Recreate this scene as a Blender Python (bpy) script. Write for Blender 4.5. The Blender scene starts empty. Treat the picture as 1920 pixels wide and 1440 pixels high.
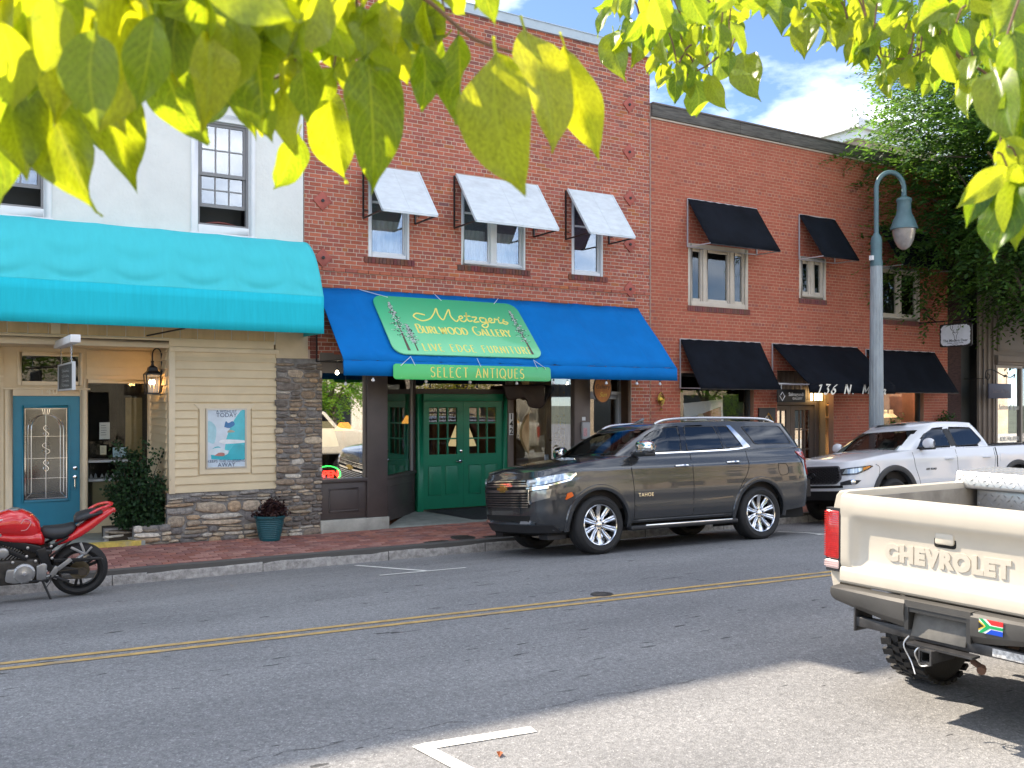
import bpy, bmesh, math, random
from mathutils import Vector, Matrix, Euler
R = math.radians
random.seed(7)
scene = bpy.context.scene
COL = scene.collection

# ---------------------------------------------------------------- camera, light, exposure
CAM_H = 2.13
YAW = 31.916                       # street direction is 31.9 degrees off the picture plane
cam = bpy.data.cameras.new('camera'); camo = bpy.data.objects.new('camera', cam); COL.objects.link(camo)
cam.sensor_width = 36.0; cam.lens = 36.0 * 1800 / 1920
cam.shift_y = (756 - 720) / 1920.0
cam.clip_start = 0.05; cam.clip_end = 3000
camo.location = (0, 0, CAM_H)
camo.rotation_euler = (R(90), 0, R(-YAW))
cam.dof.use_dof = True; cam.dof.focus_distance = 12.0; cam.dof.aperture_fstop = 7.0
scene.camera = camo

SUN_EL, SUN_AZ = 41.0, 20.0        # sun behind the shops, 20 degrees left of straight ahead across the street
sun_dir = Vector((-math.sin(R(SUN_AZ)) * math.cos(R(SUN_EL)), math.cos(R(SUN_AZ)) * math.cos(R(SUN_EL)), math.sin(R(SUN_EL))))
sl = bpy.data.lights.new('sun', 'SUN'); sl.energy = 2.0; sl.angle = R(0.55); sl.color = (1.0, 0.87, 0.70)
so = bpy.data.objects.new('sun', sl); COL.objects.link(so)
so.location = (0, 0, 30); so.rotation_euler = sun_dir.to_track_quat('Z', 'Y').to_euler()

scene.view_settings.view_transform = 'Standard'; scene.view_settings.look = 'None'
scene.view_settings.exposure = 2.6; scene.view_settings.gamma = 1.0
scene.view_settings.use_curve_mapping = False
scene.cycles.use_denoising = True
scene.cycles.max_bounces = 8; scene.cycles.diffuse_bounces = 4; scene.cycles.transparent_max_bounces = 12
scene.cycles.glossy_bounces = 4; scene.cycles.transmission_bounces = 6; scene.cycles.sample_clamp_indirect = 6
scene.cycles.caustics_reflective = False; scene.cycles.caustics_refractive = False

world = bpy.data.worlds.new('World'); scene.world = world; world.use_nodes = True
def build_world():
    nt = world.node_tree; N = nt.nodes; L = nt.links
    for n in list(N): N.remove(n)
    out = N.new('ShaderNodeOutputWorld'); bg = N.new('ShaderNodeBackground')
    sky = N.new('ShaderNodeTexSky'); sky.sky_type = 'NISHITA'; sky.sun_disc = False
    sky.sun_elevation = R(SUN_EL); sky.sun_rotation = R(-SUN_AZ)
    sky.air_density = 0.8; sky.dust_density = 0.6; sky.ozone_density = 2.0; sky.altitude = 2500
    tc = N.new('ShaderNodeTexCoord'); mp = N.new('ShaderNodeMapping')
    mp.inputs['Scale'].default_value = (1.0, 1.0, 2.4); mp.inputs['Location'].default_value = (-0.795, -1.876, 1.462)
    no = N.new('ShaderNodeTexNoise'); no.inputs['Scale'].default_value = 3.2; no.inputs['Detail'].default_value = 8; no.inputs['Roughness'].default_value = 0.56
    ra = N.new('ShaderNodeValToRGB'); ra.color_ramp.elements[0].position = 0.44; ra.color_ramp.elements[1].position = 0.72
    mx = N.new('ShaderNodeMix'); mx.data_type = 'RGBA'
    mx.inputs['B'].default_value = (13.5, 13.9, 14.5, 1)
    L.new(tc.outputs['Generated'], mp.inputs['Vector']); L.new(mp.outputs[0], no.inputs['Vector'])
    L.new(no.outputs['Fac'], ra.inputs['Fac']); L.new(ra.outputs['Color'], mx.inputs['Factor'])
    L.new(sky.outputs[0], mx.inputs['A']); L.new(mx.outputs['Result'], bg.inputs['Color'])
    bg.inputs['Strength'].default_value = 0.05
    L.new(bg.outputs[0], out.inputs[0])
build_world()

# ---------------------------------------------------------------- helpers
def srgb(r, g, b):
    f = lambda c: (c / 255 / 12.92) if c <= 10 else ((c / 255 + 0.055) / 1.055) ** 2.4
    return (f(r), f(g), f(b))

def mat(name, col, rough=0.6, metal=0.0, var=0.0, vscale=6.0, bump=0.0, bscale=40.0, coat=0.0, spec=0.5,
        attr=False, emit=None, estr=0.0, trans=0.0, alpha=None, col2=None, stretch=(1, 1, 1), dirt=0.0, dirtcol=(0.05, 0.045, 0.04)):
    m = bpy.data.materials.new(name); m.use_nodes = True
    nt = m.node_tree; N = nt.nodes; L = nt.links; b = N['Principled BSDF']
    b.inputs['Roughness'].default_value = rough; b.inputs['Metallic'].default_value = metal
    b.inputs['Specular IOR Level'].default_value = spec
    b.inputs['Coat Weight'].default_value = coat; b.inputs['Coat Roughness'].default_value = 0.03
    b.inputs['Transmission Weight'].default_value = trans
    base = None
    tc = N.new('ShaderNodeTexCoord'); mp = N.new('ShaderNodeMapping'); mp.inputs['Scale'].default_value = stretch
    L.new(tc.outputs['Object'], mp.inputs['Vector'])
    if attr:
        a = N.new('ShaderNodeVertexColor'); a.layer_name = 'tint'; base = a.outputs['Color']
    if var > 0 or col2:
        n = N.new('ShaderNodeTexNoise'); n.inputs['Scale'].default_value = vscale; n.inputs['Detail'].default_value = 6; n.inputs['Roughness'].default_value = 0.6
        L.new(mp.outputs[0], n.inputs['Vector'])
        if attr:
            mr = N.new('ShaderNodeMapRange'); mr.inputs['From Min'].default_value = 0.3; mr.inputs['From Max'].default_value = 0.7
            mr.inputs['To Min'].default_value = 1 - var; mr.inputs['To Max'].default_value = 1 + var
            L.new(n.outputs['Fac'], mr.inputs['Value'])
            mm = N.new('ShaderNodeMix'); mm.data_type = 'RGBA'; mm.blend_type = 'MULTIPLY'; mm.inputs['Factor'].default_value = 1
            L.new(base, mm.inputs['A']); L.new(mr.outputs[0], mm.inputs['B']); base = mm.outputs['Result']
        else:
            r = N.new('ShaderNodeValToRGB')
            c2 = col2 if col2 else tuple(min(1, c * (1 + var)) for c in col)
            c1 = col if col2 else tuple(c * (1 - var) for c in col)
            r.color_ramp.elements[0].color = (*c1, 1); r.color_ramp.elements[1].color = (*c2, 1)
            r.color_ramp.elements[0].position = 0.32; r.color_ramp.elements[1].position = 0.68
            L.new(n.outputs['Fac'], r.inputs['Fac']); base = r.outputs['Color']
    if dirt > 0:
        n2 = N.new('ShaderNodeTexNoise'); n2.inputs['Scale'].default_value = vscale * 0.37; n2.inputs['Detail'].default_value = 10; n2.inputs['Roughness'].default_value = 0.72
        L.new(mp.outputs[0], n2.inputs['Vector'])
        r2 = N.new('ShaderNodeMapRange'); r2.inputs['From Min'].default_value = 0.5; r2.inputs['From Max'].default_value = 0.75; r2.inputs['To Max'].default_value = dirt
        L.new(n2.outputs['Fac'], r2.inputs['Value'])
        md = N.new('ShaderNodeMix'); md.data_type = 'RGBA'; L.new(r2.outputs[0], md.inputs['Factor'])
        if base is not None: L.new(base, md.inputs['A'])
        else: md.inputs['A'].default_value = (*col, 1)
        md.inputs['B'].default_value = (*dirtcol, 1); base = md.outputs['Result']
    if base is not None: L.new(base, b.inputs['Base Color'])
    else: b.inputs['Base Color'].default_value = (*col, 1)
    if bump > 0:
        nb = N.new('ShaderNodeTexNoise'); nb.inputs['Scale'].default_value = bscale; nb.inputs['Detail'].default_value = 5
        L.new(mp.outputs[0], nb.inputs['Vector'])
        bp = N.new('ShaderNodeBump'); bp.inputs['Strength'].default_value = bump; bp.inputs['Distance'].default_value = 0.02
        L.new(nb.outputs['Fac'], bp.inputs['Height']); L.new(bp.outputs[0], b.inputs['Normal'])
    if emit:
        b.inputs['Emission Color'].default_value = (*emit, 1); b.inputs['Emission Strength'].default_value = estr
    if alpha is not None: b.inputs['Alpha'].default_value = alpha
    return m

def glass_mat(name, tint=(0.9, 0.92, 0.92), refl=0.14, dark=0.0, rough=0.0, fres=1.0):
    """window glass: see-through with a mirror coat; dark > 0 mixes in a tint that absorbs"""
    m = bpy.data.materials.new(name); m.use_nodes = True
    nt = m.node_tree; N = nt.nodes; L = nt.links
    for n in list(N): N.remove(n)
    out = N.new('ShaderNodeOutputMaterial'); tr = N.new('ShaderNodeBsdfTransparent'); gl = N.new('ShaderNodeBsdfGlossy')
    tr.inputs[0].default_value = (*[t * (1 - dark) for t in tint], 1)
    gl.inputs['Roughness'].default_value = rough; gl.inputs[0].default_value = (0.95, 0.97, 1.0, 1)
    lw = N.new('ShaderNodeLayerWeight'); lw.inputs['Blend'].default_value = .5; pw = N.new('ShaderNodeMath'); pw.operation = 'POWER'; pw.inputs[1].default_value = 5; L.new(lw.outputs['Facing'], pw.inputs[0])
    ma = N.new('ShaderNodeMath'); ma.operation = 'MULTIPLY_ADD'; ma.inputs[1].default_value = fres; ma.inputs[2].default_value = refl; ma.use_clamp = True
    mx = N.new('ShaderNodeMixShader')
    L.new(pw.outputs[0], ma.inputs[0]); L.new(ma.outputs[0], mx.inputs[0]); L.new(tr.outputs[0], mx.inputs[1]); L.new(gl.outputs[0], mx.inputs[2])
    L.new(mx.outputs[0], out.inputs[0])
    return m

class MB:
    """collects shapes and links them as one mesh object"""
    def __init__(s): s.v = []; s.f = []; s.c = []; s.cur = None; s.uv = None
    def add(s, vs, fs, M=None):
        o = len(s.v)
        if M is not None: vs = [M @ Vector(p) for p in vs]
        s.v += [tuple(p) for p in vs]; s.f += [tuple(i + o for i in f) for f in fs]
        s.c += [s.cur] * len(fs)
        return s
    def box(s, x0, x1, y0, y1, z0, z1, M=None, skip=''):
        vs = [(x0, y0, z0), (x1, y0, z0), (x1, y1, z0), (x0, y1, z0), (x0, y0, z1), (x1, y0, z1), (x1, y1, z1), (x0, y1, z1)]
        F = {'b': (0, 3, 2, 1), 't': (4, 5, 6, 7), 'f': (0, 1, 5, 4), 'r': (1, 2, 6, 5), 'k': (2, 3, 7, 6), 'l': (3, 0, 4, 7)}
        return s.add(vs, [F[k] for k in F if k not in skip], M)
    def bar(s, p, q, w, h=None, up=(0, 0, 1)):
        p = Vector(p); q = Vector(q); d = q - p; l = d.length; h = h or w
        if l < 1e-6: return s
        z = d / l; x = Vector(up).cross(z)
        if x.length < 1e-4: x = Vector((1, 0, 0)).cross(z)
        if x.length < 1e-4: x = Vector((0, 1, 0)).cross(z)
        x.normalize(); y = z.cross(x)
        M = Matrix(((x.x, y.x, z.x, p.x), (x.y, y.y, z.y, p.y), (x.z, y.z, z.z, p.z), (0, 0, 0, 1)))
        return s.box(-w / 2, w / 2, -h / 2, h / 2, 0, l, M)
    def tube(s, path, r, n=8, caps=True, closed=False):
        P = [Vector(p) for p in path]; m = len(P); rs = r if isinstance(r, (list, tuple)) else [r] * m
        vs = []; fs = []; prev = None
        for i in range(m):
            if closed: t = P[(i + 1) % m] - P[i - 1]
            else: t = P[min(i + 1, m - 1)] - P[max(i - 1, 0)]
            t.normalize()
            if prev is None:
                a = Vector((0, 0, 1)) if abs(t.z) < 0.9 else Vector((1, 0, 0)); x = a.cross(t).normalized()
            else:
                x = prev - t * prev.dot(t); x.normalize()
            prev = x; y = t.cross(x)
            for k in range(n):
                an = 2 * math.pi * k / n
                vs.append(P[i] + (x * math.cos(an) + y * math.sin(an)) * rs[i])
        last = m if closed else m - 1
        for i in range(last):
            j = (i + 1) % m
            for k in range(n): fs.append((i * n + k, i * n + (k + 1) % n, j * n + (k + 1) % n, j * n + k))
        if caps and not closed: fs.append(tuple(range(n))[::-1]); fs.append(tuple((m - 1) * n + k for k in range(n)))
        return s.add(vs, fs)
    def lathe(s, prof, n=24, M=None, a0=0.0, a1=360.0, caps=True):
        """prof: (radius, z) pairs about local z"""
        full = abs(a1 - a0 - 360) < 1e-6; cnt = n if full else n + 1
        vs = []; fs = []; m = len(prof)
        for k in range(cnt):
            an = R(a0 + (a1 - a0) * k / n)
            for r, z in prof: vs.append((r * math.cos(an), r * math.sin(an), z))
        for k in range(n):
            k2 = (k + 1) % cnt
            for i in range(m - 1): fs.append((k * m + i, k2 * m + i, k2 * m + i + 1, k * m + i + 1))
        if caps and full:
            if prof[0][0] > 1e-5: fs.append(tuple(k * m for k in range(n))[::-1])
            if prof[-1][0] > 1e-5: fs.append(tuple(k * m + m - 1 for k in range(n)))
        return s.add(vs, fs, M)
    def prism(s, poly, h0, h1, M=None):
        """poly of (a, b); extruded along local z from h0 to h1"""
        n = len(poly)
        vs = [(a, b, h0) for a, b in poly] + [(a, b, h1) for a, b in poly]
        fs = [tuple(range(n))[::-1], tuple(range(n, 2 * n))] + [(i, (i + 1) % n, n + (i + 1) % n, n + i) for i in range(n)]
        return s.add(vs, fs, M)
    def grid(s, fn, nu, nv, flip=False):
        vs = [fn(i / nu, j / nv) for j in range(nv + 1) for i in range(nu + 1)]
        w = nu + 1
        fs = [(j * w + i, j * w + i + 1, (j + 1) * w + i + 1, (j + 1) * w + i) for j in range(nv) for i in range(nu)]
        if flip: fs = [f[::-1] for f in fs]
        return s.add(vs, fs)
    def mesh(s, name, mt, smooth=False, bevel=0.0, weld=False, segs=2):
        me = bpy.data.meshes.new(name); me.from_pydata(s.v, [], s.f)
        if mt: me.materials.append(mt)
        if any(c is not None for c in s.c):
            ca = me.color_attributes.new('tint', 'FLOAT_COLOR', 'CORNER'); i = 0
            for fi, p in enumerate(me.polygons):
                c = s.c[fi] or (0.5, 0.5, 0.5)
                for _ in range(p.loop_total): ca.data[i].color = (*c, 1); i += 1
        if weld or bevel > 0 or smooth:
            bm = bmesh.new(); bm.from_mesh(me)
            bmesh.ops.remove_doubles(bm, verts=bm.verts, dist=1e-5)
            if bevel > 0:
                es = [e for e in bm.edges if len(e.link_faces) == 2 and e.calc_face_angle(0) > R(30)]
                bmesh.ops.bevel(bm, geom=es, offset=bevel, segments=segs, affect='EDGES', profile=0.5, clamp_overlap=True)
            bm.to_mesh(me); bm.free()
        if smooth:
            me.polygons.foreach_set('use_smooth', [True] * len(me.polygons))
            ang = R(40 if smooth is True else smooth)
            try: me.set_sharp_from_angle(angle=ang)
            except Exception: pass
        elif bevel > 0:
            me.polygons.foreach_set('use_smooth', [True] * len(me.polygons))
            me.set_sharp_from_angle(angle=R(50))
        me.update()
        return me
    def build(s, name, mt, parent=None, smooth=False, bevel=0.0, local=False, kind=None, label=None, **k):
        o = bpy.data.objects.new(name, s.mesh(name, mt, smooth, bevel, **k)); COL.objects.link(o)
        adopt(o, parent, local)
        if kind or name in ('lettering', 'fir_print', 'logo', 'chalk_lettering'): o['kind'] = kind or 'stuff'
        if label: o['label'] = label
        return o

def adopt(o, parent, local=False):
    if parent is None: return o
    o.parent = parent
    if not local and parent.type == 'EMPTY': o.matrix_parent_inverse = parent.matrix_basis.inverted()
    return o

def thing(name, label, cat, loc=(0, 0, 0), rot=(0, 0, 0), group=None):
    o = bpy.data.objects.new(name, None); COL.objects.link(o); o.empty_display_size = 0.2
    o.location = loc; o.rotation_euler = rot
    o.matrix_basis = Matrix.Translation(Vector(loc)) @ Euler(rot).to_matrix().to_4x4()
    return tag(o, label, cat, group)
def tag(o, label, cat, group=None):
    o['label'] = label; o['category'] = cat
    if group: o['group'] = group
    return o
def piece(name, me, parent, loc, rot=None, local=False, scale=None):
    o = bpy.data.objects.new(name, me); COL.objects.link(o)
    adopt(o, parent, local); o.location = loc
    if rot: o.rotation_euler = rot
    if scale: o.scale = scale
    return o

def text_mesh(name, s, size, mt, depth=0.002, bold=0.0, shear=0.0, spacing=1.0, align='CENTER'):
    cu = bpy.data.curves.new(name, 'FONT'); cu.body = s; cu.size = size; cu.extrude = depth; cu.offset = bold; cu.shear = shear
    cu.space_character = spacing; cu.align_x = align; cu.align_y = 'CENTER'; cu.resolution_u = 4
    o = bpy.data.objects.new(name, cu); COL.objects.link(o)
    me = bpy.data.meshes.new_from_object(o.evaluated_get(bpy.context.evaluated_depsgraph_get()))
    bpy.data.objects.remove(o); bpy.data.curves.remove(cu)
    me.name = name; me.materials.clear(); me.materials.append(mt)
    return me
def frame_m(o, ex, ey):
    """matrix with local x = ex, y = ey, z = ex x ey at origin o"""
    x = Vector(ex).normalized(); y = Vector(ey).normalized(); z = x.cross(y)
    return Matrix(((x.x, y.x, z.x, o[0]), (x.y, y.y, z.y, o[1]), (x.z, y.z, z.z, o[2]), (0, 0, 0, 1)))
def text(name, s, size, mt, parent, M, **k):
    me = text_mesh(name, s, size, mt, **k); me.transform(M)
    o = bpy.data.objects.new(name, me); COL.objects.link(o); adopt(o, parent); o['kind'] = 'stuff'; return o

def smooth_path(P, sub=6):
    out = []; n = len(P)
    P = [Vector(p) for p in P]
    for i in range(n - 1):
        p0 = P[max(i - 1, 0)]; p1 = P[i]; p2 = P[i + 1]; p3 = P[min(i + 2, n - 1)]
        for k in range(sub):
            t = k / sub
            out.append(0.5 * ((2 * p1) + (p2 - p0) * t + (2 * p0 - 5 * p1 + 4 * p2 - p3) * t * t + (3 * p1 - p0 - 3 * p2 + p3) * t ** 3))
    out.append(P[-1]); return out

# nib-pen lettering: each glyph is a list of strokes in a 1 x 1 box (width, strokes)
def arc(cx, cy, rx, ry, a0, a1, n=10): return [(cx + rx * math.cos(R(a0 + (a1 - a0) * i / n)), cy + ry * math.sin(R(a0 + (a1 - a0) * i / n))) for i in range(n + 1)]
GL = {
 'A': (.62, [[(0, 0), (.31, 1), (.62, 0)], [(.12, .3), (.5, .3)]]),
 'B': (.5, [[(.04, 0), (.04, 1)], [(.04, 1)] + arc(.22, .78, .2, .22, 90, -90) + [(.04, .56)], [(.04, .56)] + arc(.24, .28, .26, .28, 90, -90) + [(.04, 0)]]),
 'C': (.6, [arc(.36, .5, .36, .5, 55, 305, 16)]),
 'D': (.62, [[(.04, 0), (.04, 1)], [(.04, 1)] + arc(.14, .5, .48, .5, 90, -90, 14) + [(.04, 0)]]),
 'E': (.46, [[(.04, 0), (.04, 1)], [(.04, 1), (.44, 1)], [(.04, .56), (.38, .56)], [(.04, 0), (.46, 0)]]),
 'F': (.44, [[(.04, 0), (.04, 1)], [(.04, 1), (.44, 1)], [(.04, .56), (.38, .56)]]),
 'G': (.66, [arc(.36, .5, .36, .5, 55, 330, 16) + [(.66, .42)], [(.42, .42), (.68, .42)]]),
 'I': (.08, [[(.04, 0), (.04, 1)]]),
 'L': (.44, [[(.04, 1), (.04, 0)], [(.04, 0), (.44, 0)]]),
 'M': (.7, [[(.04, 0), (.04, 1)], [(.04, 1), (.35, .2), (.66, 1)], [(.66, 1), (.66, 0)]]),
 'N': (.58, [[(.04, 0), (.04, 1)], [(.04, 1), (.54, 0)], [(.54, 0), (.54, 1)]]),
 'O': (.74, [arc(.37, .5, .37, .5, 90, 450, 22)]),
 'Q': (.74, [arc(.37, .5, .37, .5, 90, 450, 22), [(.4, .2), (.74, -.12)]]),
 'R': (.5, [[(.04, 0), (.04, 1)], [(.04, 1)] + arc(.22, .76, .24, .24, 90, -90) + [(.04, .52)], [(.2, .52), (.52, 0)]]),
 'S': (.46, [arc(.23, .76, .2, .24, 35, 230, 10) + arc(.22, .26, .23, .26, 75, -150, 12)]),
 'T': (.54, [[(.27, 0), (.27, 1)], [(0, 1), (.54, 1)]]),
 'U': (.56, [[(.04, 1), (.04, .28)] + arc(.28, .28, .24, .28, 180, 360, 12) + [(.52, 1)]]),
 'V': (.6, [[(0, 1), (.3, 0), (.6, 1)]]),
 'W': (.86, [[(0, 1), (.22, 0), (.43, .9), (.64, 0), (.86, 1)]]),
 'Y': (.56, [[(0, 1), (.28, .48), (.56, 1)], [(.28, .48), (.28, 0)]]),
 '1': (.34, [[(.0, .82), (.24, 1), (.12, 0)]]),
 '3': (.5, [[(.1, .95), (.5, .97), (.26, .58)] + arc(.24, .28, .22, .3, 80, -140, 10)]),
 '6': (.5, [[(.48, 1), (.2, .72), (.06, .3)] + arc(.24, .24, .19, .24, 170, 520, 16)]),
 '.': (.2, [[(.06, .02), (.13, .06)]]),
 'a': (.46, [arc(.2, .24, .19, .26, 60, 330, 12), [(.42, .52), (.36, .1), (.5, .02)]]),
 'i': (.22, [[(.14, .52), (.08, .08), (.22, .02)], [(.2, .74), (.24, .78)]]),
 'n': (.5, [[(.06, .52), (.0, 0)], [(.03, .3), (.2, .5), (.34, .46), (.3, .1), (.46, .02)]]),
 ' ': (.4, []),
}
def nib_stroke(mb, pts, M, w, wmin, nib):
    P = [Vector((p[0], p[1])) for p in pts]; n = len(P); Lf = []; Rt = []
    nd = Vector((math.cos(nib), math.sin(nib)))
    for i in range(n):
        t = P[min(i + 1, n - 1)] - P[max(i - 1, 0)]
        if t.length < 1e-9: t = Vector((1, 0))
        t.normalize(); nn = Vector((-t.y, t.x)); wd = (wmin + (w - wmin) * abs(nn.dot(nd))) / 2
        Lf.append(P[i] + nn * wd); Rt.append(P[i] - nn * wd)
    vs = [(p.x, p.y, 0.0) for p in Lf + Rt]
    mb.add(vs, [(i, n + i, n + i + 1, i + 1) for i in range(n - 1)], M)
def nib_text(mb, s, M, height, w=.1, wmin=.04, nib=0.0, gap=.18, shear=0.0, small=None, condense=1.0):
    """lays s out centred at M's origin; with small set, letters after a word's first are that much shorter"""
    x = 0; lay = []; prev = ' '
    for ch in s:
        k = small if (small and prev != ' ' and ch != ' ') else 1.0
        lay.append((ch, x, k)); x += GL[ch][0] * k * condense + gap; prev = ch
    tot = x - gap
    for ch, x0, k in lay:
        for st in GL[ch][1]:
            pts = []
            for i in range(len(st) - 1):
                a, b = st[i], st[i + 1]; m = 3 if len(st) < 6 else 1
                pts += [(a[0] + (b[0] - a[0]) * q / m, a[1] + (b[1] - a[1]) * q / m) for q in range(m)]
            pts.append(st[-1])
            sharp = len(st) < 6 and len(st) > 2
            segs = [[(a[0] + (b[0] - a[0]) * q / 3, a[1] + (b[1] - a[1]) * q / 3) for q in range(4)] for a, b in zip(st, st[1:])] if sharp and ch in 'AMNVWY' else [pts]
            for sg in segs:
                q = [((x0 + px * k * condense + shear * py * k - tot / 2) * height, (py * k - .5) * height) for px, py in sg]
                nib_stroke(mb, q, M, w * height, wmin * height, nib)
    return tot * height
# ---------------------------------------------------------------- ground profile (the street is crowned)
RK = [(-60, -.30), (-2, -.10), (1.5, -.07), (3, -.045), (4.5, -.02), (6, .05), (7.5, .09), (9, .08), (10, .045), (10.8, 0), (12, -.11), (13.4, -.235)]
def rz(y):
    if y <= RK[0][0]: return RK[0][1]
    for (a, za), (b, zb) in zip(RK, RK[1:]):
        if y <= b: return za + (zb - za) * (y - a) / (b - a)
    return RK[-1][1]
def kerb_y(x): return 13.27 - 0.031 * x
WALL_Y = 14.8
def walk_z(x, y):
    k = kerb_y(x); t = (y - k) / (WALL_Y - k); zk = rz(k) + 0.15
    zw = 0.04 + max(0, (5.5 - x)) * 0.012
    return zk + (zw - zk) * t

def asphalt_mat():
    m = bpy.data.materials.new('asphalt'); m.use_nodes = True
    nt = m.node_tree; N = nt.nodes; L = nt.links; b = N['Principled BSDF']; b.inputs['Roughness'].default_value = 0.85
    b.inputs['Specular IOR Level'].default_value = 0.3
    tc = N.new('ShaderNodeTexCoord')
    def noise(scale, det=5, stretch=None, rough=.6):
        n = N.new('ShaderNodeTexNoise'); n.inputs['Scale'].default_value = scale; n.inputs['Detail'].default_value = det; n.inputs['Roughness'].default_value = rough
        if stretch:
            mp = N.new('ShaderNodeMapping'); mp.inputs['Scale'].default_value = stretch; mp.inputs['Rotation'].default_value = (0, 0, R(4)); L.new(tc.outputs['Object'], mp.inputs[0]); L.new(mp.outputs[0], n.inputs['Vector'])
        else: L.new(tc.outputs['Object'], n.inputs['Vector'])
        return n
    def ramp(src, stops):
        r = N.new('ShaderNodeValToRGB'); e = r.color_ramp.elements
        e[0].position, e[0].color = stops[0][0], (*stops[0][1], 1); e[1].position, e[1].color = stops[-1][0], (*stops[-1][1], 1)
        for p, c in stops[1:-1]: q = e.new(p); q.color = (*c, 1)
        L.new(src, r.inputs[0]); return r.outputs[0]
    def mix(f, a, bb, mode='MIX'):
        x = N.new('ShaderNodeMix'); x.data_type = 'RGBA'; x.blend_type = mode
        if isinstance(f, float): x.inputs['Factor'].default_value = f
        else: L.new(f, x.inputs['Factor'])
        L.new(a, x.inputs['A'])
        if isinstance(bb, tuple): x.inputs['B'].default_value = (*bb, 1)
        else: L.new(bb, x.inputs['B'])
        return x.outputs['Result']
    vor = N.new('ShaderNodeTexVoronoi'); vor.inputs['Scale'].default_value = 95; L.new(tc.outputs['Object'], vor.inputs['Vector'])
    g = ramp(vor.outputs['Color'], [(0.0, (.15, .151, .154)), (.45, (.20, .201, .205)), (.8, (.24, .24, .241)), (1.0, (.38, .378, .372))])
    big = ramp(noise(0.55, 6, (0.5, 1.6, 1)).outputs['Fac'], [(.3, (.80, .80, .81)), (.7, (1.16, 1.155, 1.15))])
    c = mix(1.0, g, big, 'MULTIPLY')
    fine = ramp(noise(26, 3).outputs['Fac'], [(.3, (.8, .8, .8)), (.7, (1.2, 1.2, 1.2))])
    c = mix(1.0, c, fine, 'MULTIPLY')
    pits = ramp(noise(4.2, 2, (0.8, 3.4, 1), .5).outputs['Fac'], [(.685, (0, 0, 0)), (.705, (1, 1, 1))])
    zone = ramp(noise(0.35, 2, (0.6, 2.4, 1)).outputs['Fac'], [(.44, (0, 0, 0)), (.54, (.85, .85, .85))])
    pz = mix(1.0, pits, zone, 'MULTIPLY')
    c = mix(pz, c, (.035, .035, .037))
    spk = N.new('ShaderNodeTexVoronoi'); spk.inputs['Scale'].default_value = 24; L.new(tc.outputs['Object'], spk.inputs['Vector'])
    sp = ramp(spk.outputs['Distance'], [(.05, (.6, .6, .6)), (.10, (0, 0, 0))])
    c = mix(sp, c, (.06, .055, .05))
    # hairline crack wandering along the near lane
    L.new(c, b.inputs['Base Color'])
    bp = N.new('ShaderNodeBump'); bp.inputs['Strength'].default_value = .5; bp.inputs['Distance'].default_value = .006
    L.new(vor.outputs['Distance'], bp.inputs['Height']); L.new(bp.outputs[0], b.inputs['Normal'])
    return m

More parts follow.
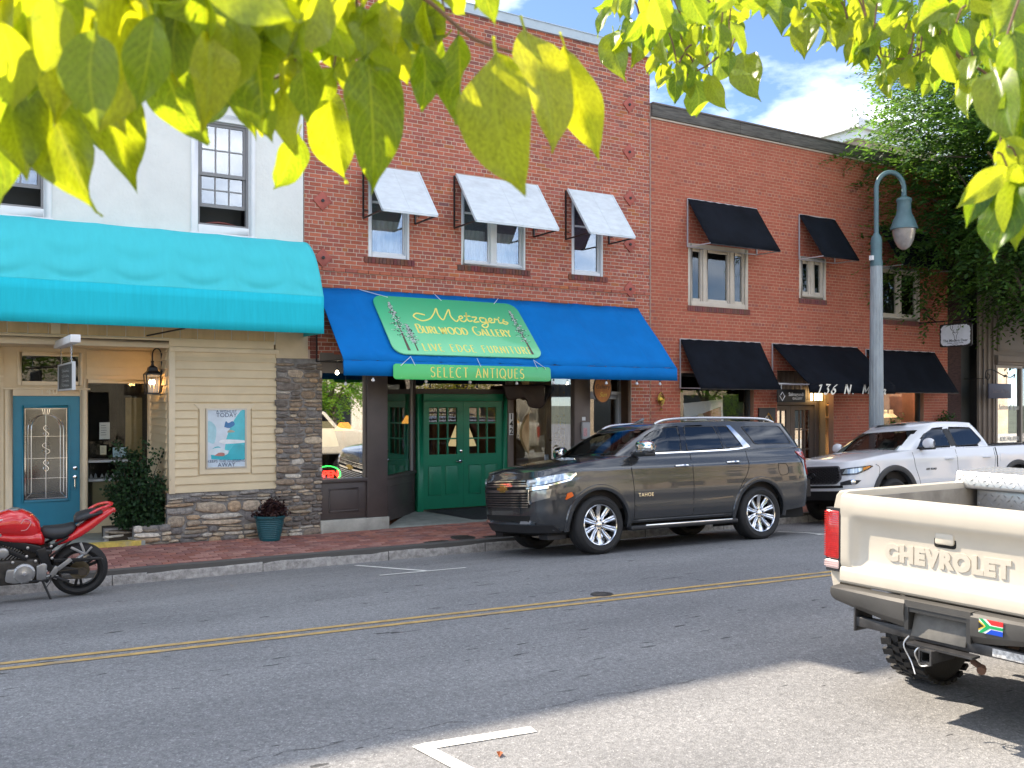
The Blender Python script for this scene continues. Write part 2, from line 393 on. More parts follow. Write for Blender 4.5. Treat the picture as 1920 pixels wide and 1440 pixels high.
def build_ground():
    g = MB(); g.box(-900, 900, -900, 1500, -1.2, -0.62); g.build('ground', mat('ground', (.09, .1, .06), .9, var=.3, vscale=.05), kind='structure')
    M_as = asphalt_mat()
    r = MB(); ys = sorted(set([-60, -30, -10, -5, -2] + [i * .4 for i in range(-4, 34)] + [13.4]))
    ys = [y for y in ys if y >= -4.4]
    xs = [-70, -30, -10] + list(range(-6, 30, 2)) + [40, 70, 160]
    r.v = [(x, y, rz(y)) for y in ys for x in xs]; w = len(xs)
    r.f = [(j * w + i, j * w + i + 1, (j + 1) * w + i + 1, (j + 1) * w + i) for j in range(len(ys) - 1) for i in range(w - 1)]
    r.c = [None] * len(r.f)
    r.build('road', M_as, smooth=True, kind='structure')
    ns = MB(); ns.box(-70, 160, -9, -4.4, -.5, .0); ns.build('near_pavement', mat('near_concrete', (.50, .48, .44), .85, var=.12, vscale=2), kind='structure')
    # painted lines lie 4 mm over the road
    white = mat('road_paint_white', (.72, .71, .67), .7, var=.12, vscale=9, dirt=.45, dirtcol=(.2, .2, .2))
    yellow = mat('road_paint_yellow', (.47, .31, .11), .75, var=.2, vscale=9, dirt=1.0, dirtcol=(.19, .185, .178))
    def strip(mb, p, q, wd, n=None):
        p = Vector(p); q = Vector(q); d = q - p; n = n or max(2, int(d.length / .35)); nn = Vector((-d.y, d.x)).normalized() * wd / 2
        def fn(u, v):
            a = p + d * u + nn * (2 * v - 1); return (a.x, a.y, rz(a.y) + .005)
        mb.grid(fn, n, 1)
    for off in (0.09, -0.09):
        y = MB(); strip(y, (-20, 8.47 + off + 20 * .078), (34, 8.47 + off - 34 * .078), .075, 160); y.build('centre_line', yellow, kind='structure')
    for segs, wd in (([((5.33, 12.75), (5.56, 11.02)), ((4.93, 11.04), (6.08, 10.90))], .075), ([((12.52, 11.52), (12.41, 10.45)), ((12.25, 10.46), (13.5, 10.36))], .075), ([((2.66, 5.29), (3.41, 5.21)), ((2.64, 5.33), (2.80, 4.4))], .10)):
        w_ = MB()
        for k, (p, q) in enumerate(segs):
            strip(w_, p, q, wd)
            if k: w_.v[-1] = w_.v[-1]
        w_.v = [(a, b, c + (.0015 if i >= len(w_.v) // 2 else 0)) for i, (a, b, c) in enumerate(w_.v)]
        w_.build('parking_mark', white, kind='structure')
    rr = random.Random(31)
    for y0, xa, xb in ((5.62, 1.6, 5.0), (9.9, -2.0, 4.6), (10.55, 3.0, 9.5)):
        P = [(xa, y0)]
        while P[-1][0] < xb: P.append((P[-1][0] + rr.uniform(.05, .16), y0 - (P[-1][0] - xa) * .05 + rr.uniform(-.03, .03)))
        ck = MB()
        for k in range(len(P) - 1):
            (a, c), (d, e) = P[k], P[k + 1]; w = rr.uniform(.0012, .003) if rr.random() < .7 else 0
            ck.add([(a, c - w, rz(c) + .003), (d, e - w, rz(e) + .003), (d, e + w, rz(e) + .003), (a, c + w, rz(c) + .003)], [(0, 1, 2, 3)])
        ck.build('road_crack', mat('crack_dark', (.035, .034, .033), .9), kind='structure')
    # kerb of long granite stones
    bed = MB()
    bed.add([(x, kerb_y(x) + o, z) for x in (-40, 60) for o, z in ((0.012, -.5), (.012, rz(kerb_y(x)) + .13), (.19, rz(kerb_y(x)) + .13), (.19, -.5))], [(0, 1, 5, 4), (1, 2, 6, 5), (2, 3, 7, 6)])
    kb = bed.build('kerb', mat('kerb_bed', (.10, .095, .09), .9), kind='structure')
    granite = mat('granite', (.36, .345, .33), .85, var=.35, vscale=13, bump=.6, bscale=55, dirt=.65, dirtcol=(.13, .11, .09), attr=False)
    x = -8.0; rr = random.Random(3)
    while x < 30:
        l = rr.uniform(1.3, 2.2); k0 = kerb_y(x); k1 = kerb_y(x + l); s = MB()
        h = rz(k0) + .15; n = 7
        prof = [(.0, -.3), (.004, .10), (.012, .134), (.03, .15), (.10, .153), (.165, .152), (.18, .10)]
        def fn(u, v):
            xx = x + .006 + (l - .012) * u; kk = kerb_y(xx); j = min(int(v * 6 + .5), 6); o, z = prof[j]
            return (xx, kk + o + rr.uniform(-.006, .006), rz(kk) + z + rr.uniform(-.006, .004))
        s.grid(fn, n, 6)
        s.build('kerb_stone', granite, kb, smooth=60)
        x += l
    # brick pavement: a bed with every paver a brick on it
    pv = MB()
    def fn(u, v):
        xx = -40 + 100 * u; k = kerb_y(xx) + .17; yy = k + (16.6 - k) * v
        return (xx, yy, walk_z(xx, min(yy, 14.8)) - .012)
    pv.grid(fn, 100, 8)
    sw = pv.build('sidewalk', mat('paver_bed', (.15, .095, .075), .95, var=.3, vscale=5), kind='structure')
    rr = random.Random(11)
    def tint():
        b = rr.choice([(.34, .14, .105), (.30, .12, .092), (.38, .165, .12), (.26, .115, .098), (.34, .175, .145), (.23, .11, .10)])
        k = rr.uniform(.82, 1.15); return tuple(c * k for c in b)
    brickm = mat('paver_brick', (.2, .08, .06), .85, attr=True, var=.18, vscale=14, bump=.3, bscale=70, dirt=.4, dirtcol=(.17, .125, .10))
    def slab(mb, M=None):
        w, d, h, e = .0975, .0475, .028, .006
        vs = [(-w, -d, 0), (w, -d, 0), (w, d, 0), (-w, d, 0), (-w, -d, h - e), (w, -d, h - e), (w, d, h - e), (-w, d, h - e), (-w + e, -d + e, h), (w - e, -d + e, h), (w - e, d - e, h), (-w + e, d - e, h)]
        fs = [(8, 9, 10, 11)] + [(i, (i + 1) % 4, 4 + (i + 1) % 4, 4 + i) for i in range(4)] + [(4 + i, 4 + (i + 1) % 4, 8 + (i + 1) % 4, 8 + i) for i in range(4)]
        mb.add(vs, fs, M)
    meshes = []
    for i in range(10):
        b = MB(); b.cur = tint(); slab(b); meshes.append(b.mesh('brick', brickm))
    spots = []
    row = 0; y = 12.6
    while y < 16.0:
        x = -3.0 + (.1 if row % 2 else 0)
        while x < 26:
            if y - .05 > kerb_y(x) + .175 and (y < 14.72 or (-1 < x < 2.4 and y < 14.8) or False): spots.append((x, y))
            x += .2015
        row += 1; y += .1012
    def seen(p):
        x, y = p
        return (x * math.cos(R(YAW)) - y * math.sin(R(YAW))) / (x * math.sin(R(YAW)) + y * math.cos(R(YAW))) > -.54 and not (1.3 < x < 2.5 and y < 13.4)
    order = sorted(spots, key=lambda p: (0 if seen(p) else 1, p[0] ** 2 + p[1] ** 2))
    single = set(order[:300]); rest = MB()
    for (x, y) in spots:
        z = walk_z(x, y) - .02 + rr.uniform(-.002, .002); tz = R(rr.uniform(-1, 1)); tx = math.atan2(walk_z(x, y + .1) - walk_z(x, y), .1)
        if (x, y) in single: piece('brick', rr.choice(meshes), sw, (x + rr.uniform(-.002, .002), y, z), (tx, R(rr.uniform(-.4, .4)), tz))
        else:
            rest.cur = tint(); slab(rest, Matrix.Translation((x, y, z)) @ Euler((tx, 0, tz)).to_matrix().to_4x4())
    rest.build('brick_paving', brickm, sw, kind='stuff')
build_ground()
# ---------------------------------------------------------------- shared building materials
M_mortar_pale = mat('mortar_pale', (.52, .40, .32), .95, var=.15, vscale=3)
M_mortar_tan = mat('mortar_tan', (.46, .26, .17), .95, var=.15, vscale=3)
M_brick = mat('brick_red', (.3, .09, .06), .88, attr=True, var=.14, vscale=18, bump=.35, bscale=70, dirt=.30, dirtcol=(.30, .10, .07))
M_brick2 = mat('brick_painted', (.3, .09, .06), .75, attr=True, var=.08, vscale=1.2, bump=.15, bscale=60)
M_white = mat('white_trim', (.74, .75, .76), .45, var=.05, vscale=3)
M_white_alu = mat('white_aluminium', (.68, .72, .76), .35, var=.04, vscale=3)
M_cream = mat('cream_frame', (.56, .50, .42), .5, var=.08, vscale=4)
M_tan = mat('tan_paint', (.66, .55, .36), .6, var=.07, vscale=2.2, bump=.06, bscale=8)
M_tan2 = mat('tan_paint_trim', (.70, .60, .42), .55, var=.06, vscale=3)
M_tan_board = mat('tan_vertical_board', (.58, .43, .23), .65, var=.12, vscale=2.5, stretch=(3, 3, .6))
M_brown = mat('brown_black_paint', (.066, .052, .049), .45, var=.12, vscale=3)
M_black = mat('black_metal', (.012, .012, .013), .4)
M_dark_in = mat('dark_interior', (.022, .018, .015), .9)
M_chrome = mat('chrome', (.85, .86, .88), .08, metal=1)
M_steel = mat('brushed_steel', (.55, .55, .55), .35, metal=1)
M_glass = glass_mat('window_glass', refl=.06)
M_glass_hi = glass_mat('window_glass_bright', refl=.19)
M_concrete = mat('concrete', (.40, .40, .36), .85, var=.2, vscale=4, bump=.2, bscale=50, dirt=.5, dirtcol=(.17, .17, .13))
M_conc_grey = mat('step_concrete', (.30, .32, .29), .85, var=.2, vscale=4, dirt=.4, dirtcol=(.15, .16, .12))
M_stucco = mat('white_stucco', (.72, .73, .70), .9, var=.05, vscale=1.6, bump=.35, bscale=22, dirt=.32, dirtcol=(.44, .45, .42))

def holes_1d(a, b, cuts):
    segs = [(a, b)]
    for c, d in cuts:
        out = []
        for s, e in segs:
            if d <= s or c >= e: out.append((s, e)); continue
            if c > s: out.append((s, c))
            if d < e: out.append((d, e))
        segs = out
    return segs
def wall_panel(mb, x0, x1, z0, z1, holes, Y, reveal=.14):
    """front face at Y with rectangular openings and their reveals"""
    xs = sorted({x0, x1, *[min(max(h[i], x0), x1) for h in holes for i in (0, 1)]}); zs = sorted({z0, z1, *[min(max(h[i], z0), z1) for h in holes for i in (2, 3)]})
    for xa, xb in zip(xs, xs[1:]):
        for za, zb in zip(zs, zs[1:]):
            cx, cz = (xa + xb) / 2, (za + zb) / 2
            if any(h[0] < cx < h[1] and h[2] < cz < h[3] for h in holes): continue
            mb.add([(xa, Y, za), (xb, Y, za), (xb, Y, zb), (xa, Y, zb)], [(0, 1, 2, 3)])
    for a, b, c, d in holes:
        mb.add([(a, Y, c), (b, Y, c), (b, Y, d), (a, Y, d), (a, Y + reveal, c), (b, Y + reveal, c), (b, Y + reveal, d), (a, Y + reveal, d)],
               [(0, 1, 5, 4), (1, 2, 6, 5), (2, 3, 7, 6), (3, 0, 4, 7)])

def brick_wall(parent, host, regions, holes, Y, tint, bmat, headers=6, course=.0677, half=.1016, seed=1, hidden=(), zbase=0.0, tints=9, rank=None, proud=None):
    """regions: list of (x0, x1, z0, z1); nearest 300 bricks become objects, the rest one mesh"""
    rr = random.Random(seed); B = []
    lo = min(r[2] for r in regions); hi = max(r[3] for r in regions)
    n0 = int((lo - zbase) / course); n1 = int(math.ceil((hi - zbase) / course))
    for k in range(n0, n1):
        za = zbase + k * course + .011; zb = za + course - .011; zc = (za + zb) / 2
        for (x0, x1, z0, z1) in regions:
            if not (z0 <= zc <= z1): continue
            cuts = [(h[0], h[1]) for h in holes if h[2] < zc < h[3]]
            for s, e in holes_1d(x0, x1, cuts):
                hd = headers and k % headers == 2 and rr.random() < .93
                u = half if hd else 2 * half
                ph = (half * .5 if hd else (half if k % 2 else 0))
                x = math.floor((s - ph) / u) * u + ph
                while x < e:
                    a = max(x, s); b = min(x + u, e)
                    if b - a > .025: B.append((a + .0055, b - .0055, za, zb))
                    x += u
    def cover(b): return any(h[0] < (b[0] + b[1]) / 2 < h[1] and h[2] < (b[2] + b[3]) / 2 < h[3] for h in hidden)
    rank = rank or (lambda b: b[0])
    order = sorted(range(len(B)), key=lambda i: (cover(B[i]), rank(B[i])))
    single = set(order[:300]); cache = {}
    def shape(mb, w, h, M=None):
        d = .05; e = .004
        vs = [(-w, 0, -h), (w, 0, -h), (w, 0, h), (-w, 0, h)]
        vs = [(x * (1 - e / w), 0, z * (1 - e / h)) for x, _, z in vs] + [(x, e, z) for x, _, z in vs] + [(x, d, z) for x, _, z in vs]
        mb.add(vs, [(0, 1, 2, 3)] + [(4 + i, 4 + (i + 1) % 4, (i + 1) % 4, i) for i in range(4)] + [(8 + i, 8 + (i + 1) % 4, 4 + (i + 1) % 4, 4 + i) for i in range(4)], M)
    rest = MB()
    for i, (a, b, za, zb) in enumerate(B):
        pr = (proud(a, za) if proud else 0) + rr.uniform(-.0018, .0018)
        loc = Vector(((a + b) / 2, Y - pr, (za + zb) / 2))
        if i in single:
            key = (round((b - a) / 2, 3), rr.randrange(tints))
            if key not in cache:
                m = MB(); m.cur = tint(rr, (b - a) < .13, loc); shape(m, key[0], (zb - za) / 2); cache[key] = m.mesh('brick', bmat)
            piece('brick', cache[key], host, loc, (0, R(rr.uniform(-.3, .3)), 0))
        else:
            rest.cur = tint(rr, (b - a) < .13, loc); shape(rest, (b - a) / 2, (zb - za) / 2, Matrix.Translation(loc))
    rest.build('brickwork', bmat, host, kind='stuff')

def frame_rect(mb, x0, x1, z0, z1, w, y0, y1, wb=None, wt=None):
    wb = w if wb is None else wb; wt = w if wt is None else wt
    mb.box(x0, x0 + w, y0, y1, z0, z1); mb.box(x1 - w, x1, y0, y1, z0, z1)
    mb.box(x0 + w, x1 - w, y0, y1, z1 - wt, z1); mb.box(x0 + w, x1 - w, y0, y1, z0, z0 + wb)
def pane(name, x0, x1, z0, z1, y, gm, parent, t=.006):
    m = MB(); m.box(x0, x1, y, y + t, z0, z1); return m.build(name, gm, parent)

M_curtain = mat('net_curtain', (.50, .55, .58), .9, var=.35, vscale=5, stretch=(3, 1, .6))
def sash_window(parent, x0, x1, z0, z1, Y, mullions=(), rail=None, curtain=False, gm=None):
    """aluminium one-over-one windows"""
    f = MB(); frame_rect(f, x0, x1, z0, z1, .065, Y - .012, Y + .10, .06, .06)
    for mx in mullions: f.box(mx - .065, mx + .065, Y - .010, Y + .10, z0 + .06, z1 - .06)
    wo = f.build('window', M_white_alu, parent, bevel=.004)
    edges = [x0 + .065] + [v for mx in mullions for v in (mx - .065, mx + .065)] + [x1 - .065]
    rail = rail or (z0 + z1) / 2
    for i in range(0, len(edges), 2):
        a, b = edges[i], edges[i + 1]
        s = MB(); frame_rect(s, a, b, z0 + .06, rail + .02, .028, Y + .045, Y + .07, .04, .035); frame_rect(s, a, b, rail - .015, z1 - .06, .026, Y + .075, Y + .098, .035, .03)
        s.build('sash', M_white_alu, wo)
        pane('pane', a + .026, b - .026, z0 + .09, rail, Y + .055, gm or M_glass_hi, wo); pane('pane', a + .026, b - .026, rail + .02, z1 - .09, Y + .085, gm or M_glass_hi, wo)
        if curtain:
            c = MB(); n = 24
            c.grid(lambda u, v: (a + (b - a) * u, Y + .2 + .012 * math.sin(u * 40), z0 + .02 + (z1 - z0) * (.45 if curtain == 'low' else .95) * v), n, 1); c.build('curtain', M_curtain, wo)
    return wo

# ---------------------------------------------------------------- middle brick building
def brick_building_middle():
    Y = WALL_Y; b = thing('brick_building', 'two storey red brick shop with blue awning and three white window hoods', 'building', (8.9, Y, 0))
    X0, X1, H = 5.3, 12.46, 9.0
    wins = [(6.41, 7.16, 4.57, 6.0), (8.17, 9.51, 4.57, 6.0), (10.55, 11.29, 4.57, 6.0)]
    shop = (5.56, 11.98, -.3, 2.95)
    w = MB(); wall_panel(w, X0, X1, 0, H, wins + [shop], Y + .005)
    wall = w.build('wall', M_mortar_pale, b)
    def tint(r, header, loc):
        c = r.choice([(.41, .115, .068), (.38, .105, .062), (.45, .13, .072), (.40, .12, .08), (.36, .10, .065), (.42, .12, .075), (.34, .10, .075)])
        if r.random() < .05: c = (.40, .13, .05)
        if r.random() < .012: c = (.2, .085, .085)
        if header: c = r.choice([(.31, .095, .068), c, c])
        if loc.z > 7.3 and r.random() < min(.25, (loc.z - 7.3) * .2): c = (.25, .088, .07)
        k = r.uniform(.84, 1.14); return tuple(v * k for v in c)
    hid = [(5, 6.2, 2.3, 4.0), (5, 12.5, -1, 4.02), (5.3, 8.6, 5.9, 9.2), (8.6, 12, 7.4, 9.2)] + [(a - .1, c + .1, 5.1, 6.2) for a, c, _, _ in wins]
    brick_wall(b, wall, [(X0, X1, 2.95, H), (11.985, X1, 0, 2.95), (X0, 5.555, 0, 2.95)], wins + [(-9, 5.52, 2.5, 2.96)], Y, tint, M_brick, 6, seed=5, hidden=hid, rank=lambda q: q[0] + abs(q[2] - 4.8) * .4,
               proud=lambda x, z: .022 if 4.26 < z < 4.33 else 0)
    for i, (x0, x1, z0, z1) in enumerate(wins):
        sash_window(b, x0, x1, z0, z1, Y + .02, [(x0 + x1) / 2] if i == 1 else (), z0 + .93, curtain='low' if i == 0 else ('low' if i == 1 else False))
        s = MB(); rr = random.Random(i); x = x0 - .08
        while x < x1 + .08:
            s.cur = tuple(v * rr.uniform(.7, 1.2) for v in (.16, .06, .05)); s.box(x, x + .058, Y - .025, Y + .1, z0 - .105, z0 - .006); x += .066
        s.build('sill', M_brick, b)
    cop = MB(); cop.box(X0 - .02, X1 + .05, Y - .06, Y + .3, H, H + .16); cop.box(X0 - .03, X1 + .065, Y - .075, Y + .31, H + .16, H + .175)
    cop.build('coping', mat('blue_grey_metal', (.42, .50, .56), .4, var=.06), b)
    plate = mat('anchor_plate_paint', (.36, .085, .06), .6, var=.2, vscale=8)
    for (x, z) in [(5.6, 5.4), (5.61, 4.48), (11.94, 6.16), (11.94, 5.25), (11.94, 4.37), (11.92, 7.06), (11.92, 7.99)]:
        p = MB(); q = .16
        p.prism([(-q, 0), (0, -q), (q, 0), (0, q)], 0, .022, frame_m((x, Y - .002, z), (1, 0, 0), (0, 0, 1)))
        po = p.build('anchor_plate', plate, b, bevel=.006)
        n = MB(); n.lathe([(.028, 0), (.028, .025), (.0, .03)], 8, frame_m((x, Y - .02, z), (1, 0, 0), (0, 0, 1))); n.build('bolt', M_black, po)
    # mass behind: floors, sides and roof
    m = MB(); m.box(X0, X1, Y + .95, 34, 3.2, H - .35); m.build('upper_floor', mat('unlit_room_grey', (.05, .05, .05), .9), b)  # dark colour stands in for unlit rooms behind the upstairs glass
    m = MB(); m.box(X1 - .28, X1 + .012, Y + .06, 34, -.3, H - .02); m.box(X0 - .012, X0 + .2, Y + .06, 34, -.3, H - .02); m.box(X0 + .2, X1 - .28, 33.7, 34, -.3, 3.2)
    m.build('side_wall', mat('side_brick', (.16, .07, .06), .9, var=.3, vscale=3), b)
    c = MB(); c.box(X1 - .006, X1 + .012, Y - .012, Y + .03, 2.56, 8.1); c.build('caulk_joint', mat('caulk', (.34, .25, .21), .8), b)
    # ---- shop front
    sf = M_brown
    f = MB()
    f.box(6.36, 6.73, Y - .06, Y + .28, .08, 2.95)                    # pilaster
    pil = f.build('pilaster', sf, b, bevel=.006)
    f = MB(); f.box(5.56, 6.36, Y - .02, Y + .1, .24, .84); f.box(5.55, 6.37, Y - .06, Y + .12, .84, .90)
    bh = f.build('bulkhead', sf, b, bevel=.006)
    f = MB(); frame_rect(f, 5.70, 6.24, .36, .74, .022, Y - .032, Y - .021); f.build('moulding', sf, bh, bevel=.005)
    f = MB(); f.box(5.55, 6.75, Y - .09, Y + .2, -.1, .235); f.build('concrete_base', M_concrete, b, bevel=.012)
    f = MB(); f.box(6.318, 6.36, Y, Y + .05, .90, 2.95); f.box(5.56, 5.6, Y, Y + .05, .90, 2.95); f.box(5.6, 6.318, Y, Y + .05, 2.62, 2.95); f.build('window_frame', mat('bronze_frame', (.16, .14, .12), .4), b)
    pane('shop_window', 5.6, 6.318, .90, 2.62, Y + .02, glass_mat('shop_glass', refl=.36), b)
    # angled return beside the door
    A = Vector((6.73, Y + .05, 0)); D = Vector((7.86, 16.0, 0)); dd = (D - A); ln = dd.length; e = dd / ln; nrm = Vector((e.y, -e.x, 0))
    def ret(P, e, nrm, ln, z0, bulk, gl, nm):
        def bx(u0, u1, z0_, z1_, t0, t1, mtl, name, par, bevel=.005):
            mb = MB(); M = Matrix(((e.x, -nrm.x, 0, P.x), (e.y, -nrm.y, 0, P.y), (0, 0, 1, 0), (0, 0, 0, 1))); mb.box(u0, u1, t0, t1, z0_, z1_, M); return mb.build(name, mtl, par, bevel=bevel)
        if bulk:
            k = bx(0, ln, z0, .84, 0, .1, sf, 'bulkhead', b); bx(0, ln, .84, .895, -.04, .12, sf, 'window_sill', b)
            for u0, u1, a, c in ((.12, ln - .14, .70, .72), (.12, ln - .14, .32, .34), (.12, .14, .34, .70), (ln - .16, ln - .14, .34, .70)): bx(u0, u1, a, c, -.012, 0, sf, 'moulding', k)
            bx(ln - .20, ln - .12, .895, 2.75, 0, .06, mat('grey_mullion', (.30, .30, .29), .4), 'mullion', b)
            bx(ln - .10, ln, .895, 2.75, -.01, .1, sf, 'door_post', b)
            bx(0, .03, .895, 2.75, 0, .06, sf, 'window_post', b)
        return bx(.03 if bulk else 0, ln - .16 if bulk else ln, .895 if bulk else .62, 2.75, .02, .026, gl, nm, b, 0)
    ret(A, e, nrm, ln, .12, True, glass_mat('return_glass', refl=.22, dark=.25), 'return_window')
    A2 = Vector((9.90, 16.0, 0)); D2 = Vector((10.62, Y + .04, 0)); d2 = D2 - A2; e2 = d2.normalized(); n2 = Vector((-e2.y, e2.x, 0)) * -1
    ret(A2, e2, Vector((e2.y, -e2.x, 0)), d2.length, .12, False, glass_mat('display_glass', refl=.20), 'display_window')
    f = MB(); f.bar((9.9, 16, .33), (10.62, Y + .04, .33), .08, .58, up=(0, 0, 1)); f.build('bulkhead', sf, b)
    f = MB(); f.box(9.80, 9.93, 15.88, 16.0, .1, 2.6); f.build('door_post', mat('post_brown', (.20, .16, .13), .5), b, bevel=.005)
    f = MB(); f.box(10.60, 10.97, Y - .02, Y + .3, 0, 2.95); f.build('pier', mat('pier_brown', (.13, .10, .085), .5, var=.1), b, bevel=.006)
    # entry door to the right, behind the pier
    al = mat('grey_aluminium', (.34, .36, .38), .4)
    f = MB(); frame_rect(f, 11.02, 11.94, .1, 2.30, .09, 15.1, 15.18); d = f.build('side_door', al, b, bevel=.004)
    pane('pane', 11.11, 11.85, .19, 2.21, 15.13, glass_mat('door_glass', refl=.14, dark=.3), d)
    f = MB(); f.box(10.97, 11.02, 15.08, 15.2, .1, 2.95); f.box(11.94, 11.99, 15.08, 15.2, .1, 2.95); f.box(11.02, 11.94, 15.08, 15.2, 2.30, 2.36); f.build('door_frame', al, b)
    pane('transom', 11.02, 11.94, 2.36, 2.95, 15.13, glass_mat('transom_glass', refl=.12, dark=.3), b)
    # green double door
    gr = mat('green_paint', (.010, .21, .11), .38, var=.08, vscale=3)
    f = MB(); f.box(7.86, 7.98, 15.9, 16.05, .1, 2.30); f.box(9.70, 9.80, 15.9, 16.05, .1, 2.30); f.box(7.98, 9.70, 15.9, 16.05, 2.17, 2.30); f.build('door_frame', gr, b, bevel=.006)
    for k, (a, c) in enumerate(((7.985, 8.838), (8.842, 9.695))):
        f = MB(); z0, z1, za = .16, 2.165, 1.17; ga, gb, gt = a + .13, c - .13, 2.05
        f.box(a, ga, 15.94, 15.985, z0, z1); f.box(gb, c, 15.94, 15.985, z0, z1); f.box(ga, gb, 15.94, 15.985, gt, z1); f.box(ga, gb, 15.94, 15.985, z0, za)
        for q in (1, 2):
            xx = ga + (gb - ga) * q / 3; f.box(xx - .014, xx + .014, 15.942, 15.983, za, gt)
            zz = za + (gt - za) * q / 3
            f.box(ga, gb, 15.943, 15.982, zz - .014, zz + .014)
        dr = f.build('door', gr, b)
        pn = MB()
        for p0, p1 in ((a + .12, (a + c) / 2 - .05), ((a + c) / 2 + .05, c - .12)):
            pn.box(p0, p1, 15.928, 15.94, .42, .95); frame_rect(pn, p0 - .012, p1 + .012, .408, .962, .011, 15.932, 15.941)
        pn.build('door_panel', gr, dr, bevel=.008)
        for i in range(3):
            for j in range(3):
                x_ = ga + (gb - ga) * i / 3; z_ = za + (gt - za) * j / 3
                pane('pane', x_ + .015, x_ + (gb - ga) / 3 - .015, z_ + .015, z_ + (gt - za) / 3 - .015, 15.965, M_glass, dr)
        if k == 0:
            h = MB(); h.lathe([(.032, 0), (.032, .012), (.012, .02), (.012, .05)], 12, frame_m((8.78, 15.94, 1.03), (1, 0, 0), (0, 0, 1))); h.tube([(8.78, 15.885, 1.03), (8.70, 15.88, 1.035), (8.66, 15.885, 1.045)], .012, 8)
            h.build('handle', M_chrome, dr, smooth=True)
            h = MB(); h.lathe([(.028, 0), (.028, .02), (0, .026)], 12, frame_m((8.78, 15.94, 1.22), (1, 0, 0), (0, 0, 1))); h.build('deadbolt', M_chrome, dr, smooth=True)
    f = MB(); f.box(7.86, 9.80, 15.98, 16.1, 2.30, 2.40); f.build('lintel', sf, b)
    pane('transom', 7.86, 9.80, 2.40, 2.95, 15.99, glass_mat('transom_glass_dark', refl=.16, dark=.5), b)
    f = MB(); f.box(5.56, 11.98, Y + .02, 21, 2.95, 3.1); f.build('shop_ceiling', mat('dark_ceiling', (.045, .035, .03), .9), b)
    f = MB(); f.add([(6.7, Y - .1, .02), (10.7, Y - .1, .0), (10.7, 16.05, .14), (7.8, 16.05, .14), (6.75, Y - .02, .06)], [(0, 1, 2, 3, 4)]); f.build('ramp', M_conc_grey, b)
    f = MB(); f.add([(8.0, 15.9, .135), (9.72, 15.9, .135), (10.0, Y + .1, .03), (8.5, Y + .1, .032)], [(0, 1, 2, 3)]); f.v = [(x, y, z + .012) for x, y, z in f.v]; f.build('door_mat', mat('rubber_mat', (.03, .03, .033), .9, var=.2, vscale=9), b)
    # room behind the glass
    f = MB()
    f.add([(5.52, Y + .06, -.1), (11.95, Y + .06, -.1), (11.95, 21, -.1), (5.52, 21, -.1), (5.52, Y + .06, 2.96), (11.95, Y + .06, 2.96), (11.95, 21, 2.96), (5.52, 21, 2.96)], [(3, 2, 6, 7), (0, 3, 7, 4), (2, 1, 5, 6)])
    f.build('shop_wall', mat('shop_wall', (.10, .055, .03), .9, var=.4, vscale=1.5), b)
    f = MB(); f.box(5.56, 11.95, 16.06, 21, .0, .14); f.build('shop_floor', mat('shop_floor', (.08, .05, .03), .6), b)
    f = MB(); f.box(10.9, 11.0, Y + .3, 21, 0, 2.95); f.build('partition', mat('partition', (.30, .22, .14), .8), b)
    return b
MID = brick_building_middle()

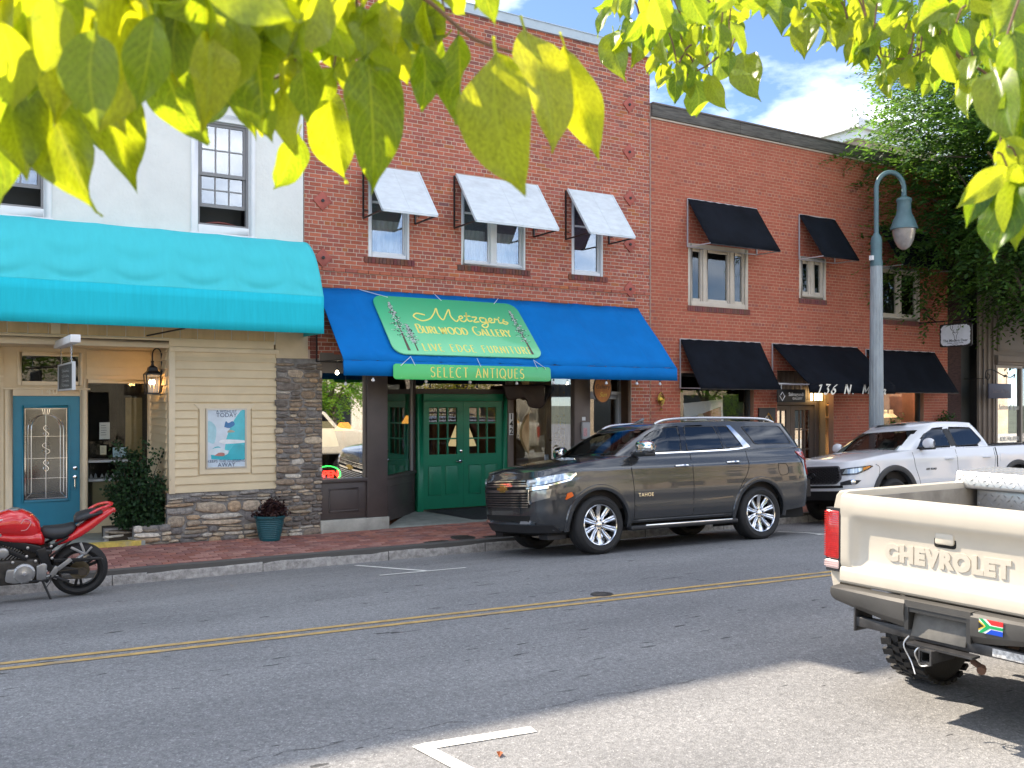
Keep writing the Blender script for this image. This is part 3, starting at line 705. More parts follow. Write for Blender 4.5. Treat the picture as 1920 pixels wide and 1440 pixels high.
# ---------------------------------------------------------------- right brick building
def casement_window(parent, x0, x1, z0, z1, Y, splits):
    f = MB(); frame_rect(f, x0, x1, z0, z1, .09, Y - .02, Y + .1, .10, .09)
    for s in splits: f.box(s - .05, s + .05, Y - .018, Y + .1, z0 + .10, z1 - .09)
    wo = f.build('window', M_cream, parent, bevel=.006)
    ed = [x0 + .09] + [v for s in splits for v in (s - .05, s + .05)] + [x1 - .09]
    for i in range(0, len(ed), 2):
        s = MB(); frame_rect(s, ed[i], ed[i + 1], z0 + .10, z1 - .09, .06, Y + .02, Y + .07); s.build('sash', M_cream, wo, bevel=.004)
        pane('pane', ed[i] + .06, ed[i + 1] - .06, z0 + .16, z1 - .15, Y + .045, glass_mat('casement_glass', refl=.05), wo)
def brick_building_right():
    Y = WALL_Y + .004; b = thing('brick_building', 'two storey painted red brick shop with six black awnings and wooden parapet board', 'building', (17.3, Y, 0))
    X0, X1, H = 12.475, 22.22, 7.85
    w1 = (13.48, 15.19, 4.14, 5.42); w2 = (16.78, 17.66, 4.48, 5.42); w3 = (19.58, 21.09, 4.14, 5.42); wins = [w1, w2, w3]
    ops = [(13.27, 15.36, .55, 2.75), (16.08, 17.92, -.3, 2.85), (19.45, 21.25, .55, 2.75)]
    w = MB(); wall_panel(w, X0, X1, -.2, H, wins + ops, Y + .004); wall = w.build('wall', M_mortar_tan, b)
    def tint(r, header, loc):
        c = r.choice([(.37, .092, .052), (.385, .098, .056), (.355, .088, .05), (.37, .10, .06)])
        if header: c = r.choice([c, (.30, .088, .065), c])
        k = r.uniform(.93, 1.07); return tuple(v * k for v in c)
    hid = [(a - .1, c + .4, 5.3, 6.4) for a, c, _, _ in wins] + [(12, 22.3, -1, 3.45)]
    brick_wall(b, wall, [(X0, X1, -.2, H)], wins + ops, Y, tint, M_brick2, 6, seed=9, hidden=hid, rank=lambda q: q[0] + abs(q[2] - 4.6) * .35)
    casement_window(b, *w1, Y + .02, (13.95, 14.72)); casement_window(b, *w2, Y + .02, (17.22,)); casement_window(b, *w3, Y + .02, (20.32,))
    for i, (x0, x1, z0, z1) in enumerate(wins):
        s = MB(); rr = random.Random(i + 20); x = x0 - .02
        while x < x1 + .02: s.cur = tuple(v * rr.uniform(.8, 1.15) for v in (.17, .06, .05)); s.box(x, x + .058, Y - .02, Y + .1, z0 - .115, z0 - .006); x += .066
        s.build('sill', M_brick2, b)
    ww = mat('weathered_board', (.045, .042, .038), .85, var=.6, vscale=5, stretch=(.5, 3, 6), col2=(.15, .14, .125))
    xs = [X0 - .01, 14.9, 16.1, 18.9, X1]
    for a, c in zip(xs, xs[1:]):
        f = MB(); f.box(a + .003, c - .003, Y - .07, Y - .002, H, H + .245); f.build('parapet_board', ww, b, bevel=.004)
    f = MB(); f.box(X0, X1, Y - .09, Y + .3, H + .246, H + .275); f.build('coping', mat('brown_flashing', (.13, .105, .095), .5), b)
    f = MB(); f.box(X0, X1, Y - .03, Y, H - .035, H - .003); f.build('trim_strip', M_cream, b)
    m = MB(); m.box(X0, X1, Y + .9, 34, 3.2, H - .02); m.build('upper_floor', mat('unlit_room_grey_right', (.04, .04, .04), .9), b)  # coloured dark so the windows seem to open on unlit rooms
    m = MB(); m.box(X1 - .25, X1, Y + .06, 34, -.3, H - .02); m.box(X0 + .012, X0 + .2, Y + .06, 34, -.3, 3.2); m.build('side_wall', mat('side_brick_right', (.14, .06, .045), .9, var=.3, vscale=3), b)
    # shop windows and doors
    dk = mat('dark_green_black', (.018, .02, .018), .5)
    for (x0, x1, z0, z1) in (ops[0], ops[2]):
        f = MB(); frame_rect(f, x0, x1, z0, z1, .07, Y + .1, Y + .2); wf = f.build('window_frame', dk, b, bevel=.004)
        pane('shop_window', x0 + .07, x1 - .07, z0 + .07, z1 - .07, Y + .15, M_glass, b)
    tp = mat('taupe_paint', (.135, .105, .085), .5, var=.06)
    yd = Y + .42
    f = MB(); f.box(16.08, 16.22, yd, yd + .12, -.1, 2.85); f.box(17.78, 17.92, yd, yd + .12, -.1, 2.85); f.box(16.22, 17.78, yd, yd + .12, 2.08, 2.2); f.build('door_frame', tp, b, bevel=.006)
    x = 16.22
    while x < 17.77:
        f = MB(); f.box(x + .004, min(x + .15, 17.78) - .004, yd + .03, yd + .06, 2.2, 2.85); f.build('board', tp, b, bevel=.004); x += .15
    for a, c in ((16.23, 16.995), (17.005, 17.77)):
        f = MB(); ga, gb, za, gt = a + .14, c - .14, .62, 1.97
        f.box(a, ga, yd + .03, yd + .075, .05, 2.07); f.box(gb, c, yd + .03, yd + .075, .05, 2.07); f.box(ga, gb, yd + .03, yd + .075, gt, 2.07); f.box(ga, gb, yd + .03, yd + .075, .05, za)
        for q in (1, 2): xx = ga + (gb - ga) * q / 3; f.box(xx - .012, xx + .012, yd + .032, yd + .073, za, gt)
        for q in (1, 2): zz = za + (gt - za) * q / 3; f.box(ga, gb, yd + .033, yd + .072, zz - .012, zz + .012)
        dr = f.build('door', tp, b)
        for i in range(3):
            for j in range(3):
                x_ = ga + (gb - ga) * i / 3; z_ = za + (gt - za) * j / 3
                pane('pane', x_ + .013, x_ + (gb - ga) / 3 - .013, z_ + .013, z_ + (gt - za) / 3 - .013, yd + .05, glass_mat('door_pane_glass', refl=.34), dr)
    h = MB(); h.lathe([(.03, 0), (.03, .03), (.012, .04)], 10, frame_m((17.05, yd + .03, 1.0), (1, 0, 0), (0, 0, 1))); h.build('handle', M_black, b, smooth=True)
    # rooms
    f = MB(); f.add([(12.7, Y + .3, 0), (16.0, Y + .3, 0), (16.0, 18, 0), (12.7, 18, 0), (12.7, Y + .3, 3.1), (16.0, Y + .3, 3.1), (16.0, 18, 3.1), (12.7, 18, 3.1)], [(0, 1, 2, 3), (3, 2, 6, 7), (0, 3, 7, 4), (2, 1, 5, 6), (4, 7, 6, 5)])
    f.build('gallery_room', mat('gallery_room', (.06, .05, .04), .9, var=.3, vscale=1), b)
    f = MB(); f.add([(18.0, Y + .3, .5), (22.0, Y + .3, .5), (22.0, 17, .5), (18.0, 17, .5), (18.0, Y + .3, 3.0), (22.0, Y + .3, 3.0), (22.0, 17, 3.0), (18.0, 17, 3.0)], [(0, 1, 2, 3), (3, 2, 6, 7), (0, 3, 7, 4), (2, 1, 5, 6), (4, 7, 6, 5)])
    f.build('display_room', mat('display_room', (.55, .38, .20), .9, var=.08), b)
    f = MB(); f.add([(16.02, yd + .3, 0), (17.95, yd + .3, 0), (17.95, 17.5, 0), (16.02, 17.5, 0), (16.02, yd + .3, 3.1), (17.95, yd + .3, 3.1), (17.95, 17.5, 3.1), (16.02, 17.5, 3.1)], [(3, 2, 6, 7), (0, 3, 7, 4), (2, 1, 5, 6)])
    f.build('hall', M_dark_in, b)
    f = MB(); f.box(21.0, 21.6, 15.5, 15.65, 2.93, 2.96); f.build('ceiling_light', mat('ceiling_light_warm', (1, .9, .7), .5, emit=(1, .72, .40), estr=24), b)
    return b
RIGHT = brick_building_right()

# ---------------------------------------------------------------- stucco building on the left
def stone_shape(mb, w, h, d, rr, M):
    n = 11; out = []
    for i in range(n):
        a = 2 * math.pi * (i + .3) / n; k = (abs(math.cos(a)) ** 4.5 + abs(math.sin(a)) ** 4.5) ** (-1 / 4.5); j = rr.uniform(.86, 1.04)
        out.append((math.cos(a) * k * w / 2 * j, math.sin(a) * k * h / 2 * j))
    vs = [(x, y, 0) for x, y in out] + [(x * .97, y * .95, d * .6) for x, y in out] + [(x * .80, y * .72, d * rr.uniform(.85, 1.1)) for x, y in out] + [(rr.uniform(-.2, .2) * w, rr.uniform(-.15, .15) * h, d * rr.uniform(.95, 1.25))]
    fs = []
    for L_ in range(2): fs += [(L_ * n + i, L_ * n + (i + 1) % n, (L_ + 1) * n + (i + 1) % n, (L_ + 1) * n + i) for i in range(n)]
    fs += [(2 * n + i, 2 * n + (i + 1) % n, 3 * n) for i in range(n)]
    mb.add(vs, fs, M)
M_stone = mat('field_stone', (.3, .27, .22), .9, attr=True, var=.38, vscale=16, bump=.9, bscale=45, dirt=.55, dirtcol=(.10, .085, .065), stretch=(1, 1, 2.2))
M_stone_mortar = mat('stone_mortar', (.24, .23, .22), .95, var=.3, vscale=10, bump=.5, bscale=40)
def stone_region(parent, x0, x1, z0f, z1f, Y, seed, dark=0.0, side=False):
    rr = random.Random(seed); z = min(z0f(x0), z0f(x1)) - .02
    while z < max(z1f(x0), z1f(x1)):
        band = rr.choice([.06, .085, .11, .15, .18]) if not dark else rr.choice([.045, .06, .08, .105, .13])
        x = x0 + rr.uniform(-.05, .0)
        while x < x1:
            w = min(rr.uniform(1.2, 3.9) * band * (1.3 if band < .08 else .95), x1 - x + .02)
            if w < .04: break
            q = rr.uniform(.3, .7); subs = [(0, 1)] if band < .085 or rr.random() < .45 else [(0, q), (q, 1)]
            for s0, s1 in subs:
                za, zb = z + band * s0, z + band * s1; cx, cz = x + w / 2, (za + zb) / 2
                if cz < z0f(cx) or cz > z1f(cx): continue
                m = MB(); c = rr.choice([(.31, .27, .215), (.40, .33, .25), (.50, .41, .30), (.21, .195, .185), (.44, .32, .21), (.62, .57, .49), (.32, .30, .275), (.54, .44, .33)])
                if dark and rr.random() < .62: c = rr.choice([(.28, .23, .185), (.19, .165, .145), (.33, .255, .185)])
                k = rr.uniform(.8, 1.15); m.cur = tuple(v * k for v in c)
                stone_shape(m, w - .008, zb - za - .006, rr.uniform(.018, .045), rr, None)
                piece('stone', m.mesh('stone', M_stone, smooth=50), parent, (cx, Y + rr.uniform(-.006, .006), cz), (R(90), R(rr.uniform(-5, 5)), 0))
            x += w
        z += band

def clapboards(parent, host, P, e, length, z0, z1, step, nrm, mt, holes=()):
    """overlapping boards; P start, e direction, nrm outward"""
    n = int(math.ceil((z1 - z0) / step))
    for k in range(n):
        za = z0 + k * step; zb = min(za + step, z1)
        segs = holes_1d(0, length, [(h[0], h[1]) for h in holes if h[2] < (za + zb) / 2 < h[3]])
        for s, t in segs:
            m = MB(); a = P + e * s; c = P + e * t; o = nrm * .030; i = nrm * .004
            vs = [(p.x + q.x, p.y + q.y, zz) for p in (a, c) for q, zz in ((o, za), (o, za + .004), (i, zb), (nrm * -.01, zb), (nrm * -.01, za))]
            m.add(vs, [(0, 5, 6, 1), (1, 6, 7, 2), (2, 7, 8, 3), (0, 4, 9, 5), (0, 1, 2, 3, 4), (5, 9, 8, 7, 6)]); m.build('clapboard', mt, host)

def stucco_building():
    Y = WALL_Y; b = thing('stucco_building', 'white stucco building with teal awning over tan clapboard jewellery shopfront', 'building', (1.5, Y, 0))
    X0, X1, H = -9.0, 5.285, 8.25
    wins = [(.66 + .1, 1.53, 4.83, 6.42), (3.63, 4.40, 4.83, 6.42), (-2.3, -1.5, 4.83, 6.42)]
    w = MB(); wall_panel(w, X0, X1, 3.05, H, wins, Y, .12); wall = w.build('wall', M_stucco, b)
    f = MB(); f.box(X0, X1 + .03, Y - .07, Y + .3, H, H + .13); f.build('coping', M_white, b)
    f = MB(); f.box(X0, X1 - .01, Y + .9, 34, 3.3, H); f.build('upper_floor', mat('unlit_room_grey_left', (.04, .04, .045), .9), b)  # gloom of the upstairs rooms put into the box colour
    f = MB(); f.box(X1 - .25, X1 - .004, Y + .05, 34, 0, H - .01); f.build('side_wall', M_stucco, b)
    f = MB(); f.box(-9, 2.2, 16.3, 33, H, 10.12); f.box(2.2, X1 - .02, 16.3, 33, H, 10.55); f.build('shadow_step_block', mat('pink_brick', (.42, .24, .18), .9, var=.2, vscale=3), b)  # mostly unseen; width and stepped heights shaped to cast the road's shadow edge
    grey = mat('grey_sash', (.22, .22, .225), .45)
    for (x0, x1, z0, z1) in wins:
        f = MB(); frame_rect(f, x0 - .10, x1 + .10, z0 - .12, z1 + .12, .10, Y - .035, Y + .02, .12, .12); f.box(x0 - .12, x1 + .12, Y - .05, Y + .03, z0 - .15, z0 - .12)
        wo = f.build('window', M_white, b, bevel=.006)
        f = MB(); frame_rect(f, x0, x1, z0, z1, .03, Y + .0, Y + .09); f.build('window_frame', grey, wo)
        zr = 5.62
        for (a, c, y) in ((zr - .03, z1 - .03, Y + .03), (zr - .50, zr + .03, Y + .06)):
            s = MB(); frame_rect(s, x0 + .03, x1 - .03, a, c, .04, y, y + .03, .05, .04)
            for q in (1, 2): xx = x0 + .07 + (x1 - x0 - .14) * q / 3; s.box(xx - .01, xx + .01, y + .002, y + .028, a + .05, c - .04)
            zz = (a + c) / 2; s.box(x0 + .07, x1 - .07, y + .003, y + .027, zz - .01, zz + .01)
            so_ = s.build('sash', grey, wo)
            for i in range(3):
                for j in range(2):
                    xa = x0 + .07 + (x1 - x0 - .14) * i / 3; za = (a + .05) + (c - a - .09) * j / 2
                    pane('pane', xa + .008, xa + (x1 - x0 - .14) / 3 - .008, za + .006, za + (c - a - .09) / 2 - .006, y + .014, glass_mat('upper_pane', refl=.42) if i + j == 0 and False else M_glass_hi, wo)
        f = MB(); f.add([(x0, Y + .4, z0 - .1), (x1, Y + .4, z0 - .1), (x1, Y + .4, z0 + .75), (x0, Y + .4, z0 + .75)], [(0, 1, 2, 3)]); f.build('dark_blind', mat('dark_blind', (.03, .035, .035), .8), wo)
        if x0 > 3:
            f = MB(); f.grid(lambda u, v: (x0 + .05 + (x1 - x0 - .1) * u, Y + .12 + .12 * v, z0 + .03 + .07 * math.sin(math.pi * u) * math.sin(math.pi * (v * .8 + .2))), 12, 5); f.build('cushion', mat('red_cushion', (.22, .06, .05), .9), wo, smooth=True)
    # shopfront: beam, boards, corner panel
    f = MB(); f.box(X0, 3.21, Y - .015, Y + .16, 2.95, 3.09); f.box(X0, 3.21, Y - .035, Y - .015, 3.055, 3.09); f.build('beam', M_tan2, b, bevel=.005)
    f = MB(); f.box(3.212, 4.80, Y - .02, Y + .1, 2.975, 3.10); f.box(3.212, 4.88, Y - .03, Y + .1, 2.90, 2.972); f.build('fascia', M_tan2, b, bevel=.005)
    x = -3.0
    while x < 4.8:
        wd = .255
        f = MB(); f.box(x + .004, min(x + wd, 4.82) - .004, Y - .008, Y + .02, 3.10, 3.62); f.build('board', M_tan_board, b, bevel=.006); x += wd
    f = MB(); f.box(1.62, 1.74, Y - .035, Y - .009, 3.10, 3.6); f.build('batten', M_tan2, b)
    f = MB(); f.box(4.83, 5.36, Y - .02, Y + .2, 2.84, 3.62); f.build('plaster_block', mat('cream_plaster', (.60, .50, .34), .85, var=.08, vscale=3, bump=.2, bscale=12), b, bevel=.01)
    rr = random.Random(4); zz = 2.84
    for k in range(10):
        f = MB(); f.cur = (.20 * rr.uniform(.8, 1.2), .06, .045); f.box(5.40, 5.52, Y - .02, Y + .12, zz + .008, zz + .066); f.build('brick', M_brick, b); zz += .0677
    f = MB(); f.box(4.85, 5.55, Y - .002, Y + .25, -.1, 2.84); f.build('pillar_core', M_stone_mortar, b)
    f = MB(); f.box(3.19, 4.85, Y + .004, Y + .12, -.1, .79); wl = f.build('stone_wall', M_stone_mortar, b)
    stone_region(wl, 3.20, 4.84, lambda x: .04, lambda x: .765, Y, 21)
    pl_ = MB(); pl_.box(4.84, 5.56, Y - .03, Y - .004, .0, 2.80); po = pl_.build('stone_pillar', M_stone_mortar, b)
    stone_region(po, 4.84, 5.57, lambda x: .02, lambda x: 2.78, Y - .03, 33, dark=1.0)
    # clapboard panel
    f = MB(); f.box(3.30, 4.84, Y + .01, Y + .12, .79, 2.90); pn = f.build('panel', M_tan, b)
    clapboards(b, pn, Vector((3.30, Y + .01, 0)), Vector((1, 0, 0)), 1.54, .79, 2.84, .1235, Vector((0, -1, 0)), M_tan, [(.33, 1.15, 1.06, 2.12)])
    f = MB(); f.box(3.21, 3.30, Y - .022, Y + .1, .78, 2.90); f.build('corner_board', M_tan2, b, bevel=.004)
    f = MB(); frame_rect(f, 3.655, 4.425, 1.055, 2.12, .085, Y - .025, Y + .005, .075, .07); f.prism([(3.57, 2.12), (3.655, 2.03), (3.655, 2.12)], 0, .028, frame_m((0, Y + .003, 0), (1, 0, 0), (0, 0, 1))); f.prism([(4.425, 2.12), (4.425, 2.03), (4.51, 2.12)], 0, .028, frame_m((0, Y + .003, 0), (1, 0, 0), (0, 0, 1)))
    f.build('case_surround', M_tan2, b)
    # recess: back wall, side wall, ceiling, floor step
    yb = 16.0
    doors = (1.22, 2.18, -.1, 2.24); trans = (1.36, 2.14, 2.46, 2.84); win = (2.27, 3.17, .45, 2.45); lw = (-.9, 1.02, .40, 2.42)
    f = MB(); wall_panel(f, -4.5, 3.32, -.1, 2.97, [doors, trans, win, lw], yb + .012, .06); bw = f.build('shop_wall', M_tan, b)
    clapboards(b, bw, Vector((-4.5, yb + .01, 0)), Vector((1, 0, 0)), 7.7, 2.44, 2.95, .125, Vector((0, -1, 0)), M_tan, [(5.62, 6.75, -1, 3)])
    f = MB(); f.box(3.21, 3.30, Y + .1, yb, -.1, 2.97); sw_ = f.build('recess_wall', M_tan, b)
    clapboards(b, sw_, Vector((3.21, yb, 0)), Vector((0, -1, 0)), 1.1, .3, 2.95, .1235, Vector((-1, 0, 0)), M_tan)
    f = MB(); f.box(-4.5, 3.21, Y + .16, yb, 2.97, 3.05); f.build('recess_ceiling', M_tan2, b)
    f = MB(); frame_rect(f, 1.14, 2.26, .0, 2.36, .10, yb - .03, yb + .05, .01, .12); f.box(1.10, 2.30, yb - .045, yb - .03, 2.335, 2.36); f.build('door_frame', M_tan2, b, bevel=.006)
    f = MB(); frame_rect(f, 1.30, 2.20, 2.40, 2.90, .06, yb - .02, yb + .03); f.build('transom_frame', M_tan2, b, bevel=.004)
    pane('transom', 1.36, 2.14, 2.46, 2.84, yb + .02, glass_mat('transom_dim', refl=.03), b)
    f = MB(); frame_rect(f, 2.21, 3.21, .39, 2.50, .06, yb - .02, yb + .03); f.build('window_frame', M_tan2, b, bevel=.004)
    pane('shop_window', 2.27, 3.17, .45, 2.45, yb + .02, glass_mat('jewel_glass', refl=.012), b)
    f = MB()
    for k in range(3): frame_rect(f, -.98 - .05 * k, 1.06 + .04 * k - .02, .34 - .03 * k, 2.46 + .04 * k, .05, yb - .03 + .012 * k, yb + .03)
    f.build('window_frame', M_tan2, b)
    pane('shop_window', -.9, 1.02, .40, 2.42, yb + .02, glass_mat('left_shop_glass', refl=.25), b)
    # blue door with leaded glass
    bl = mat('blue_door_paint', (.008, .19, .30), .35, var=.06)
    a, c, z0, z1 = 1.242, 2.158, .13, 2.235; ga, gb, za, gt = a + .15, c - .17, .68, 2.06
    f = MB(); f.box(a, ga, yb, yb + .045, z0, z1); f.box(gb, c, yb, yb + .045, z0, z1); f.box(ga, gb, yb, yb + .045, gt, z1); f.box(ga, gb, yb, yb + .045, z0, za)
    dr = f.build('door', bl, b)
    f = MB(); frame_rect(f, ga - .035, gb + .035, za - .035, gt + .035, .03, yb - .014, yb - .001); f.build('glazing_bead', bl, dr, bevel=.004)
    pane('pane', ga, gb, za, gt, yb + .02, glass_mat('leaded_glass', refl=.12, dark=.35, rough=.12), dr)
    cm = MB(); yy = yb + .014; mx = (ga + gb) / 2
    def lead(P, r=.006): cm.tube([(x, yy, z) for x, z in P], r, 5)
    lead([(ga + .015, za + .015), (gb - .015, za + .015), (gb - .015, gt - .015), (ga + .015, gt - .015), (ga + .015, za + .015)], .008)
    for d_ in (.055, .10): lead([(ga + d_, za + .1), (ga + d_, gt - .32)] + [(mx + (mx - ga - d_) * math.cos(R(t)), gt - .32 + .22 * math.sin(R(t))) for t in range(165, 10, -15)] + [(gb - d_, gt - .32), (gb - d_, za + .1), (ga + d_, za + .1)])
    lead([(mx, za + .02), (mx, gt - .1)]); 
    for zz_ in (za + .32, za + .62, za + .95): lead([(ga, zz_), (gb, zz_)], .004)
    for q in range(3):
        z_ = za + .42 + q * .26
        lead([(mx + .035 * math.sin(R(t)) * (1 if q != 1 else 1.5), z_ + .18 * t / 360) for t in range(0, 361, 30)]); lead([(mx - .035 * math.sin(R(t)) * (1 if q != 1 else 1.5), z_ + .18 * t / 360) for t in range(0, 361, 30)])
    lead([(ga + .015, za + .015), (ga + .1, za + .1)]); lead([(gb - .015, za + .015), (gb - .1, za + .1)])
    for t in (-.05, -.02, .02, .05): lead([(mx + t, gt - .02), (mx + t * .7, gt - .1)])
    cm.build('lead_came', M_chrome, dr)
    h = MB(); h.lathe([(.03, 0), (.03, .02), (.01, .03)], 12, frame_m((c - .07, yb, 1.14), (1, 0, 0), (0, 0, 1))); h.tube([(c - .07, yb, 1.0), (c - .075, yb - .05, .97), (c - .075, yb - .055, .86), (c - .07, yb, .81)], .012, 8); h.lathe([(.035, 0), (.03, .02), (0, .03)], 10, frame_m((c - .07, yb, 1.0), (1, 0, 0), (0, 0, 1)))
    h.build('handle', M_chrome, dr, smooth=True)
    gold = mat('cream_letter', (.72, .66, .50), .5)
    text('door_number', '140', .15, gold, b, frame_m((1.72, yb - .034, 2.305), (1, 0, 0), (0, 0, 1)), depth=.002, spacing=1.15)
    # floor and step with its worn yellow nosing
    f = MB(); f.box(-4.5, 3.2, Y + .02, yb + .1, -.15, .125); f.box(-4.5, 2.86, Y - .12, Y + .02, -.15, .13); f.build('entrance_step', M_conc_grey, b, bevel=.01)
    f = MB(); f.box(1.9, 2.80, Y - .128, Y + .03, .131, .136); f.box(1.9, 2.80, Y - .127, Y - .122, .03, .1305); f.build('yellow_nosing', mat('worn_yellow_paint', (.58, .44, .10), .8, var=.3, vscale=9, dirt=.8, dirtcol=(.33, .33, .29)), b)
    f = MB(); f.box(2.72, 3.2, Y - .05, Y + .12, -.1, .33); f.box(2.35, 2.72, Y + .15, Y + .3, .1, .30); pw = f.build('planter_wall', M_stone_mortar, b)
    stone_region(pw, 2.72, 3.22, lambda x: .02, lambda x: .31, Y - .05, 51); stone_region(pw, 2.36, 2.72, lambda x: .13, lambda x: .29, Y + .15, 52)
    f = MB(); f.box(2.4, 3.2, Y + .12, Y + .75, .1, .28); f.build('planter_soil', mat('soil', (.04, .03, .02), .95), b)
    # dark rooms
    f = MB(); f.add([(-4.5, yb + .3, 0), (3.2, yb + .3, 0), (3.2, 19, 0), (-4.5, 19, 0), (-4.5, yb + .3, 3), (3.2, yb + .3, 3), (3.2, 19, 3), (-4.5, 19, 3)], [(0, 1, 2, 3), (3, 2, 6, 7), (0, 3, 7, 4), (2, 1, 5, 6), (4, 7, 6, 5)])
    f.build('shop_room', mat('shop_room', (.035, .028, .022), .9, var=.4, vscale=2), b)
    return b
LEFT = stucco_building()

# ---------------------------------------------------------------- far right building, roof beyond
def far_right_building():
    Y = WALL_Y; b = thing('panelled_building', 'taupe panelled shopfront at far right beside the dark brick alley edge', 'building', (26.5, Y, 0))
    tp = mat('taupe_wall', (.23, .19, .155), .6, var=.08, vscale=2); H = 7.6
    f = MB(); wall_panel(f, 23.46, 34, -.2, H, [(24.35, 27.6, 1.05, 3.1)], Y, .1); f.build('wall', tp, b)
    f = MB(); f.box(22.24, 22.85, Y + .05, Y + .5, -.2, H)
    f.build('brick_return', mat('dark_brick', (.05, .022, .018), .85, var=.5, vscale=8, stretch=(1, 1, 4)), b)
    f = MB(); f.box(22.86, 23.45, Y + .2, Y + .5, -.2, H); f.build('dark_panel', mat('dark_green_panel', (.02, .024, .022), .6), b)
    for x in (23.48, 23.68, 23.9, 24.12): f = MB(); f.box(x, x + .045, Y - .05, Y + .01, -.1, 4.6); f.build('moulding', tp, b, bevel=.01)
    f = MB(); frame_rect(f, 24.35, 26.4, 3.5, 4.5, .06, Y - .04, Y); f.build('panel_frame', tp, b, bevel=.01)
    f = MB(); f.box(24.2, 28, Y - .14, Y, 3.22, 3.40); f.box(24.25, 28, Y - .09, Y, 3.15, 3.22); f.build('cornice', tp, b, bevel=.01)
    f = MB(); frame_rect(f, 24.28, 25.5, 1.0, 3.14, .07, Y - .03, Y + .06); f.build('window_frame', mat('pale_taupe', (.34, .29, .24), .5), b)
    pane('shop_window', 24.35, 25.43, 1.07, 3.07, Y + .03, glass_mat('salon_glass', refl=.55), b); pane('shop_window', 25.5, 27.6, 1.07, 3.07, Y + .03, M_glass_hi, b)
    f = MB(); f.box(22.3, 34, Y + .9, 30, -.2, H); f.build('building_mass', M_dark_in, b)
    wt = mat('white_vinyl', (.75, .75, .72), .6)
    text('window_lettering', '828.746.0000', .17, wt, b, frame_m((25.0, Y + .02, 1.17), (1, 0, 0), (0, 0, 1)), depth=.001, shear=.2)
    text('window_lettering', 'Salon & Spa', .2, wt, b, frame_m((24.95, Y + .02, 2.02), (1, 0, 0), (0, 0, 1)), depth=.001, shear=.2)
far_right_building()
def distant():
    b = thing('distant_building', 'pale brick building with white cornice showing above the painted brick roof', 'building', (55, 42, 0))
    f = MB(); f.box(50.6, 62, 40, 50, -.5, 18.8); f.build('wall', mat('far_brick', (.42, .33, .27), .9, var=.12, vscale=1), b)
    f = MB(); f.box(50.3, 62.3, 39.7, 50.3, 18.8, 19.4); f.box(50.0, 62.6, 39.4, 50.6, 19.4, 20.0); f.build('cornice', M_white, b)
distant()
# ---------------------------------------------------------------- awnings
def fabric(name, col, var=.08, rough=.8, weave=260, **k):
    return mat(name, col, rough, var=var, vscale=2.5, bump=.12, bscale=weave, spec=.12, **k)
M_navy = fabric('black_canvas', (.006, .008, .013), .3, .85)
M_blue = fabric('blue_canvas', (.002, .15, .47), .07, .8, dirt=.12, dirtcol=(.03, .13, .36))
M_teal = fabric('teal_canvas', (.065, .52, .57), .03, .85, stretch=(5, 1, 1), dirt=.15, dirtcol=(.04, .48, .54))
M_awn_metal = mat('pale_painted_metal', (.60, .66, .70), .5, var=.10, vscale=4, dirt=.3, dirtcol=(.36, .39, .41), stretch=(1.2, 1, 3))
M_pipe = mat('pale_pipe', (.45, .43, .45), .45)

def window_hood(x0, x1, zt, zb, proj, label):
    Y = WALL_Y; yb = Y - proj; t = thing('window_hood', label, 'awning', ((x0 + x1) / 2, Y, zb), group='white metal hoods over the upstairs windows')
    s = Vector((0, yb - Y, zb - zt)); nrm = Vector((0, s.z, -s.y)).normalized(); nrm = nrm if nrm.y < 0 else -nrm
    P = Vector((0, Y - .03, zt)); Q = Vector((0, yb, zb)); m = MB()
    n = 2
    for i in range(n):
        a = x0 + (x1 - x0) * i / n + .0012; c = x0 + (x1 - x0) * (i + 1) / n - .0012; o = nrm * .02
        m.add([(a, *P.yz), (c, *P.yz), (c, *Q.yz), (a, *Q.yz), (a, P.y + o.y, P.z + o.z), (c, P.y + o.y, P.z + o.z), (c, Q.y + o.y, Q.z + o.z), (a, Q.y + o.y, Q.z + o.z)], [(0, 1, 2, 3), (7, 6, 5, 4), (0, 4, 5, 1), (1, 5, 6, 2), (2, 6, 7, 3), (3, 7, 4, 0)])
    m.build('panel', M_awn_metal, t)
    m = MB()
    for x in (x0, x1): m.bar((x, P.y + nrm.y * .012, P.z), (x, Q.y, Q.z), .03, .045)
    m.bar((x0, Q.y, Q.z - .005), (x1, Q.y, Q.z - .005), .03, .03); m.build('edge_trim', M_awn_metal, t)
    for x in (x0 - .03, x1 - .045):
        m = MB(); m.bar((x, Y - .015, zt - .02), (x, Y - .015, zb - .02), .024, .024); m.bar((x, Y - .015, zb - .02), (x, yb + .01, zb - .012), .024, .024); m.bar((x, Y - .015, zb + .12), (x + .08, Y - .015, zb + .12), .015); m.build('bracket', M_black, t)
    return t
window_hood(6.34, 7.31, 6.06, 5.21, .74, 'small white metal hood over the leftmost upstairs window of the blue awning shop')
window_hood(8.05, 9.73, 6.13, 5.21, .74, 'wide white metal hood over the middle double upstairs window')
window_hood(10.43, 11.47, 6.15, 5.23, .74, 'small white metal hood on the right, beside the painted brick building')

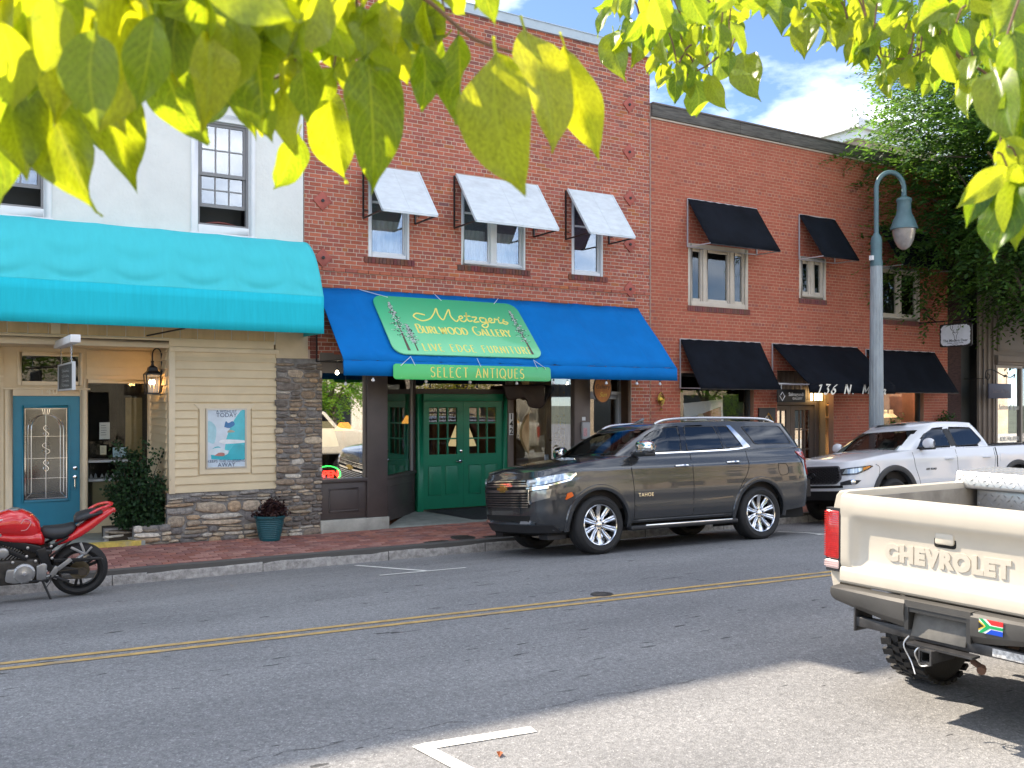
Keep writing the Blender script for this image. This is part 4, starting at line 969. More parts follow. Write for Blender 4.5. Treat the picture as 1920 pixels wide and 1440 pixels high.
def canvas_awning(x0, x1, zt, zb, proj, label, valance=0.0, group='black canvas awnings on the painted brick building', rail=True, sag=.012, mt=None, base_y=None, seam=0):
    Y = base_y or WALL_Y; yb = Y - proj; mt = mt or M_navy
    t = thing('canvas_awning', label, 'awning', ((x0 + x1) / 2, Y, zb), group=group); nx = max(8, int((x1 - x0) / (.025 if seam else .12)))
    def fn(u, v):
        w = math.sin(math.pi * v) * sag * (.6 + .4 * math.sin(u * 19 + x0)) + .004 * math.sin(u * 47 + v * 3)
        if seam: w += .010 * math.exp(-(((u * (x1 - x0)) % seam - seam / 2) / .02) ** 2) * -1 + .006 * math.sin(v * 9 + u * 31) * math.sin(u * 83)
        return (x0 + (x1 - x0) * u, Y - .02 + (yb - Y + .02) * v + w * .6, zt + (zb - zt) * v - w)
    m = MB(); m.grid(fn, nx, 8); nv = len(m.v)
    if valance:
        m.grid(lambda u, v: (x0 + (x1 - x0) * u, yb + .006 * math.sin(u * 30) * v, zb - valance * v), nx, 2)
        for xx in (x0, x1): m.add([(xx, yb, zb), (xx, yb + .05, zb + .05 * (zt - zb) / proj), (xx, yb + .012, zb - valance), (xx, yb, zb - valance)], [(0, 1, 2, 3)])
    c = m.build('canvas', mt, t, smooth=True)
    so_ = c.modifiers.new('thickness', 'SOLIDIFY'); so_.thickness = .006
    m = MB()
    for x in (x0, x1):
        m.bar((x, Y - .02, zt), (x, Y - .02, zb + .02), .022); m.bar((x, Y - .02, zb + .02), (x, yb + .01, zb + .006), .02)
    m.bar((x0, Y - .02, zt), (x1, Y - .02, zt), .018); m.bar((x0, Y - .02, zb + .02), (x1, Y - .02, zb + .02), .018)
    m.build('pipe_frame', M_pipe if mt is M_navy else M_black, t); m = MB(); m.bar((x0, yb + .016, zb - .004), (x1, yb + .016, zb - .004), .018)
    for x in (x0 + .015, x1 - .015): m.bar((x, Y - .02, zt - .03), (x, yb + .016, zb - .008), .016)
    m.build('canvas_bar', M_black, t)
    return t
canvas_awning(13.44, 15.42, 6.32, 5.31, .70, 'black canvas awning over the three light upstairs window, leftmost of the upper row')
canvas_awning(16.75, 17.93, 6.34, 5.32, .70, 'narrow black canvas awning over the small upstairs window left of the lamp post')
canvas_awning(19.48, 21.4, 6.36, 5.34, .70, 'black upstairs canvas awning partly hidden by the street tree')
canvas_awning(13.24, 15.52, 3.44, 2.42, .62, 'black shop awning above the parked dark grey SUV, leftmost of the lower row')
A136 = canvas_awning(15.9, 18.70, 3.43, 2.52, 1.05, 'black shop awning lettered 136 N. Main over the taupe double doors', valance=.18)
canvas_awning(19.02, 21.64, 3.40, 2.38, .68, 'black shop awning right of the lamp post over the dress window')
white_ink = mat('cream_paint', (.78, .76, .68), .6)
mb = MB(); nib_text(mb, '136 N. Main', frame_m((17.24, WALL_Y - 1.066, 2.43), (1, 0, 0), (0, 0, 1)), .20, w=.28, wmin=.09, nib=R(35), gap=.40, shear=.32, condense=1.5)
mb.build('lettering', white_ink, A136)

BLUE = canvas_awning(5.5, 12.13, 4.0, 2.78, 1.17, 'broad blue canvas awning across the brick shopfront', valance=.23, group='long coloured shop awnings', mt=M_blue, sag=.012, seam=1.1)
def teal_awning():
    Y = WALL_Y; yb = 13.9; t = thing('barrel_awning', 'long teal barrel awning with scalloped sag on the white stucco building', 'awning', (2, Y, 3.2), group='long coloured shop awnings')
    x0, x1 = -7.0, 5.285
    prof = [(Y - .0, 4.69), (Y - .10, 4.685), (Y - .25, 4.63), (Y - .42, 4.52), (Y - .58, 4.36), (Y - .72, 4.14), (Y - .82, 3.93), (yb, 3.745)]
    prof = [(p.x, p.y) for p in smooth_path([(a, c, 0) for a, c in prof], 8)]
    n = len(prof) - 1; nx = 240
    def fn(u, v):
        i = min(int(v * n + .5), n); y, z = prof[i]; x = x0 + (x1 - x0) * u
        ph = ((x + .38) % .86) / .86; edge = min(1, (x1 - x) / .25)
        sag = (math.sin(math.pi * ph) ** .8) * math.sin(math.pi * min(1, v * 1.02)) * .055 * edge
        w = .055 * math.exp(-((v - .60 - .12 * math.sin(math.pi * ph)) / .07) ** 2) * math.sin(math.pi * ph) * edge + .06 * math.exp(-((v - .84 - .1 * math.sin(math.pi * ph)) / .05) ** 2) * math.sin(math.pi * ph) * edge
        return (x, y + sag * .55 + w, z - sag * .5)
    m = MB(); m.grid(fn, nx, n); c = m.build('canvas', M_teal, t, smooth=70)
    c.modifiers.new('thickness', 'SOLIDIFY').thickness = .006
    m = MB(); m.grid(lambda u, v: (x0 + (x1 - x0) * u, yb - .006 - .012 * v + .011 * math.sin((x0 + (x1 - x0) * u) * 7.3) * v + .005 * math.sin((x0 + (x1 - x0) * u) * 19) * v, 3.748 - .565 * v), nx, 4)
    v_ = m.build('valance', mat('teal_valance', (.02, .50, .61), .75, var=.05, vscale=2.5, spec=.12, stretch=(12, 1, 1)), t, smooth=70); v_.modifiers.new('thickness', 'SOLIDIFY').thickness = .006
    m = MB(); poly = [(y, z) for y, z in prof] + [(yb, 3.19), (Y - .02, 3.19)]
    m.prism(poly, 0, .006, frame_m((x1 - .005, 0, 0), (0, 1, 0), (0, 0, 1))); m.build('end_panel', M_teal, t)
    m = MB(); m.bar((x0, yb + .02, 3.2), (x1, yb + .02, 3.2), .03); 
    for x in (-1.2, 3.05, 5.2): m.bar((x, Y, 3.4), (x, yb + .03, 3.2), .022)
    m.bar((2.9, Y - .01, 3.12), (3.25, yb + .1, 3.19), .02); m.build('frame', M_black, t)
teal_awning()

# ---------------------------------------------------------------- signs
def slope_frame(x, s):
    u = Vector((0, 1.17, 1.22)).normalized(); n = Vector((0, -u.z, u.y)); o = Vector((x, 13.63, 2.78)) + u * s + n * .035
    return frame_m(o, (1, 0, 0), u)
def rounded(w, h, r, n=6):
    out = []
    for cx, cy, a in ((w / 2 - r, h / 2 - r, 0), (-w / 2 + r, h / 2 - r, 90), (-w / 2 + r, -h / 2 + r, 180), (w / 2 - r, -h / 2 + r, 270)): out += arc(cx, cy, r, r, a, a + 90, n)
    return out
def grad_mat(name, c0, c1, axis, lo, hi, rough=.18):
    m = mat(name, c0, rough, spec=.5); nt = m.node_tree; N = nt.nodes; L = nt.links
    tc = N.new('ShaderNodeTexCoord'); sp = N.new('ShaderNodeSeparateXYZ'); mr = N.new('ShaderNodeMapRange'); mx = N.new('ShaderNodeMix'); mx.data_type = 'RGBA'
    mr.inputs['From Min'].default_value = lo; mr.inputs['From Max'].default_value = hi
    mx.inputs['A'].default_value = (*c0, 1); mx.inputs['B'].default_value = (*c1, 1)
    L.new(tc.outputs['Object'], sp.inputs[0]); L.new(sp.outputs[axis], mr.inputs['Value']); L.new(mr.outputs[0], mx.inputs['Factor']); L.new(mx.outputs['Result'], N['Principled BSDF'].inputs['Base Color'])
    return m
def shop_sign():
    yel = mat('sign_yellow', (.80, .70, .16), .5); F = slope_frame(7.78, .83)
    t = thing('shop_sign', 'large green shop sign with yellow lettering and painted fir trees lying on the blue awning', 'sign', F.translation)
    m = MB(); m.prism(rounded(2.80, 1.40, .20), -.012, .012, F); m.build('board', grad_mat('sign_green', (.20, .64, .33), (.03, .42, .20), 2, 2.85, 3.95, .25), t, bevel=.003)
    def at(x, y, z=.0135): return F @ Matrix.Translation((x, y, z))
    # script name: one joined hand-drawn stroke with a wide M
    sc = [[(-.98, .10), (-1.02, .20), (-.92, .31), (-.74, .26)], [(-.98, .10), (-.86, .02), (-.66, .12), (-.50, .36), (-.40, .56), (-.42, .30), (-.36, .10), (-.22, .34), (-.10, .54), (-.13, .26), (-.06, .06), (.02, .14)],
          [(.02, .14), (.14, .22), (.13, .30), (.06, .24), (.07, .10), (.16, .08), (.24, .22), (.30, .46), (.24, .20), (.28, .09), (.36, .14)], [(.20, .30), (.36, .31)],
          [(.38, .27), (.50, .27), (.38, .08), (.52, .10)], [(.70, .26), (.58, .26), (.57, .10), (.68, .10), (.71, .26), (.70, -.02), (.60, -.14), (.54, -.05), (.72, .08)], [(.72, .08), (.86, .20), (.84, .27), (.78, .20), (.80, .09), (.90, .10)],
          [(.90, .10), (.95, .26), (.97, .22), (1.03, .24), (1.02, .10), (1.08, .09)], [(1.08, .34), (1.06, .28)], [(1.10, .10), (1.19, .26), (1.14, .18), (1.24, .12), (1.18, .05), (1.10, .09)]]
    m = MB()
    for st in sc: nib_stroke(m, [(p.x, p.y) for p in smooth_path([(a * .80 + .04, c * .62 + .10, 0) for a, c in st], 6)], at(0, 0), .034, .022, R(60))
    m.build('lettering', yel, t)
    m = MB(); nib_text(m, 'BURLWOOD GALLERY', at(.07, -.085), .215, w=.15, wmin=.055, nib=R(5), gap=.13, small=.78, condense=.86); m.build('lettering', yel, t)
    m = MB(); nib_text(m, 'LIVE EDGE FURNITURE', at(.17, -.53), .168, w=.14, wmin=.055, nib=R(5), gap=.27, condense=.84); m.build('lettering', yel, t)
    rr = random.Random(2); dk = MB(); wh = MB(); tr = MB()
    for (x, y, h, wd) in ((-1.13, -.62, 1.16, .40), (-.98, -.62, .62, .26), (1.20, -.62, 1.12, .38)):
        tr.add([(-.022 * h + x, y, 0), (.022 * h + x, y, 0), (x + .006, y + h * .6, 0), (x - .006, y + h * .6, 0)], [(0, 1, 2, 3)], at(0, 0))
        for k in range(330):
            v = rr.random() ** .8; hw = wd / 2 * (1 - v) * (.55 + .45 * math.sin(v * 38)) * min(1, .3 + v * 4) + .012; px = x + rr.uniform(-1, 1) * hw; py = y + h * (.26 + .74 * v)
            a = rr.uniform(-.7, .1) * (1 if px > x else -1); s = rr.uniform(.012, .026)
            d = (math.cos(a) * s, math.sin(a) * s * .8); q = wh if rr.random() < .36 else dk; zz = .0012 if q is wh else .0006
            q.add([(px - d[0], py - d[1], zz), (px + d[1] * .5, py - .006, zz), (px + d[0], py + d[1], zz), (px - d[1] * .5, py + .006, zz)], [(0, 1, 2, 3)], at(0, 0))
    fir = tr.build('fir_print', mat('fir_trunk', (.10, .075, .06), .7), t); dk.build('fir_print', mat('fir_dark', (.018, .03, .022), .7), t); wh.build('fir_print', mat('fir_snow', (.55, .62, .58), .7), t)
    m = MB()
    for a, c in (((-1.1, .66), (-1.55, .83)), ((-.1, .66), (-.16, .84)), ((.95, .66), (1.12, .84))): m.tube([at(*a, .014).translation, at(*c, .0).translation], .006, 4)
    m.build('wire', mat('wire', (.62, .66, .72), .5), t)
    # hanging lower board
    t2 = thing('hanging_sign', 'narrow green board reading SELECT ANTIQUES hung from the blue awning edge', 'sign', (7.76, 13.57, 2.62)); F2 = frame_m((7.76, 13.575, 2.622), (1, 0, 0), (0, .06, 1))
    m = MB(); m.prism(rounded(2.94, .245, .055), -.009, .009, F2); m.build('board', grad_mat('sign_green_low', (.06, .52, .13), (.08, .46, .18), 0, 6.3, 9.2, .25), t2, bevel=.003)
    m = MB(); nib_text(m, 'SELECT ANTIQUES', F2 @ Matrix.Translation((.05, 0, .0105)), .155, w=.13, wmin=.06, nib=R(5), gap=.30, condense=.95); m.build('lettering', yel, t2)
    m = MB()
    for (a, c) in ((6.42, 6.6), (6.66, 6.6), (7.85, 7.8), (8.95, 8.9), (9.12, 8.9)): m.tube([(a, 13.56, 2.72), (c, 13.60, 2.86)], .005, 4)
    for (a, z) in ((6.42, 2.715), (9.12, 2.715), (6.42, 2.53), (9.12, 2.53)): m.lathe([(.011, 0), (0, .008)], 6, frame_m((a, 13.566, z), (1, 0, 0), (0, 0, 1)))
    m.build('wire', mat('wire_pale', (.62, .66, .72), .5), t2)
shop_sign()

def chalk_sign():
    X = 1.735; t = thing('hanging_chalkboard', 'small framed chalkboard hung on chains under the teal awning', 'sign', (X, 14.4, 2.4))
    y0, y1, z0, z1 = 13.55, 14.98, 2.30, 2.665
    y0, y1 = 13.38, 14.85
    m = MB(); m.box(X - .06, X + .06, y0 - .15, y1 + .1, 2.90, 3.0); m.build('beam', M_white, t, bevel=.006)
    f = MB()
    for a, b_, c, d in ((y0, y0 + .05, z0, z1), (y1 - .05, y1, z0, z1), (y0 + .05, y1 - .05, z0, z0 + .022), (y0 + .05, y1 - .05, z1 - .022, z1)): f.box(X - .02, X + .02, a, b_, c, d)
    f.build('frame', mat('silver_frame', (.50, .53, .55), .4), t)
    m = MB(); m.box(X - .012, X + .012, y0 + .05, y1 - .05, z0 + .022, z1 - .022); m.build('board', mat('slate', (.05, .065, .07), .6, var=.5, vscale=5), t)
    chalk = mat('chalk', (.45, .48, .48), .9); F = lambda z: frame_m((X - .0135, (y0 + y1) / 2, z), (0, -1, 0), (0, 0, 1))
    m = MB(); rr = random.Random(5)
    for z, n in ((2.57, 7), (2.50, 5), (2.44, 7), (2.38, 6)): nib_stroke(m, [(-.36 + .72 * k / (n * 6) + .03 * math.sin(k * 1.1), .022 * math.sin(k * 1.05) * rr.uniform(.5, 1.3)) for k in range(n * 6)], F(z), .014, .006, .6)
    m.build('chalk_lettering', chalk, t)
    for y in (y0 + .22, y1 - .22):
        m = MB(); z = z1
        k = 0
        while z < 2.9: m.lathe([(.0, -.0)], 3) if False else m.tube([(X + (.011 if k % 2 else 0) * math.cos(R(a)), y + (0 if k % 2 else .014) * math.cos(R(a)), z + .014 + .016 * math.sin(R(a))) for a in range(0, 360, 60)], .003, 4, closed=True); z += .024; k += 1
        m.build('chain', M_chrome, t)
chalk_sign()

def gallery_oval():
    t = thing('hanging_oval_sign', 'orange and black oval Gallery sign hung before the side door', 'sign', (11.12, 14.6, 2.4))
    F = frame_m((11.12, 14.6, 2.41), (1, 0, 0), (0, 0, 1)); ov = lambda a, b_: arc(0, 0, a, b_, 0, 348, 29)
    m = MB(); m.prism(ov(.215, .285), -.012, .012, F); m.build('rim', mat('oval_rim', (.02, .012, .01), .5), t)
    m = MB(); m.prism(ov(.195, .262), -.014, .014, F); m.build('board', mat('oval_orange', (.46, .16, .02), .5, var=.35, vscale=5), t)
    text('lettering', 'Gallery', .115, M_black, t, F @ Matrix.Translation((0, .03, .016)), depth=.001)
    text('lettering', 'Sun', .12, mat('oval_yellow', (.65, .5, .05), .5), t, F @ Matrix.Translation((0, -.12, .016)), depth=.001, shear=.4)
    text('lettering', 'Art', .10, mat('oval_red', (.3, .02, .02), .5), t, F @ Matrix.Translation((0, .16, .016)), depth=.001)
    m = MB(); m.tube([(11.05, 14.6, 2.66), (11.05, 14.6, 2.95)], .004, 4); m.tube([(11.19, 14.6, 2.66), (11.19, 14.6, 2.95)], .004, 4); m.build('chain', M_black, t)
gallery_oval()
def plate_142():
    t = thing('house_number_plate', 'vertical white plate with black number 142 beside the green doors', 'sign', (9.86, 15.86, 1.7))
    m = MB(); m.box(9.815, 9.915, 15.862, 15.872, 1.51, 1.935); m.build('plate', mat('plate_white', (.78, .78, .76), .4), t, bevel=.003)
    for i, c in enumerate('142'): text('numeral', c, .155, M_black, t, frame_m((9.865, 15.861, 1.865 - i * .142), (1, 0, 0), (0, 0, 1)), depth=.001, bold=.004)
plate_142()
def intercom():
    t = thing('intercom_box', 'grey entry intercom box with red notice on the brown pier', 'intercom', (10.84, WALL_Y - .06, 1.5))
    m = MB(); m.box(10.74, 10.92, WALL_Y - .09, WALL_Y - .022, 1.45, 1.77); m.build('case', mat('intercom_grey', (.42, .42, .42), .5), t, bevel=.012)
    m = MB(); m.box(10.755, 10.84, WALL_Y - .094, WALL_Y - .0905, 1.50, 1.66); m.build('label', mat('pink_notice', (.55, .30, .30), .6, var=.3, vscale=40), t)
    m = MB(); m.box(10.77, 10.85, WALL_Y - .028, WALL_Y - .0215, 1.80, 1.87); m.build('notice', M_white, t)
intercom()
def ornament():
    t = thing('wall_ornament', 'brass diamond scroll ornament on a wire against the painted brick pier', 'ornament', (12.71, WALL_Y - .06, 2.2)); br = mat('brass', (.45, .33, .06), .3, metal=1); m = MB()
    for s in (1, -1):
        for k in (.11, .07): m.tube([(12.71 + s * k * .75 * math.sin(R(a)) * abs(math.sin(R(a))), WALL_Y - .05, 2.21 + k * 1.25 * math.cos(R(a))) for a in range(0, 181, 15)], .009, 6)
    m.lathe([(0, -.12), (.03, -.10), (.0, -.05)], 8, Matrix.Translation((12.71, WALL_Y - .05, 2.10))); m.lathe([(.045, 0), (.05, .02), (0, .04)], 10, frame_m((12.71, WALL_Y - .04, 2.21), (1, 0, 0), (0, 0, 1)))
    m.build('scrollwork', br, t, smooth=True); m = MB(); m.tube([(12.71, WALL_Y - .05, 2.34), (12.71, WALL_Y - .05, 2.6)], .003, 4); m.build('wire', M_black, t)
ornament()
def salmagundi():
    Y = 14.38; t = thing('hanging_gallery_sign', 'black Salmagundi Gallery sign with diamond logo hung from a white rail', 'sign', (16.06, Y, 2.3))
    m = MB(); m.box(15.63, 16.49, Y, Y + .025, 2.15, 2.43); m.build('board', mat('sign_black', (.012, .012, .013), .4), t, bevel=.003)
    m = MB(); m.bar((15.5, Y + .01, 2.55), (17.1, Y + .01, 2.55), .028); m.build('rail', mat('rail_white', (.6, .6, .6), .4), t)
    m = MB()
    for x in (15.75, 16.36): m.tube([(x, Y + .01, 2.43), (x, Y + .01, 2.55)], .008, 6)
    m.build('hanger', M_white, t)
    wt = mat('sign_white_ink', (.78, .78, .78), .5); F = lambda x, z: frame_m((x, Y - .001, z), (1, 0, 0), (0, 0, 1))
    text('lettering', 'Salmagundi', .105, wt, t, F(16.20, 2.32), depth=.001, bold=.0015); text('lettering', 'GALLERY', .07, wt, t, F(16.24, 2.23), depth=.001, bold=.001, spacing=1.1)
    m = MB()
    def dia(s, x, z, w, a0, a1):
        P = [(x - s, z), (x, z - s), (x + s, z), (x, z + s), (x - s, z)]; m.tube([(p[0] * .8 + x * .2, Y - .003, p[1]) for p in P[a0:a1]], w, 4)
    dia(.105, 15.77, 2.29, .008, 0, 3); dia(.07, 15.77, 2.30, .007, 2, 5); m.build('logo', wt, t)
    t = thing('wall_plaque', 'dark square plaque with gold and white diamond logo on the brick by the double doors', 'sign', (15.72, WALL_Y - .03, 1.75)); m = MB(); m.box(15.48, 15.98, WALL_Y - .04, WALL_Y - .003, 1.45, 2.03); m.build('plaque', mat('plaque_brown', (.03, .022, .018), .5), t, bevel=.004)
    for k, c in ((0, (.5, .25, .03)), (1, (.7, .68, .62))):
        m = MB(); q = .16 - .05 * k; x = 15.76 - .06 * k; m.tube([(x - q, WALL_Y - .045, 1.72), (x, WALL_Y - .045, 1.72 + q * 1.2), (x + q, WALL_Y - .045, 1.72), (x + q * .5, WALL_Y - .045, 1.6)], .014, 4); m.build('logo', mat('logo_gold', c, .4), t)
salmagundi()
def deer_sign():
    X = 21.05; y0, y1, z0, z1 = 13.42, 14.20, 3.50, 4.0; t = thing('hanging_shop_sign', 'ragged edged white sign with deer skull drawing projecting from the brick corner', 'sign', (X, 13.8, 3.75)); rr = random.Random(3)
    F = frame_m((X, (y0 + y1) / 2, (z0 + z1) / 2), (0, -1, 0), (0, 0, 1)); w, h = y1 - y0, z1 - z0; P = []
    m = MB(); m.prism(rounded(w + .05, h + .05, .05), -.02, .02, F); m.build('backing', M_black, t)
    base = rounded(w, h, .12, 8); 
    for i, p in enumerate(base):
        q = base[(i + 1) % len(base)]; n = max(1, int(math.hypot(q[0] - p[0], q[1] - p[1]) / .025))
        for k in range(n): s = rr.uniform(.94, 1.0); P.append(((p[0] + (q[0] - p[0]) * k / n) * s, (p[1] + (q[1] - p[1]) * k / n) * s))
    m = MB(); m.prism(P, -.024, .024, F); m.build('board', mat('sign_white', (.80, .82, .85), .5, var=.05), t)
    ink = mat('ink_grey', (.03, .035, .04), .7); d = MB(); G = F @ Matrix.Translation((0, 0, .0255))
    for s in (1, -1):
        for st in ([(.02, .05), (.09, .10), (.13, .17), (.12, .22)], [(.09, .10), (.07, .16), (.08, .20)], [(.05, .08), (.03, .12)], [(.0, .03), (.07, .05), (.05, .0), (.03, -.04), (.02, -.12), (.0, -.14)]):
            nib_stroke(d, [(p.x * s, p.y) for p in smooth_path([(a, c + .02, 0) for a, c in st], 4)], G, .012, .008, .5)
    d.build('deer_drawing', ink, t)
    text('lettering', 'The Modern Deer', .085, ink, t, G @ Matrix.Translation((0, -.13, 0)), depth=.001, bold=.001); text('lettering', 'Vintage . Home Goods', .045, ink, t, G @ Matrix.Translation((0, -.185, 0)), depth=.001); text('lettering', 'EST. 2017', .04, ink, t, G @ Matrix.Translation((0, -.222, 0)), depth=.001)
    m = MB(); m.bar((X, WALL_Y, 4.10), (X, 13.35, 4.10), .03); m.tube(smooth_path([(X, WALL_Y, 4.45), (X, 14.6, 4.42), (X, 14.55, 4.25), (X, 14.35, 4.12)], 5), .012, 6)
    for y in (13.55, 14.1): m.bar((X, y, 4.10), (X, y, 4.0), .012)
    m.build('bracket', M_black, t)
deer_sign()
def spa_sign():
    Y = 14.25; t = thing('hanging_spa_sign', 'slate blue Salon & Spa board on a scrolled iron bracket at far right', 'sign', (23.6, Y, 2.45))
    m = MB(); m.box(23.10, 24.09, Y, Y + .03, 2.25, 2.63); m.build('board', mat('slate_blue', (.055, .06, .095), .5), t, bevel=.004)
    ink = mat('muted_ink', (.14, .11, .12), .6); F = lambda z, x=23.62: frame_m((x, Y - .001, z), (1, 0, 0), (0, 0, 1))
    text('lettering', 'Salon & Spa', .15, ink, t, F(2.44), depth=.001)
    m = MB(); m.tube(smooth_path([(22.95, Y, 2.75), (23.0, Y, 2.95), (23.3, Y, 2.97), (23.7, Y, 2.85), (24.05, Y, 2.80), (24.25, Y, 2.88), (24.2, Y, 2.78)], 6), .014, 6); m.tube([(22.9, Y + .02, 2.6), (22.9, Y + .02, 3.5)], .014, 6); m.tube(smooth_path([(22.95, Y, 2.85), (23.05, Y, 2.72), (23.15, Y, 2.82), (23.05, Y, 2.88)], 5), .012, 6)
    m.bar((22.9, Y, 2.75), (22.9, WALL_Y, 2.75), .02); m.build('bracket', M_black, t)
    for x in (23.3, 23.9): m = MB(); m.tube([(x, Y + .015, 2.63), (x, Y + .015, 2.85)], .006, 5); m.build('hanger', M_black, t)
spa_sign()
def poster():
    t = thing('poster_case', 'lit turquoise jewellery poster in a silver frame on the clapboard wall', 'poster', (4.06, WALL_Y - .03, 1.6)); Y = WALL_Y - .022; x0, x1, z0, z1 = 3.75, 4.365, 1.135, 2.05
    f = MB(); frame_rect(f, x0, x1, z0, z1, .022, Y - .014, Y + .01); f.build('frame', mat('poster_frame', (.45, .45, .44), .3, metal=.6), t)
    def blob(mb, pts, k): mb.prism([(p.x, p.y) for p in smooth_path([(a, c, 0) for a, c in pts], 4)], 0, .0006 * k, frame_m((x0 + .022, Y, z0 + .022), (1, 0, 0), (0, 0, 1)))
    w, h = x1 - x0 - .044, z1 - z0 - .044
    m = MB(); blob(m, [(0, 0), (w, 0), (w, h), (0, h), (0, 0)], 1); m.v = [(min(max(x, x0 + .022), x1 - .022), y, min(max(z, z0 + .022), z1 - .022)) for x, y, z in m.v]; m.build('print', mat('poster_base', (.55, .66, .76), .12, var=.15, vscale=3), t)
    def col(pts, c, k):
        m = MB(); blob(m, pts, k); m.v = [(min(max(x, x0 + .022), x1 - .022), y, min(max(z, z0 + .022), z1 - .022)) for x, y, z in m.v]; m.build('print', mat('poster_ink', c, .15, var=.12, vscale=6), t)
    T = (.03, .42, .52)
    col([(w * .45, h * .30), (w, h * .30), (w, h), (w * .82, h * .93), (w * .62, h * .72), (w * .50, h * .5), (w * .45, h * .30)], (.06, .50, .60), 2); col([(0, h * .45), (w * .18, h * .42), (w * .22, h * .7), (.0, h * .8), (0, h * .45)], (.35, .62, .72), 2)
    col([(w * .1, h * .14), (w, h * .12), (w, h * .34), (w * .75, h * .40), (w * .5, h * .24), (w * .3, h * .36), (w * .1, h * .3), (w * .1, h * .14)], T, 3); col([(w * .05, h * .22), (w * .42, h * .20), (w * .55, h * .26), (w * .3, h * .34), (w * .08, h * .3), (w * .05, h * .22)], (.62, .74, .80), 4)
    col([(w * .18, h * .2), (w * .42, h * .19), (w * .44, h * .24), (w * .3, h * .25), (w * .18, h * .2)], (.45, .20, .18), 5); col([(w * .45, h * .4), (w, h * .42), (w * .95, h * .46), (w * .45, h * .48), (w * .3, h * .44), (w * .45, h * .4)], (.74, .80, .84), 5)
    col([(w * .44, h * .70), (w * .58, h * .68), (w * .72, h * .74), (w * .66, h * .80), (w * .55, h * .77), (w * .48, h * .80), (w * .44, h * .70)], (.02, .17, .42), 5); col([(w * .52, h * .60), (w * .72, h * .61), (w * .66, h * .64), (w * .55, h * .64), (w * .52, h * .60)], (.36, .34, .28), 5)
    ink = mat('poster_letter', (.03, .07, .16), .4); cx = (x0 + x1) / 2
    for s, z, sz in (('A WISHLIST', 2.002, .058), ('TODAY', 1.945, .088), ('KEEPS THE GUESSING', 1.245, .058), ('AWAY', 1.187, .088)): text('lettering', s, sz, ink, t, frame_m((cx, Y - .005, z), (1, 0, 0), (0, 0, 1)), depth=.0006, spacing=1.05)
poster()
def neon():
    t = thing('neon_open_sign', 'red and green neon OPEN sign in the left shop window sill corner', 'sign', (5.75, 14.95, .95)); F = frame_m((5.74, 14.93, .985), (1, 0, 0), (0, 0, 1)); m = MB()
    m.tube([F @ Vector((.225 * math.cos(R(a)), .135 * math.sin(R(a)) - .02, 0)) for a in range(0, 360, 12)], .011, 6, closed=True); m.build('ring_tube', mat('neon_green', (.05, .8, .1), .4, emit=(.05, 1, .12), estr=1.1), t)
    text('letter_tube', 'OPEN', .15, mat('neon_red', (.9, .03, .02), .4, emit=(1, .035, .02), estr=1.6), t, F @ Matrix.Translation((0, -.02, 0)), depth=.008, bold=.006)
    m = MB(); m.prism(arc(0, -.02, .24, .145, 0, 348, 29), -.03, -.015, F); m.build('backing', M_black, t)
neon()
# ---------------------------------------------------------------- lamps, bulbs, plants, covers, street lamp
def wall_lantern():
    X, Y = 3.06, 15.2; t = thing('wall_lantern', 'lit black coach lantern on a curved arm in the tan entrance recess', 'lantern', (X, Y, 2.27)); m = MB()
    for sx in (-1, 1):
        for sy in (-1, 1): m.bar((X + sx * .085, Y + sy * .085, 2.29), (X + sx * .105, Y + sy * .105, 2.555), .014)
    m.box(X - .10, X + .10, Y - .10, Y + .10, 2.265, 2.29); m.box(X - .115, X + .115, Y - .115, Y + .115, 2.555, 2.575)
    m.lathe([(.155, 2.575), (.10, 2.62), (.085, 2.67), (.03, 2.70), (.02, 2.74), (.03, 2.76), (0, 2.79)], 4, Matrix.Translation((X, Y, 0)) @ Matrix.Rotation(R(45), 4, 'Z')); m.build('housing', M_black, t)
    m = MB(); m.tube([(X, Y, 2.76)] + [(X + .065 + .065 * math.cos(R(a)), Y, 2.86 + .10 * math.sin(R(a))) for a in range(180, -1, -15)] + [(X + .135, Y, 2.6), (X + .15, Y, 2.45)], .011, 6); m.box(X + .115, 3.205, Y - .05, Y + .05, 2.30, 2.62); m.build('arm', M_black, t)
    gm = glass_mat('lantern_glass', (.95, .9, .85), refl=.12)
    for sx, sy in ((0, -1), (-1, 0)):
        p = MB(); a = .088; q = .105
        if sy: p.add([(X - a, Y - a, 2.29), (X + a, Y - a, 2.29), (X + q, Y - q, 2.555), (X - q, Y - q, 2.555)], [(0, 1, 2, 3)])
        else: p.add([(X - a, Y - a, 2.29), (X - a, Y + a, 2.29), (X - q, Y + q, 2.555), (X - q, Y - q, 2.555)], [(0, 1, 2, 3)])
        p.build('pane', gm, t)
    flame = mat('lamp_flame', (1, .7, .3), .5, emit=(1, .55, .18), estr=28)
    for dx in (-.03, .03, 0): p = MB(); p.lathe([(0, 0), (.013, .02), (.010, .05), (0, .08)], 8, Matrix.Translation((X + dx, Y + abs(dx), 2.41))); p.build('bulb', flame, t, smooth=True); p = MB(); p.tube([(X + dx, Y + abs(dx), 2.29), (X + dx, Y + abs(dx), 2.41)], .009, 6); p.build('candle', M_cream, t)
wall_lantern()
